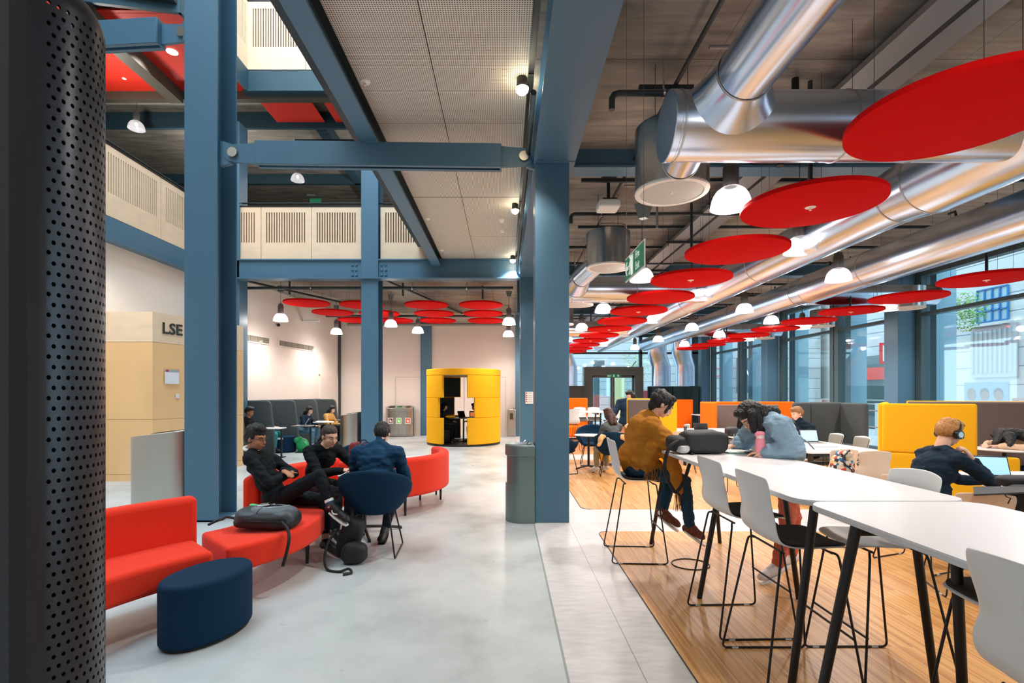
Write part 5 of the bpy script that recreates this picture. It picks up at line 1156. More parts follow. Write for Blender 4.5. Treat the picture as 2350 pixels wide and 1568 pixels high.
# ================================================================ SMALL OBJECTS
def xf(mb, M): mb.v = [M @ v for v in mb.v]; return mb
def laptop(label, loc, rz, ang=110, sm=screen_m, w=.31, lidm=alu):
    t = thing('laptop', label, 'laptop', loc, rz); M = wm(t); d = .215
    mk('keyboard_base', xf(MB().b2((-w / 2, -d / 2, 0), (w / 2, d / 2, .012)), M), alu if lidm is alu else black, t, bev=.003)
    mk('keys', xf(MB().b2((-w / 2 + .02, -.02, .012), (w / 2 - .02, d / 2 - .02, .0135)), M), black, t)
    Q = M @ Matrix.Translation((0, d / 2, .012)) @ Matrix.Rotation(D(180 - ang), 4, 'X') @ Matrix.Identity(4)
    Q = M @ Matrix.Translation((0, d / 2, .01)) @ Matrix.Rotation(-D(ang - 90), 4, 'X')
    mk('lid', xf(MB().b2((-w / 2, 0, 0), (w / 2, .006, .21)), Q), lidm, t, bev=.002); mk('bezel', xf(MB().b2((-w / 2 + .002, -.001, .004), (w / 2 - .002, 0, .207)), Q), black, t)
    mk('screen', xf(MB().b2((-w / 2 + .01, -.002, .014), (w / 2 - .01, -.001, .197)), Q), sm, t); return t
L1_ = laptop('open laptop with pale blue screen in front of the person wearing headphones', (4.93, 5.0, .742), -.3)
# backpack on the high table
def bag_blob(mb, M, sx, sy, sz, n=4.0):
    P = []
    for i in range(25):
        th = PI * i / 24; row = []
        for k in range(48):
            ph = 2 * PI * k / 48; f = lambda c: abs(c) ** (2 / n) * (1 if c >= 0 else -1)
            row.append(M @ V((sx * f(sin(th)) * f(cos(ph)), sy * f(sin(th)) * f(sin(ph)), sz * f(cos(th)))))
        P.append(row)
    mb.grid(P, True); return mb
bag_m = mat('black nylon', (22, 24, 27), .65, bump=.2, bscale=20); bag_g = mat('grey nylon', (88, 96, 104), .6, bump=.3, bscale=15); strap_m = mat('black strap', (14, 15, 18), .7)
t = thing('backpack', 'black backpack lying on the high table in front of the person in the mustard shawl', 'backpack', (1.7, 4.42, TT))
mk('main_body', bag_blob(MB(), TM(1.74, 4.42, .06) @ Matrix.Translation((0, 0, TT + .1)), .2, .13, .1), mat('charcoal nylon', (42, 45, 48), .7, bump=.15, bscale=12), t)
mk('top_pocket', bag_blob(MB(), TM(1.55, 4.43, .06) @ Matrix.Translation((0, 0, TT + .085)), .12, .12, .075, 3), bag_m, t)
mk('padding', bag_blob(MB(), TM(1.53, 4.34, .3) @ Matrix.Translation((0, 0, TT + .05)), .05, .06, .035, 3), mat('white mesh padding', (200, 202, 204), .8), t)
mk('shoulder_strap', MB().tube(catmull([(1.56, 4.36, 1.2), (1.42, 4.3, 1.15), (1.36, 4.27, 1.02), (1.36, 4.25, .9), (1.41, 4.25, .8), (1.45, 4.25, .76), (1.52, 4.26, .86), (1.57, 4.27, 1.0), (1.6, 4.3, 1.085)]), .015, 8), strap_m, t)
mk('strap_end', MB().tube(catmull([(1.44, 4.25, .77), (1.48, 4.24, .73), (1.52, 4.23, .7)]), .009, 8), strap_m, t)
# pink bottle
t = thing('drink_bottle', 'pink bottle with white collar standing on the high table', 'bottle', (2.03, 4.05, TT)); B0 = at(1745, 1049, 1); yb = (H - TT) * F / (1049 - CY); xb = (1745 - CX) / F * yb
pink = mat('pink bottle', (244, 150, 170), .35)
mk('body', MB().lathe([(0, 0), (.036, 0), (.038, .006), (.038, .135), (.034, .15), (.03, .155)], (xb, yb, TT), 32), pink, t); mk('collar', MB().lathe([(.03, .155), (.031, .158), (.031, .178), (.029, .18)], (xb, yb, TT), 32), mat('bottle collar', (236, 214, 214), .4), t)
mk('cap', MB().lathe([(.031, .18), (.034, .183), (.034, .197), (.025, .21), (.0, .213)], (xb, yb, TT), 32, False).b2((xb - .042, yb - .01, TT + .17), (xb - .03, yb + .01, TT + .2)), pink, t); mk('base_ring', MB().lathe([(.0381, .004), (.0388, .006), (.0388, .012), (.0381, .014)], (xb, yb, TT), 32, False), MATS['bottle collar'], t)
# books / notebook / pen on high table
solo('notebook', xf(MB().b2((-.15, -.1, 0), (.15, .1, .012)), TM(2.1, 4.42, -.1) @ Matrix.Translation((0, 0, TT))), mat('green notebook', (120, 160, 150), .6), 'green notebook under the writing hand of the person in denim', 'notebook', (2.1, 4.42, TT))
solo('paper_sheet', xf(MB().b2((-.15, -.1, 0), (.15, .1, .002)), TM(2.08, 4.47, -.15) @ Matrix.Translation((0, 0, TT + .0125))), paper, 'white sheet on the green notebook', 'paper', (2.08, 4.47, TT + .013))
solo('tablet', xf(MB().b2((-.11, -.08, 0), (.11, .08, .008)), TM(2.33 - .13, 4.3, .1) @ Matrix.Translation((0, 0, TT + .013))), black, 'thin dark tablet lying on the green notebook beside the pink bottle', 'tablet', (2.2, 4.3, TT + .012))
# things on low tables
laptop('open laptop with blue screen on the long low table', (5.3, 8.6, .742), .05, 105)
laptop('grey laptop lid in front of the person in the dark jumper', (5.45, 9.3, .742), 1.2, 100)
laptop('dark open laptop behind the black bag, lying on the table by the taupe panels', (4.55, 11.6, .742), 2.6, 130, lidm=black)
solo('papers', MB().b2((4.9, 7.9, .742), (5.25, 8.1, .752)), mat('grey paper', (190, 190, 196), .7), 'grey papers lying on the long low table', 'paper', (5.0, 8, .742))
solo('takeaway_cup', MB().lathe([(0, 0), (.03, 0), (.042, .1), (.044, .1), (.044, .11), (0, .112)], (4.02, 11.2, .742), 20), mat('dark cup', (70, 66, 66), .5), 'short dark cup on the low table behind the black bag', 'cup', (4.02, 11.2, .742))
solo('black_pouch', bag_blob(MB(), Matrix.Translation((4.6, 10.0, .83)), .2, .14, .09), bag_m, 'black bag lying on the long low table behind the shoulder of the person in denim', 'bag', (4.6, 10, .742))
# backpack on red bench
def at_z(x, y, z): d = (H - z) * F / (y - CY); return V(((x - CX) / F * d, d, z))
t = thing('backpack', 'grey and black backpack lying on the red curved bench', 'backpack', (-2.08, 4.2, .45))
Mb = TM(-2.03, 4.3, .12) @ Matrix.Translation((0, 0, .55)) @ Matrix.Scale(1.13, 4) @ Matrix.Rotation(.06, 4, 'Y')
mk('main_body', bag_blob(MB(), Mb @ Matrix.Translation((0, 0, -.02)), .225, .17, .062, 3.4), bag_m, t); mk('front_pocket', bag_blob(MB(), Mb @ Matrix.Translation((.03, .0, .02)), .17, .13, .055, 3), bag_g, t)
mk('lower_pocket', bag_blob(MB(), Mb @ Matrix.Translation((.12, -.05, .0)), .1, .1, .062, 2.6), mat('mid grey nylon', (62, 68, 76), .5, bump=.4, bscale=12), t)
for q_ in (-1, 1): mk('side_strap', MB().tube([Mb @ p for p in catmull(((-.05, .13 * q_ - .01, .0), (-.04, .1 * q_ - .01, .058), (.0, .02 * q_ - .01, .078), (.1, -.01 * q_, .07), (.19, -.06, .02)))], .006, 6), strap_m, t)
mk('edge_piping', MB().tube([Mb @ p for p in catmull([V((.215 * abs(cos(a)) ** .6 * (1 if cos(a) > 0 else -1), .165 * abs(sin(a)) ** .6 * (1 if sin(a) > 0 else -1), -.01)) for a in [k * PI / 12 for k in range(24)]], 3, True)], .006, 6, True), strap_m, t)
mk('side_panel', bag_blob(MB(), Mb @ Matrix.Translation((-.12, -.03, .0)), .095, .13, .06, 3), mat('dark grey nylon', (46, 52, 58), .5, bump=.4, bscale=12), t)
SF = lambda x, y: Mb @ V((x, y, .02 + .055 * max(0, 1 - abs((x - .03) / .17) ** 3 - abs(y / .13) ** 3) ** (1 / 3) + .002))
mk('zip', MB().tube([SF(*p) for p in ((-.1, -.06), (-.03, -.08), (.05, -.06), (.12, .0), (.13, .05))], .003, 6), mat('zip silver', (200, 206, 210), .3, .5), t)
mk('logo_stripe', MB().tube([SF(*p) for p in ((-.08, -.02), (-.02, .0), (.03, .03))], .005, 6), plate_w, t)
mk('tag', bag_blob(MB(), Mb @ Matrix.Translation((-.13, .06, .058)), .035, .02, .008, 3), mat('green tag', (70, 190, 120), .5), t)
mk('strap', MB().tube([Mb @ p for p in catmull(((-.2, -.06, -.02), (-.28, -.05, -.01), (-.33, .0, -.04), (-.38, .03, -.06), (-.42, -.02, -.08)))], .011, 8), strap_m, t)
mk('strap', MB().tube([Mb @ p for p in catmull(((.14, -.15, -.01), (.2, -.21, -.04), (.23, -.26, -.085), (.235, -.285, -.13), (.225, -.29, -.2), (.21, -.3, -.28)))], .013, 8), strap_m, t)
# black bag on the floor by the feet
t = thing('shoulder_bag', 'slumped black bag on the floor between the red bench and a navy tub chair', 'bag', (-1.45, 4.75, 0))
mk('bag_body', bag_blob(MB(), Matrix.Translation((-1.5, 4.85, .2)) @ Matrix.Rotation(.35, 4, 'Y') @ Matrix.Rotation(.2, 4, 'X'), .11, .09, .22, 3), bag_m, t); mk('bag_pocket', bag_blob(MB(), Matrix.Translation((-1.42, 4.7, .1)), .12, .08, .1, 2.6), bag_m, t)
mk('strap', MB().tube(catmull(((-1.6, 4.8, .3), (-1.66, 4.7, .2), (-1.66, 4.6, .08), (-1.6, 4.5, .015), (-1.48, 4.45, .012), (-1.4, 4.47, .03), (-1.36, 4.42, .012), (-1.42, 4.38, .01))), .012, 8), strap_m, t)
# patterned backpacks
pat = mat('patterned fabric', (200, 190, 175), .8); nt, N, L, b = nodes(pat); tc = nt.nodes.new('ShaderNodeTexCoord'); v_ = tex(nt, 'ShaderNodeTexVoronoi', tc.outputs['Object'], Scale=28.0); wn_ = nt.nodes.new('ShaderNodeTexWhiteNoise'); L.new(v_.outputs['Color'], wn_.inputs[0]); L.new(ramp(nt, wn_.outputs[0], [(0, rgb(214, 204, 186)), (.45, rgb(226, 216, 200)), (.5, rgb(190, 60, 50)), (.6, rgb(60, 110, 150)), (.7, rgb(40, 40, 46)), (.85, rgb(200, 170, 110))]), b.inputs['Base Color']); nt.nodes[-1]
for n_ in nt.nodes:
    if n_.type == 'VALTORGB': n_.color_ramp.interpolation = 'CONSTANT'
t = thing('backpack', 'patterned multicoloured backpack hung on a cream shell chair', 'backpack', (4.72, 6.66, .5)); mk('main_body', bag_blob(MB(), Matrix.Translation((4.48, 6.67, .6)) @ Matrix.Rotation(.12, 4, 'Y'), .15, .08, .18, 3), pat, t); mk('pocket', bag_blob(MB(), Matrix.Translation((4.5, 6.6, .52)), .11, .05, .1, 3), pat, t); mk('flap', bag_blob(MB(), Matrix.Translation((4.5, 6.66, .78)), .1, .07, .05, 2.5), pat, t)
mk('strap', MB().tube([V(p) for p in ((4.56, 6.64, .84), (4.44, 6.56, .78), (4.4, 6.54, .7), (4.5, 6.52, .6), (4.54, 6.53, .52))], .01, 6), strap_m, t)
pat2 = mat('dark patterned fabric', (30, 30, 50), .8); nt, N, L, b = nodes(pat2); tc = nt.nodes.new('ShaderNodeTexCoord'); v_ = tex(nt, 'ShaderNodeTexVoronoi', tc.outputs['Object'], Scale=40.0); L.new(ramp(nt, v_.outputs['Distance'], [(0, rgb(190, 180, 200)), (.25, rgb(30, 30, 52)), (1, rgb(26, 26, 44))]), b.inputs['Base Color'])
t = thing('backpack', 'dark patterned backpack with red back panel on the navy tub chair behind the hoodie', 'backpack', (-1.98, 6.75, .5)); mk('main_body', bag_blob(MB(), Matrix.Translation((-1.9, 6.72, .72)), .14, .09, .21, 3), pat2, t); mk('back_panel', bag_blob(MB(), Matrix.Translation((-2.0, 6.8, .74)), .13, .05, .2, 3), mat('dark red nylon', (120, 26, 30), .6), t); mk('handle', MB().tube([V((-1.9 + .05 * cos(a), 6.72, .92 + .05 * sin(a))) for a in [k * PI / 8 for k in range(9)]], .007, 6), strap_m, t)
# green bag and small black bag by booths
t = thing('tote_bag', 'bright green bag slumped on the floor beside the round navy pouf', 'bag', (-5.45, 13.5, 0)); gb = mat('green nylon', (20, 150, 84), .5, bump=.5, bscale=12)
mk('bag_body', bag_blob(MB(), Matrix.Translation((-5.5, 13.6, .17)) @ Matrix.Rotation(-.35, 4, 'Y'), .15, .18, .2, 2.8), gb, t); mk('bag_flap', bag_blob(MB(), Matrix.Translation((-5.6, 13.55, .33)) @ Matrix.Rotation(-.5, 4, 'Y'), .11, .13, .08, 2.4), gb, t); mk('bag_tail', bag_blob(MB(), Matrix.Translation((-5.28, 13.5, .07)), .16, .14, .08, 2.2), gb, t)
t = thing('backpack', 'small black backpack with red badge on the floor by the first study booth', 'backpack', (-6.15, 11.9, 0)); p = fl(562, 1040); mk('main_body', bag_blob(MB(), Matrix.Translation((-6.2, 11.75, .2)), .13, .1, .2, 3), bag_m, t); mk('badge', bag_blob(MB(), Matrix.Translation((-6.24, 11.64, .17)), .035, .01, .035, 3), mat('badge red', (190, 40, 60), .5), t); mk('trim_tape', MB().tube([(-6.2, 11.66, .36), (-6.14, 11.64, .3), (-6.12, 11.64, .24)], .008, 6), plate_w, t)
# roll-top bag on chair
t = thing('rolltop_bag', 'black roll-top bag hanging over the back of a cream shell chair', 'bag', (3.9, 3.85, .5)); mk('bag_body', bag_blob(MB(), TM(4.03, 3.84, -.35) @ Matrix.Translation((0, 0, .62)), .17, .1, .28, 4), bag_m, t)
mk('flap', xf(MB().prism([(-.33, -.17), (.1, -.2), (.24, -.02), (-.12, .06)], 0, .012), Matrix.Translation((3.76, 3.84, .865)) @ Matrix.Rotation(-.06, 4, 'Y')), mat('flap black', (52, 54, 56), .6), t); mk('roll_top', bag_blob(MB(), TM(4.1, 3.94, -.3) @ Matrix.Translation((0, 0, .9)), .19, .1, .05, 3), bag_m, t)
m = MB()
for dx in (0, .1): m.lathe([(.012, 0), (.012, .006), (0, .008)], (3.99 + dx, 3.73, .8), 12, rot=Matrix.Rotation(PI / 2, 3, 'X'))
mk('stud', m, chrome, t); mk('hook', MB().tube([(3.66, 3.68, .865), (3.66, 3.66, .84), (3.69, 3.66, .83), (3.67, 3.66, .79)], .004, 6), black, t)
# desk items in booths/pod
laptop('silver laptop in the second study booth', (-5.5, 13.45, .722), -1.3, 120, sm=alu)
solo('open_book', xf(MB().b2((-.16, -.11, 0), (.16, .11, .02)), TM(-5.33, 14.6, .1) @ Matrix.Translation((0, 0, .762))), paper, 'open book on the table in the third study booth', 'book', (-5.33, 14.6, .762))
laptop('black laptop on the round table in the yellow pod', (-1.28, 15.75, .822), .9, 110, sm=black, lidm=black)
solo('paper_stack', MB().b2((-1.1, 15.75, .822), (-.88, 15.95, .86)), paper, 'stack of papers on the round table in the yellow pod', 'papers', (-1, 15.85, .822))
solo('yellow_jacket', bag_blob(MB(), Matrix.Translation((-1.72, 15.6, .86)), .16, .1, .035, 2.4), yellow_w, 'yellow garment bundled on the pod table', 'jacket', (-1.72, 15.6, .822))
solo('saucer', MB().lathe([(0, 0), (.06, 0), (.08, .012), (0, .008)], (-1.8, 5.95, .682), 20), plate_w, 'white plate on the round table by the person in the hoodie', 'plate', (-1.8, 5.95, .68))
solo('notepad', xf(MB().b2((-.11, -.08, 0), (.11, .08, .012)), TM(-1.72, 5.62, .2) @ Matrix.Translation((0, 0, .682))), paper, 'white pad under the hands of the person in the hoodie', 'notepad', (-1.72, 5.62, .68))

wrinkle()
# end
# ================================================================ PEOPLE
def remeshed(name, mb, m_, parent, vox, sm=6, label=None, crum=None):
    me = bpy.data.meshes.new('tmp'); me.from_pydata([tuple(v) for v in mb.v], [], mb.f)
    bm = bmesh.new(); bm.from_mesh(me); bmesh.ops.recalc_face_normals(bm, faces=bm.faces); bm.to_mesh(me); bm.free()
    o = bpy.data.objects.new('tmp', me); COL.objects.link(o)
    r = o.modifiers.new('r', 'REMESH'); r.mode = 'VOXEL'; r.voxel_size = vox
    s = o.modifiers.new('s', 'SMOOTH'); s.factor = .5; s.iterations = sm
    dg = bpy.context.evaluated_depsgraph_get(); me2 = bpy.data.meshes.new_from_object(o.evaluated_get(dg))
    bpy.data.objects.remove(o); bpy.data.meshes.remove(me)
    if crum:
        for v in me2.vertices: pass
        me2.update(); ns = [v.normal.copy() for v in me2.vertices]; fx, fy, fz = crum[1]
        for v, n in zip(me2.vertices, ns): p = V((v.co.x * fx, v.co.y * fy, v.co.z * fz)); v.co = v.co + n * crum[0] * (NZ.noise(p) + .5 * NZ.noise(p * 2.2))
    me2.transform(wm(parent).inverted()); me2.materials.clear(); me2.materials.append(m_)
    me2.polygons.foreach_set('use_smooth', [True] * len(me2.polygons)); me2.name = name
    q = bpy.data.objects.new(name, me2); COL.objects.link(q); q.parent = parent; WORLD[q.name] = wm(parent).copy()
    if label: q['label'] = label
    return q
def skin(n, c): return mat('skin ' + n, c, .55, spec=.35, noise=.03, nscale=30)
def cloth(n, c, b=.35, s=30): return mat('cloth ' + n, c, .85, bump=b, bscale=s, spec=.2, noise=.06, nscale=12)
def hairm(n, c): return mat('hair ' + n, c, .45, bump=.6, bscale=70, stretch=(3, 3, .5), noise=.25, nscale=60)
def basis(f, up=(0, 0, 1)):     # rotation matrix, columns x=right, y=forward, z=up
    f = V(f).normalized(); x = f.cross(V(up)).normalized(); z = x.cross(f); return Matrix((x, f, z)).transposed()
def hand(mb, w, f, n, side, curl=.5, s=1.0, spread=0.0):
    w = V(w); f = V(f).normalized(); n = V(n); n = (n - f * n.dot(f)).normalized(); t = f.cross(n).normalized() * side
    R = Matrix((t, f, n)).transposed()
    mb.sph(w + f * .048 * s, (.04 * s, .05 * s, .017 * s), 12, 8, R); mb.cap(w, .025 * s, w + f * .03 * s, .026 * s, 10)
    for k, (o, L) in enumerate(((.028, .068), (.009, .076), (-.011, .07), (-.029, .055))):
        p = w + (f * .085 + t * o) * s; d = (f + t * (o * 4 * spread)).normalized(); a = curl * (.7 + .12 * k)
        for j in range(3):
            nd = (d * cos(a) + n * sin(a)).normalized(); nn = (n * cos(a) - d * sin(a)); q = p + nd * L * s * (.44, .32, .24)[j]
            mb.cap(p, (.0095 - .001 * j) * s, q, (.0088 - .001 * j) * s, 8); p, d, n_ = q, nd, nn; n = nn if j < 2 else n
        n = R.col[2].copy()
    p = w + (f * .02 + t * .03) * s; d = (f * .75 + t * .6 + n * .25).normalized(); q = p + d * .045 * s; mb.cap(p, .013 * s, q, .0105 * s, 8); mb.cap(q, .0105 * s, q + (d * .6 + f * .4 + n * .35 * curl).normalized() * .032 * s, .008 * s, 8)
def person(label, root, J, st):
    """J: joint positions; st: look"""
    t = thing('person', label, 'person', (J['pelvis'][0], J['pelvis'][1], root)); s = st.get('s', 1.0); vox = st.get('vox', .012); lo = vox > .014
    g = {k: V(v) for k, v in J.items()}
    HB = basis(g['face'], J.get('up', (0, 0, 1))); hc = g['head']; h = lambda x, y, z: hc + HB @ (V((x, y, z)) * s)
    hr = lambda *r: tuple(q * s for q in r)
    b = MB()
    b.sph(h(0, -.012, .03), hr(.073, .092, .082), 20, 14, HB); b.sph(h(0, .03, -.045), hr(.056, .062, .068), 16, 12, HB); b.sph(h(0, .06, -.09), hr(.026, .024, .02), 12, 8, HB)
    b.sph(h(0, .055, .02), hr(.058, .03, .045), 14, 8, HB)
    if not lo:
        b.cap(h(0, .088, .008), .009 * s, h(0, .107, -.03), .0135 * s, 10)
        for q in (-1, 1):
            b.sph(h(.034 * q, .062, -.032), hr(.026, .026, .028), 12, 8, HB); b.cap(h(.012 * q, .087, .02), .009 * s, h(.045 * q, .07, .02), .008 * s, 8)
            b.sph(h(.076 * q, -.008, -.012), hr(.011, .019, .031), 12, 8, HB)
        b.sph(h(0, .088, -.06), hr(.024, .012, .014), 12, 8, HB)
    else: b.cap(h(0, .088, .008), .012 * s, h(0, .105, -.03), .016 * s, 8)
    b.cap(g['neck'], .055 * s, h(0, -.02, -.06), .05 * s, 14)
    up = (g['neck'] - g['pelvis']).normalized(); xs = (g['shR'] - g['shL']).normalized(); fw = up.cross(xs).normalized(); TB = Matrix((xs, fw, up)).transposed()
    ch = g['chest']; wa = (g['pelvis'] * .5 + ch * .5)
    def torso(m, e, bulk=1.0):
        m.sph(g['pelvis'], ((.15 + e) * s * bulk, (.11 + e) * s * bulk, (.12 + e) * s), 16, 10, TB); m.sph(wa, ((.138 + e) * s * bulk, (.105 + e) * s * bulk, (.15 + e) * s), 16, 10, TB)
        m.sph(ch, ((.158 + e) * s * bulk, (.112 + e) * s * bulk, (.16 + e) * s), 16, 10, TB)
        for k in ('shL', 'shR'): m.cap(g['neck'] - up * .02, (.05 + e) * s, g[k], (.056 + e) * s, 12); m.cap(ch, (.1 + e) * s, g[k], (.05 + e) * s, 12)
    torso(b, -.012)
    def arm(m, e, S, to=1.0, fl=1.0):
        a, el, wr = g['sh' + S], g['el' + S], g['wr' + S]; m.cap(a, (.053 + e) * s * fl, el, (.041 + e) * s * fl, 12); m.cap(el, (.041 + e) * s * fl, el + (wr - el) * to, (.031 + e) * s * fl, 12)
    for S in 'LR':
        if 'wr' + S in g:
            arm(b, -.006, S)
            f = V(J.get('hd' + S, tuple(g['wr' + S] - g['el' + S]))); n = V(J.get('hn' + S, (0, 0, -1)))
            hand(b, g['wr' + S], f, n, 1 if S == 'L' else -1, st.get('curl', .5), s)
    legs = [S for S in 'LR' if 'kn' + S in g]
    for S in legs:
        b.cap(g['hip' + S], .075 * s, g['kn' + S], .052 * s, 12); b.cap(g['kn' + S], .05 * s, g['kn' + S].lerp(g['an' + S], .35), .052 * s, 12); b.cap(g['kn' + S].lerp(g['an' + S], .35), .052 * s, g['an' + S], .034 * s, 12)
        b.cap(g['an' + S], .034 * s, g['toe' + S], .026 * s, 10)
    remeshed('body', b, st['skin'], t, vox if not lo else vox * .8, 5)
    # face details
    if not st.get('noface'):
        m = MB(); mi = MB(); br = MB()
        for q in (-1, 1):
            m.sph(h(.031 * q, .0745, 0), hr(.0125, .013, .0058), 12, 8, HB); mi.sph(h(.031 * q, .0855, -.0005), hr(.0052, .003, .0052), 10, 6, HB); br.tube([h(.014 * q, .098, .02), h(.032 * q, .092, .026), h(.05 * q, .076, .02)], .0038 * s, 6)
        e = mk('eyes', m, mat('eye white', (190, 182, 176), .3), t); mk('iris', mi, mat('iris', (30, 20, 14), .2), e); mk('eyebrows', br, st['hair'], t)
        mk('lips', MB().sph(h(0, .098, -.055), hr(.022, .006, .0045), 12, 6, HB).sph(h(0, .097, -.063), hr(.019, .007, .0055), 12, 6, HB), mat('lips ' + st['skin'].name, st.get('lip', (176, 96, 88)), .45), t)
    # hair
    hm = MB()
    for pr in st.get('hairp', []):
        if len(pr) == 2: hm.sph(h(*pr[0]), hr(*pr[1]), 18, 12, HB)
        else: hm.cap(h(*pr[0]), pr[1] * s, h(*pr[2]), pr[3] * s, 10)
    for pr in st.get('hairw', []): hm.cap(pr[0], pr[1], pr[2], pr[3], 10)
    if hm.v: remeshed('hair', hm, st['hair'], t, vox * .6, 2, crum=(st.get('hc', .008) if not lo else .004, (85, 85, 9)))
    # top
    tm = MB(); e = st.get('e', .012); torso(tm, e, st.get('bulk', 1.0))
    if 'hem' in st: tm.sph(g['pelvis'] - up * .06, ((.17 + e) * s, (.13 + e) * s, (.1 + e) * s), 16, 10, TB)
    for S in 'LR':
        if 'wr' + S in g: arm(tm, e, S, st.get('sleeve', .95), st.get('flare', 1.0))
    for pr in st.get('topw', []):
        if len(pr) == 2: tm.sph(pr[0], pr[1], 16, 10)
        else: tm.cap(pr[0], pr[1], pr[2], pr[3], 12)
    if st.get('collar'): tm.cap(g['neck'] - up * .01, .065 * s, g['neck'].lerp(hc, .35), .06 * s, 14)
    remeshed(st.get('topname', 'jumper'), tm, st['top'], t, vox, 4, crum=(st.get('wr', .011), (10, 10, 22)))
    if legs:
        lm = MB(); lm.sph(g['pelvis'] - up * .03, (.158 * s, .12 * s, .115 * s), 16, 10, TB)
        for S in legs:
            k, a = g['kn' + S], g['an' + S]; lm.cap(g['hip' + S], .088 * s, k, .064 * s, 12); lm.cap(k, .062 * s, k.lerp(a, .4), .06 * s, 12); lm.cap(k.lerp(a, .4), .06 * s, k.lerp(a, st.get('cuff', .92)), .048 * s, 12)
        remeshed(st.get('legname', 'trousers'), lm, st['legs'], t, vox, 4, crum=(.008, (14, 14, 22)))
        for S in legs:
            a, q = g['an' + S], g['toe' + S]; d = (q - a); fd = V((d.x, d.y, d.z * .3)).normalized() if abs(d.z) < d.length * .8 else d.normalized()
            FB = basis(d.normalized()); sm = MB(); c = a.lerp(q, .5); L = d.length
            sm.sph(a - FB.col[2] * .03 * s - FB.col[1] * .01, hr(.042, .05, .04), 12, 8, FB); sm.sph(q - FB.col[2] * .002, hr(.045, .055, .032), 12, 8, FB); sm.cap(a - FB.col[2] * .012 * s, .044 * s, q, .037 * s, 12); sm.cap(a + FB.col[2] * .012 * s, .043 * s, a.lerp(q, .45), .043 * s, 10)
            sh = remeshed('shoe', sm, st['shoe'], t, min(vox, .012), 2)
            if not lo:
                pts = [(-.036, -.075), (-.045, 0), (-.04, .1), (-.02, .145), (.02, .145), (.04, .1), (.045, 0), (.036, -.075)]; Mx = Matrix.Translation(c) @ FB.to_4x4()
                mk('sole', MB().prism([(x * s, y * s) for x, y in pts], -.062 * s, -.044 * s, Mx), st.get('sole', plate_w), sh, bev=.004)
    return t, h, HB
SHORT = [((0, -.012, .062), (.08, .096, .066)), ((0, -.045, .01), (.079, .075, .085)), ((.066, -.012, .03), (.018, .045, .045)), ((-.066, -.012, .03), (.018, .045, .045)), ((0, .045, .098), (.06, .045, .03))]
BOB = SHORT + [((0, -.06, -.04), (.078, .06, .1)), ((.07, -.015, -.03), (.02, .05, .09)), ((-.07, -.015, -.03), (.02, .05, .09))]
LONG = BOB + [((.04, -.07, -.05), .058, (.045, -.085, -.2), .045), ((-.04, -.07, -.05), .058, (-.045, -.085, -.2), .045), ((0, -.08, -.05), .06, (0, -.095, -.22), .05)]
black_h = hairm('black', (18, 15, 14)); brown_h = hairm('brown', (96, 58, 38)); fair_h = hairm('ginger blond', (190, 134, 74)); dbr_h = hairm('dark brown', (52, 38, 32))
sk_a = skin('tan', (196, 146, 116)); sk_b = skin('light', (232, 184, 158)); sk_c = skin('medium', (226, 178, 150)); sk_d = skin('deep', (176, 122, 92))
shoe_b = mat('black shoe', (20, 20, 22), .5); shoe_w = mat('white trainer', (228, 222, 222), .6); shoe_r = mat('rust patterned trainer', (110, 58, 38), .8, noise=.5, nscale=60)
# --- man in black jumper with glasses, legs crossed
J = dict(pelvis=(-2.30, 5.02, .56), chest=(-2.46, 5.04, .88), neck=(-2.53, 5.0, 1.02), head=(-2.475, 4.97, 1.15), face=(.93, -.22, -.16),
    shR=(-2.47, 4.84, .96), shL=(-2.49, 5.2, .96), elR=(-2.24, 4.76, .74), wrR=(-2.16, 4.98, .80), elL=(-2.2, 5.2, .76), wrL=(-2.19, 4.93, .83), hdL=(.8, -.5, -.15), hdR=(-.2, 1, .1),
    hipR=(-2.24, 4.93, .55), hipL=(-2.24, 5.12, .55), knR=(-1.80, 4.84, .80), anR=(-1.66, 4.78, .52), toeR=(-1.50, 4.72, .42), knL=(-1.80, 5.02, .52), anL=(-1.78, 4.95, .12), toeL=(-1.62, 4.86, .06))
t, h, HB = person('person in a black jumper with glasses and white collar, legs crossed, on the red sofa', 0, J, dict(s=1.0, vox=.009, skin=sk_d, hair=black_h, top=cloth('black knit', (16, 22, 26)), legs=cloth('black denim', (18, 24, 30)), shoe=shoe_b, sole=plate_w, cuff=.72, curl=.3,
    hairp=SHORT + [((.02, .03, .11), (.055, .05, .035)), ((-.03, -.02, .12), (.05, .06, .03)), ((0, -.07, .08), (.06, .04, .05))]))
m = MB()
for q in (-1, 1): m.tube([h(.031 * q + .021 * cos(a), .104, -.002 + .017 * sin(a)) for a in [k * PI / 8 for k in range(16)]], .0016, 6, True); m.tube([h(.052 * q, .102, .004), h(.078 * q, .05, .006), h(.08 * q, 0, .0)], .0016, 6)
m.tube([h(-.01, .106, 0), h(.01, .106, 0)], .0016, 6); mk('glasses', m, mat('thin metal frame', (90, 84, 78), .3, .8), t)
mk('shirt_collar', MB().tube([J_ for J_ in [V((-2.53, 5.0, 1.045)) + V((.068 * cos(a), .068 * sin(a), .012 * sin(a * 1.0) + .012 * -cos(a))) for a in [k * PI / 10 for k in range(20)]]], .016, 8, True), plate_w, t)
kn, an = V(J['knR']), V(J['anR']); c0, c1, c2 = kn.lerp(an, .78), kn.lerp(an, .9), kn.lerp(an, 1.0)
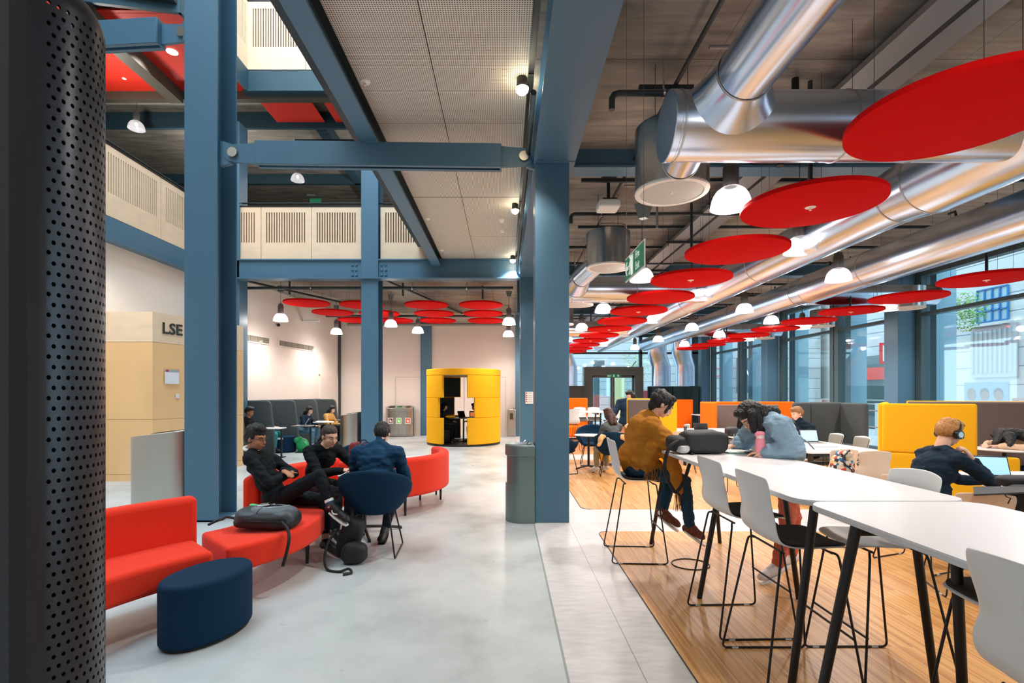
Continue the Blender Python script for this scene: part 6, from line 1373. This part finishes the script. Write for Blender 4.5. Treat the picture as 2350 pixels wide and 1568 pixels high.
so = mk('sock', MB().cyl(c0, c2 + (c2 - c1) * .3, .044, .043, 20), plate_w, t); mk('sock_stripe', MB().cyl(c1 - (c1 - c0) * .3, c2, .0455, .0445, 20), mat('sock blue', (40, 66, 90), .8), so); mk('sock_stripe', MB().cyl(c2 - (c2 - c1) * .25, c2, .0462, .0462, 20), mat('sock red', (190, 60, 70), .8), so)
FB = basis(V(J['toeR']) - V(J['anR'])); c = V(J['anR']).lerp(V(J['toeR']), .5); mk('shoe_mark', MB().tube([c + FB @ V(p) for p in ((.044, .02, .0), (.046, -.01, -.018), (.046, -.03, -.018), (.045, -.05, -.002))], .006, 6), plate_w, t)
mk('belt_edge', MB().tube([V(p) for p in ((-2.16, 4.91, .66), (-2.2, 4.87, .6), (-2.27, 4.87, .55), (-2.36, 4.88, .5))], .006, 6), plate_w, t)
# --- woman in black hoodie, ponytail
J = dict(pelvis=(-2.2, 5.78, .55), chest=(-2.08, 5.66, .86), neck=(-2.02, 5.6, 1.0), head=(-1.95, 5.56, 1.12), face=(.72, -.6, -.28),
    shR=(-2.17, 5.52, .95), shL=(-1.95, 5.8, .95), elR=(-2.0, 5.36, .74), wrR=(-1.76, 5.4, .76), elL=(-1.78, 5.78, .78), wrL=(-1.66, 5.62, .74), hdR=(1, .25, .15), hdL=(.4, -.9, 0),
    hipR=(-2.22, 5.66, .53), hipL=(-2.12, 5.86, .53), knR=(-1.82, 5.42, .52), anR=(-1.82, 5.35, .12), toeR=(-1.7, 5.22, .06), knL=(-1.76, 5.66, .52), anL=(-1.72, 5.5, .12), toeL=(-1.62, 5.36, .06))
t, h, HB = person('person in a black hoodie with tied-back brown hair, smiling and writing at the table', 0, J, dict(vox=.009, hc=.003, skin=sk_c, hair=dbr_h, top=cloth('black sweat', (12, 18, 24)), topname='hoodie', legs=mat('dotted dark cloth', (24, 24, 30), .8, noise=.5, nscale=90), shoe=shoe_b,
    hairp=[((0, -.018, .055), (.079, .094, .07)), ((0, -.05, .01), (.077, .07, .08)), ((.066, -.02, .02), (.014, .04, .045)), ((-.066, -.02, .02), (.014, .04, .045)), ((0, -.1, .0), .028, (0, -.15, -.05), .02), ((0, -.15, -.05), .02, (.02, -.18, -.12), .012)],
    topw=[((-2.06, 5.7, 1.0), .05, (-2.0, 5.72, 1.0), .05), ((-2.12, 5.64, .99), .05, (-2.06, 5.72, 1.0), .05)]))
# --- man in navy shirt from behind
J = dict(pelvis=(-1.34, 5.05, .54), chest=(-1.34, 5.2, .88), neck=(-1.33, 5.3, 1.05), head=(-1.33, 5.4, 1.16), face=(-.08, .85, -.5), up=(0, .3, 1),
    shL=(-1.54, 5.2, .97), shR=(-1.12, 5.2, .97), elL=(-1.6, 5.32, .70), wrL=(-1.48, 5.5, .72), elR=(-1.06, 5.32, .70), wrR=(-1.24, 5.5, .72),
    hipL=(-1.44, 5.12, .52), hipR=(-1.24, 5.12, .52), knL=(-1.62, 5.45, .6), anL=(-1.6, 5.5, .14), toeL=(-1.62, 5.64, .06), knR=(-1.22, 5.5, .52), anR=(-1.3, 5.42, .13), toeR=(-1.31, 5.29, .06))
person('person in a navy shirt seated in the navy tub chair, back turned, short black hair', 0, J, dict(vox=.009, skin=sk_b, hair=black_h, top=cloth('navy cotton', (20, 58, 88), .5, 14), topname='shirt', e=.022, wr=.014, collar=True, legs=cloth('navy denim', (24, 34, 48)), shoe=shoe_b, sole=black, noface=True, hairp=SHORT, bulk=1.12))
# --- mustard shawl
J = dict(pelvis=(1.29, 4.93, .89), chest=(1.36, 4.93, 1.2), neck=(1.43, 4.92, 1.36), head=(1.53, 4.88, 1.485), face=(.82, -.12, -.55), up=(.4, 0, 1),
    shR=(1.38, 4.74, 1.30), shL=(1.40, 5.1, 1.30), elR=(1.5, 4.66, 1.1), wrR=(1.66, 4.72, 1.13), elL=(1.52, 5.12, 1.1), wrL=(1.70, 4.98, 1.13),
    hipR=(1.33, 4.84, .86), hipL=(1.33, 5.02, .86), knR=(1.66, 4.66, .78), anR=(1.70, 4.62, .36), toeR=(1.78, 4.58, .30), knL=(1.66, 5.0, .78), anL=(1.53, 4.9, .44), toeL=(1.64, 4.82, .35))
must = cloth('mustard wool', (172, 112, 36), .5, 9); jean = cloth('blue denim', (34, 62, 84), .3, 60)
t, h, HB = person('person wrapped in a mustard shawl, black hair pinned up, sitting on a white bar stool', 0, J, dict(vox=.0095, skin=sk_b, hair=black_h, top=must, topname='top', legs=jean, shoe=shoe_r, cuff=.95,
    hairp=SHORT + [((0, -.08, .07), (.06, .06, .055)), ((.03, -.1, .02), (.045, .05, .05)), ((0, -.07, -.03), (.06, .05, .08)), ((-.03, -.06, .12), (.03, .03, .02)), ((.05, .06, .05), .02, (.07, .05, -.06), .01), ((-.05, .06, .05), .02, (-.07, .05, -.06), .01)]))
sm = MB(); sm.sph((1.335, 4.93, 1.1), (.165, .205, .27), 20, 14); sm.sph((1.36, 4.93, 1.24), (.16, .225, .16), 20, 12); sm.cap((1.40, 4.92, 1.33), .11, (1.43, 4.92, 1.37), .08, 14)
sm.sph((1.39, 4.76, 1.28), .105, 16, 10); sm.cap((1.40, 4.76, 1.26), .1, (1.52, 4.68, 1.13), .09, 14); sm.cap((1.52, 4.68, 1.13), .09, (1.64, 4.72, 1.14), .05, 14); sm.cap((1.42, 5.08, 1.26), .1, (1.62, 5.02, 1.14), .07, 14); sm.cap((1.40, 4.72, 1.1), .08, (1.36, 4.78, .93), .09, 14)
sm.cap((1.50, 4.72, 1.08), .075, (1.57, 4.66, .9), .06, 14); sm.cap((1.57, 4.66, .9), .06, (1.6, 4.62, .7), .045, 12); sm.cap((1.24, 4.93, 1.0), .13, (1.24, 4.93, .93), .12, 12); sm.cap((1.3, 4.84, .95), .1, (1.42, 4.78, .92), .07, 12)
for k in range(5): a = -.9 + k * .42; sm.cap((1.36 + .02 * k, 4.715 - .01 * k, 1.28 - .06 * k), .022, (1.60, 4.66, 1.14 - .045 * k), .014, 8)
sw = remeshed('shawl', sm, must, t, .009, 3, crum=(.016, (7, 7, 13)))
fr = MB(); rnd = random.Random(5)
for k in range(34): x = 1.3 + .27 * k / 34; y = 4.72 - .02 * rnd.random(); fr.tube([(x, y, .93), (x + rnd.uniform(-.015, .015), y - .01, .87), (x + rnd.uniform(-.02, .02), y - .012, .80 - .03 * rnd.random())], .0022, 5)
mk('fringe', fr, must, sw); fr = MB()
for k in range(20): x = 1.55 + .09 * k / 20; y = 4.59 + .06 * k / 20; fr.tube([(x, y, .69), (x + rnd.uniform(-.012, .012), y, .62), (x + rnd.uniform(-.02, .02), y, .53 - .03 * rnd.random())], .0022, 5)
mk('fringe', fr, must, sw)
FB = basis(V(J['toeL']) - V(J['anL'])); c = V(J['anL']); mk('ankle_badge', MB().cyl(c + FB @ V((.04, 0, -.005)), c + FB @ V((.052, 0, -.005)), .022, n=20), plate_w, t)
# --- denim jacket
J = dict(pelvis=(2.37, 4.3, .96), chest=(2.33, 4.31, 1.25), neck=(2.24, 4.33, 1.39), head=(2.13, 4.36, 1.40), face=(-.62, -.18, -.76), up=(-.7, 0, .7),
    shL=(2.26, 4.12, 1.32), shR=(2.26, 4.52, 1.32), elL=(2.32, 4.02, 1.13), wrL=(2.14, 4.14, 1.105), elR=(2.22, 4.68, 1.13), wrR=(2.14, 4.62, 1.12), hdR=(-1, -.25, -.1), hdL=(-.9, .4, -.05),
    hipL=(2.38, 4.2, .9), hipR=(2.4, 4.4, .9), knL=(2.36, 4.2, .5), anL=(2.3, 4.25, .12), toeL=(2.17, 4.22, .06), knR=(2.56, 4.45, .5), anR=(2.6, 4.55, .12), toeR=(2.47, 4.53, .06))
den = mat('washed denim', (134, 162, 182), .85, bump=.4, bscale=25, noise=.28, nscale=5, spec=.2)
t, h, HB = person('person in a light blue denim jacket and salmon trousers, bent over the high table writing', 0, J, dict(vox=.0095, skin=sk_b, hair=black_h, top=den, topname='denim_jacket', legs=cloth('salmon', (196, 104, 84), .6, 14), legname='loose_trousers', shoe=shoe_w, e=.035, flare=1.15, sleeve=.85, collar=True, wr=.017,
    hairp=SHORT + [((0, -.02, .05), (.088, .105, .08)), ((.07, .0, -.03), (.03, .05, .09)), ((-.07, 0, -.03), (.03, .05, .09)), ((0, -.09, -.02), (.08, .05, .1))],
    hairw=[((2.14, 4.3, 1.47), .05, (2.3, 4.27, 1.44), .04), ((2.14, 4.3, 1.44), .06, (2.17, 4.25, 1.3), .04), ((2.1, 4.28, 1.42), .045, (2.1, 4.24, 1.28), .022), ((2.2, 4.27, 1.42), .05, (2.24, 4.22, 1.32), .03), ((2.12, 4.45, 1.42), .045, (2.08, 4.46, 1.3), .02), ((2.2, 4.3, 1.45), .055, (2.33, 4.3, 1.42), .03)],
    topw=[((2.37, 4.3, 1.06), (.15, .19, .12)), ((2.34, 4.15, 1.2), .1, (2.34, 4.1, 1.1), .08)]))
mk('glasses', MB().tube([h(.031 + .02 * cos(a), .106, .016 * sin(a)) for a in [k * PI / 8 for k in range(16)]], .0016, 6, True).tube([h(-.031 + .02 * cos(a), .106, .016 * sin(a)) for a in [k * PI / 8 for k in range(16)]], .0016, 6, True).tube([h(.05, .104, 0), h(.08, .02, 0)], .0016, 6), MATS['thin metal frame'], t)
sock = mk('sock', MB().cyl(V(J['anL']) + V((.02, 0, .02)), V(J['anL']) + V((.035, 0, .1)), .04, .042, 18), plate_w, t)
mb = MB(); 
for z, r in ((1.1, .0),): mb.tube([(2.37, 4.09, 1.26), (2.46, 4.08, 1.2), (2.52, 4.09, 1.14)], .006, 6).tube([(2.3, 4.06, 1.3), (2.34, 4.02, 1.22), (2.36, 3.97, 1.14)], .005, 6)
mk('seam', mb, mat('denim seam', (150, 170, 182), .8), t)
wr = V(J['wrR']); solo('pen', MB().cyl((2.07, 4.58, 1.09), (2.1, 4.60, 1.22), .004, n=8), plate_w, 'white pen held by the person in denim', 'pen', (2.07, 4.58, 1.09))
# --- headphones
J = dict(pelvis=(3.80, 4.52, .56), chest=(3.86, 4.52, .90), neck=(3.93, 4.52, 1.1), head=(4.01, 4.53, 1.245), face=(.84, .12, -.42),
    shR=(3.92, 4.33, 1.02), shL=(3.94, 4.72, 1.02), elR=(4.30, 4.42, .80), wrR=(4.135, 4.46, 1.03), elL=(4.3, 4.75, .78), wrL=(4.5, 4.7, .77), hdR=(-.5, .12, .85), hnR=(-.6, .6, -.5), hnL=(0, 0, -1),
    hipR=(3.86, 4.42, .54), hipL=(3.86, 4.62, .54), knR=(4.3, 4.4, .54), anR=(4.3, 4.42, .12), toeR=(4.43, 4.42, .06), knL=(4.3, 4.68, .54), anL=(4.28, 4.68, .12), toeL=(4.42, 4.68, .06))
t, h, HB = person('person in a navy jumper wearing black headphones, chin on hand, at a laptop', 0, J, dict(vox=.0095, skin=sk_b, hair=fair_h, top=cloth('navy knit', (22, 40, 58)), legs=cloth('grey trousers', (50, 52, 58)), shoe=shoe_b, curl=1.1, sleeve=.8, bulk=1.15, hairp=SHORT + [((0, .02, .1), (.06, .06, .03)), ((.02, .05, .1), (.04, .04, .025))]))
m = MB()
for q in (-1, 1): m.cyl(h(.07 * q, .005, -.015), h(.105 * q, .005, -.015), .042, .038, 24)
m.tube([h(.092 * cos(a), .0 - .005, -.0 + .125 * sin(a)) for a in [k * PI / 14 for k in range(15)]], .011, 8); hp = mk('headphones', m, mat('headphone black', (18, 18, 20), .35), t)
mk('ear_disc', MB().cyl(h(.105, .005, -.015), h(.108, .005, -.015), .026, n=24), mat('silver disc', (190, 194, 190), .3, .7), hp)
mk('glasses', MB().tube([h(.031 + .02 * cos(a), .108, .016 * sin(a)) for a in [k * PI / 8 for k in range(16)]], .0018, 6, True).tube([h(.052, .106, .004), h(.08, .03, 0)], .0018, 6), MATS['thin metal frame'], t)
mk('wristband', MB().tube([V(J['wrR']) + Matrix.Rotation(.4, 3, 'Y') @ V((.036 * cos(a), .036 * sin(a), -.03)) for a in [k * PI / 8 for k in range(16)]], .005, 6, True), black, t)
# --- others, further off
def seated(px, py, d, ang, seat=.44, lean=.12, label='', st=None, arms=True, headz=None, down=-.35, legs=True, hd=None):
    hd = hd or at(px, py, d); f = V((cos(ang), sin(ang), 0)); r = f.cross(V((0, 0, 1))); P = V((hd.x, hd.y, seat + .1)) - f * (lean + .1); n = hd - V((0, 0, .14)) - f * .04; c = P.lerp(n, .62)
    J = dict(pelvis=P, chest=c, neck=n, head=hd, face=f + V((0, 0, down)), shR=c + r * .19 + V((0, 0, .1)), shL=c - r * .19 + V((0, 0, .1)))
    for S, q in (('R', 1), ('L', -1)):
        J['el' + S] = c + r * .23 * q + f * .12 - V((0, 0, .14)); J['wr' + S] = c + r * .08 * q + f * .34 - V((0, 0, .14))
        if legs: J['hip' + S] = P + r * .1 * q; J['kn' + S] = P + r * .12 * q + f * .42 - V((0, 0, .04)); J['an' + S] = V((P.x, P.y, .12)) + r * .13 * q + f * .40; J['toe' + S] = V((P.x, P.y, .06)) + r * .14 * q + f * .54
    return person(label, 0, {k: tuple(v) for k, v in J.items()}, st)
dk = cloth('dark cloth', (24, 28, 36)); 
seated(1829, 949, 9.05, PI + .1, lean=.2, label='fair-haired person in a dark jumper sitting by the dark grey booth', st=dict(vox=.012, skin=sk_b, hair=hairm('light brown', (140, 98, 58)), top=cloth('dark blue jumper', (16, 32, 44)), legs=dk, shoe=shoe_b, collar=True, hairp=SHORT, curl=.9))
seated(1396, 951, 9.85, PI / 2 + .5, seat=.42, lean=.1, label='person in a grey top with long brown hair, seen from behind', st=dict(vox=.014, skin=sk_b, hair=hairm('chestnut', (72, 42, 28)), top=cloth('grey top', (88, 92, 92)), legs=cloth('khaki', (150, 140, 112)), shoe=shoe_w, hairp=LONG[:-1], noface=True))
coat = cloth('beige coat', (226, 186, 136), .6, 10); m = MB().cap((2.35, 9.62, .95), .06, (2.4, 9.5, .7), .08).cap((2.05, 9.45, .82), .04, (2.4, 9.48, .72), .09).cap((1.83, 9.5, .78), .05, (2.05, 9.45, .82), .04).cap((1.82, 9.48, .78), .05, (1.76, 9.48, .62), .04)
t = thing('coat', 'beige coat draped over the navy tub chair behind the person in grey', 'coat', (2.1, 9.5, .8)); remeshed('coat_cloth', m, coat, t, .014, 3, crum=(.02, (9, 9, 9)))
# walking person
J = dict(pelvis=(3.03, 12.6, .93), chest=(3.05, 12.58, 1.24), neck=(3.07, 12.56, 1.42), head=(3.1, 12.52, 1.55), face=(-.7, -.5, -.5), shL=(3.12, 12.4, 1.36), shR=(2.9, 12.74, 1.36), elR=(2.78, 12.6, 1.15), wrR=(2.66, 12.5, .98), elL=(3.2, 12.4, 1.1), wrL=(3.16, 12.3, .88),
    hipL=(3.1, 12.55, .9), hipR=(2.96, 12.65, .9), knL=(3.12, 12.5, .5), anL=(3.1, 12.6, .1), toeL=(3.02, 12.5, .06), knR=(2.98, 12.62, .5), anR=(3.0, 12.75, .1), toeR=(2.92, 12.65, .06))
t, h, HB = person('person with long black hair in a navy jacket, standing by the entrance doors', 0, J, dict(vox=.014, skin=sk_c, hair=black_h, top=cloth('navy jacket', (22, 44, 66)), topname='jacket', legs=cloth('tan tights', (206, 140, 104)), shoe=shoe_w, hairp=LONG, e=.035, hem=1, noface=True))
solo('crossbody_bag', bag_blob(MB(), Matrix.Translation((3.22, 12.38, 1.05)), .08, .06, .14, 3), mat('pink dark pattern', (110, 40, 70), .7, noise=.5, nscale=40), 'dark pink patterned bag on the side of the standing person in navy', 'bag', (3.22, 12.38, .9))
# head-down sleeper
J = dict(pelvis=(7.75, 7.05, .52), chest=(7.6, 7.15, .84), neck=(7.42, 7.25, .93), head=(7.24, 7.3, .96), face=(-.6, .1, -.8), up=(-.8, 0, .6), shL=(7.45, 6.98, .9), shR=(7.5, 7.42, .9), elL=(7.2, 6.95, .84), wrL=(7.05, 7.15, .84), elR=(7.25, 7.5, .84), wrR=(7.05, 7.35, .84),
    hipL=(7.7, 6.95, .5), hipR=(7.7, 7.15, .5), knL=(7.3, 6.9, .5), anL=(7.3, 6.95, .12), toeL=(7.18, 6.95, .06), knR=(7.3, 7.15, .5), anR=(7.3, 7.15, .12), toeR=(7.18, 7.15, .06))
person('person with long black hair resting head on a table in the yellow and taupe booth', 0, J, dict(vox=.013, skin=sk_b, hair=black_h, top=cloth('beige floral top', (222, 190, 158)), legs=cloth('dark blue', (20, 30, 42)), shoe=shoe_b, noface=True, hairp=BOB,
    hairw=[((7.2, 7.25, 1.0), .08, (7.05, 7.2, .88), .05), ((7.25, 7.2, 1.02), .08, (7.45, 7.1, 1.0), .06), ((7.45, 7.1, 1.0), .06, (7.62, 7.05, .96), .035), ((7.2, 7.15, .98), .07, (7.1, 7.05, .87), .04), ((7.35, 7.12, .98), .06, (7.4, 6.98, .88), .03)]))
pedestal('white table the person with long black hair rests on', 7.12, 7.15, .80, .36, sp=.3)
# study booths
seated(573, 943, 12.3, -.1, label='person with a dark knitted hat sitting in the first study booth', st=dict(vox=.014, skin=sk_d, hair=black_h, top=cloth('black top', (22, 24, 26)), legs=dk, shoe=shoe_b, hairp=SHORT), hd=V((-6.17, 12.08, 1.15)))
seated(610, 943, 13.4, 0, lean=.0, label='person typing on a silver laptop in the second study booth, face hidden by the divider', st=dict(vox=.015, skin=sk_c, hair=black_h, top=cloth('grey tee', (90, 90, 92)), sleeve=.25, legs=cloth('teal shorts', (60, 150, 150)), shoe=shoe_b, hairp=SHORT), hd=V((-6.42, 13.42, 1.12)))
seated(710, 942, 14.6, -.2, label='person in a navy jacket and jeans reading in the third study booth', st=dict(vox=.014, skin=sk_b, hair=black_h, top=cloth('navy coat', (18, 40, 58)), topname='jacket', legs=cloth('light jeans', (86, 124, 146)), shoe=shoe_w, hairp=LONG[:-1] ), hd=V((-5.68, 14.5, 1.09)))
seated(760, 940, 15.7, -.2, label='person in a tan jacket bent over a phone in the fourth study booth', st=dict(vox=.014, skin=sk_b, hair=black_h, top=cloth('tan jacket', (204, 154, 90)), topname='jacket', legs=dk, shoe=shoe_b, hairp=LONG[:-1]), hd=V((-5.42, 15.65, 1.08)))
# pod
seated(1022, 933, 15.9, 0, lean=.05, label='person with a dark headscarf sitting in the yellow pod, facing the laptop', st=dict(vox=.014, skin=sk_c, hair=dk, top=dk, legs=dk, shoe=shoe_b, hairp=LONG), hd=V((-1.93, 15.85, 1.17)))
seated(1084, 932, 15.9, PI, lean=.12, label='person with dark hair in the yellow pod on the bench nearer the columns', st=dict(vox=.014, skin=sk_d, hair=black_h, top=cloth('dark green', (34, 50, 50)), legs=dk, shoe=shoe_b, noface=True, hairp=SHORT), hd=V((-.98, 16.0, 1.16)))
# ================================================================ CAMERA, LIGHT
cam = bpy.data.cameras.new('camera'); co = bpy.data.objects.new('camera', cam); COL.objects.link(co); SC.camera = co
co.location = (0, 0, H); co.rotation_euler = (PI / 2, 0, 0); cam.sensor_width = 36; cam.lens = F / 2350 * 36
cam.shift_x = (1175 - CX) / 2350; cam.shift_y = (CY - 784) / 2350; cam.clip_start = .02; cam.clip_end = 300
w = bpy.data.worlds.new('overcast sky'); SC.world = w; w.use_nodes = True; nt = w.node_tree; bg = nt.nodes['Background']
bg.inputs[0].default_value = (.70, .88, 1.0, 1); bg.inputs[1].default_value = 4.6
def light(kind, loc, power, color=(1, .93, .84), size=.1, **k):
    l = bpy.data.lights.new('light', kind); l.energy = power; l.color = color
    if kind in ('POINT', 'SPOT'): l.shadow_soft_size = size
    for a, b_ in k.items(): setattr(l, a, b_)
    o = bpy.data.objects.new('light', l); COL.objects.link(o); o.location = loc; o['kind'] = 'helper' if False else 'structure'; del o['kind']; return o
for i_, (x, y, z) in enumerate(LAMPS):
    up = z > 5
    light('SPOT', (x, y, z - .02), 70 if up else (80 if i_ < 3 else 165), (1, .94, .87) if not up else (1, .95, .9), .09, spot_size=D(150), spot_blend=.7)
    if not up: light('POINT', (x, y, z + .05), 40, (1, .95, .9), .08)
def area(loc, rot, sx, sy, p, col):
    o = light('AREA', loc, p, col); o.data.shape = 'RECTANGLE'; o.data.size = sx; o.data.size_y = sy; o.rotation_euler = rot; o.data.cycles.use_multiple_importance_sampling = True; return o
area((-4.0, 5.0, 13.1), (0, 0, 0), 6.0, 12.0, 900, (.66, .87, 1.0))       # daylight entering through the atrium skylight
for y in (4.0, 6.5, 8.6): light('SPOT', (-6.6, y, 4.38), 75, (1, .95, .88), .06, spot_size=D(140), spot_blend=.6)  # added spots for unseen lamps under the side balcony, no fittings built
for x, y in ((-8.5, 14.5), (-3.5, 16.5), (-8.8, 11.0)): light('POINT', (x, y, 7.7), 130, (1, .94, .86), .15)  # extra fill lamps added to brighten the upstairs ceiling
for x, y in ((.2, 5.3), (.2, 8.8), (.2, 12.1)):
    o = light('SPOT', (x, y, 4.76), 520, (1, .92, .8), .05, spot_size=D(110), spot_blend=.4); o.rotation_euler = (0, 0, 0)
# wall washers over the booths
for y in (14.1, 16.9): p_ = on_left(y, .16); light('SPOT', (p_.x, p_.y, 3.32), 55, (1, .96, .92), .02, spot_size=D(54), spot_blend=.12)
for x, y in ((-8.0, 9.0), (-7.6, 10.8)): light('SPOT', (x, y, 8.85), 120, (1, .95, .88), .1, spot_size=D(120), spot_blend=.5)
SC.view_settings.view_transform = 'Standard'; SC.view_settings.look = 'None'; SC.view_settings.exposure = 0.0; SC.view_settings.gamma = 1.0; SC.view_settings.use_curve_mapping = False
cy = SC.cycles; cy.use_denoising = True; cy.max_bounces = 7; cy.diffuse_bounces = 4; cy.glossy_bounces = 4; cy.transparent_max_bounces = 12; cy.sample_clamp_indirect = 6; cy.caustics_reflective = False; cy.caustics_refractive = False
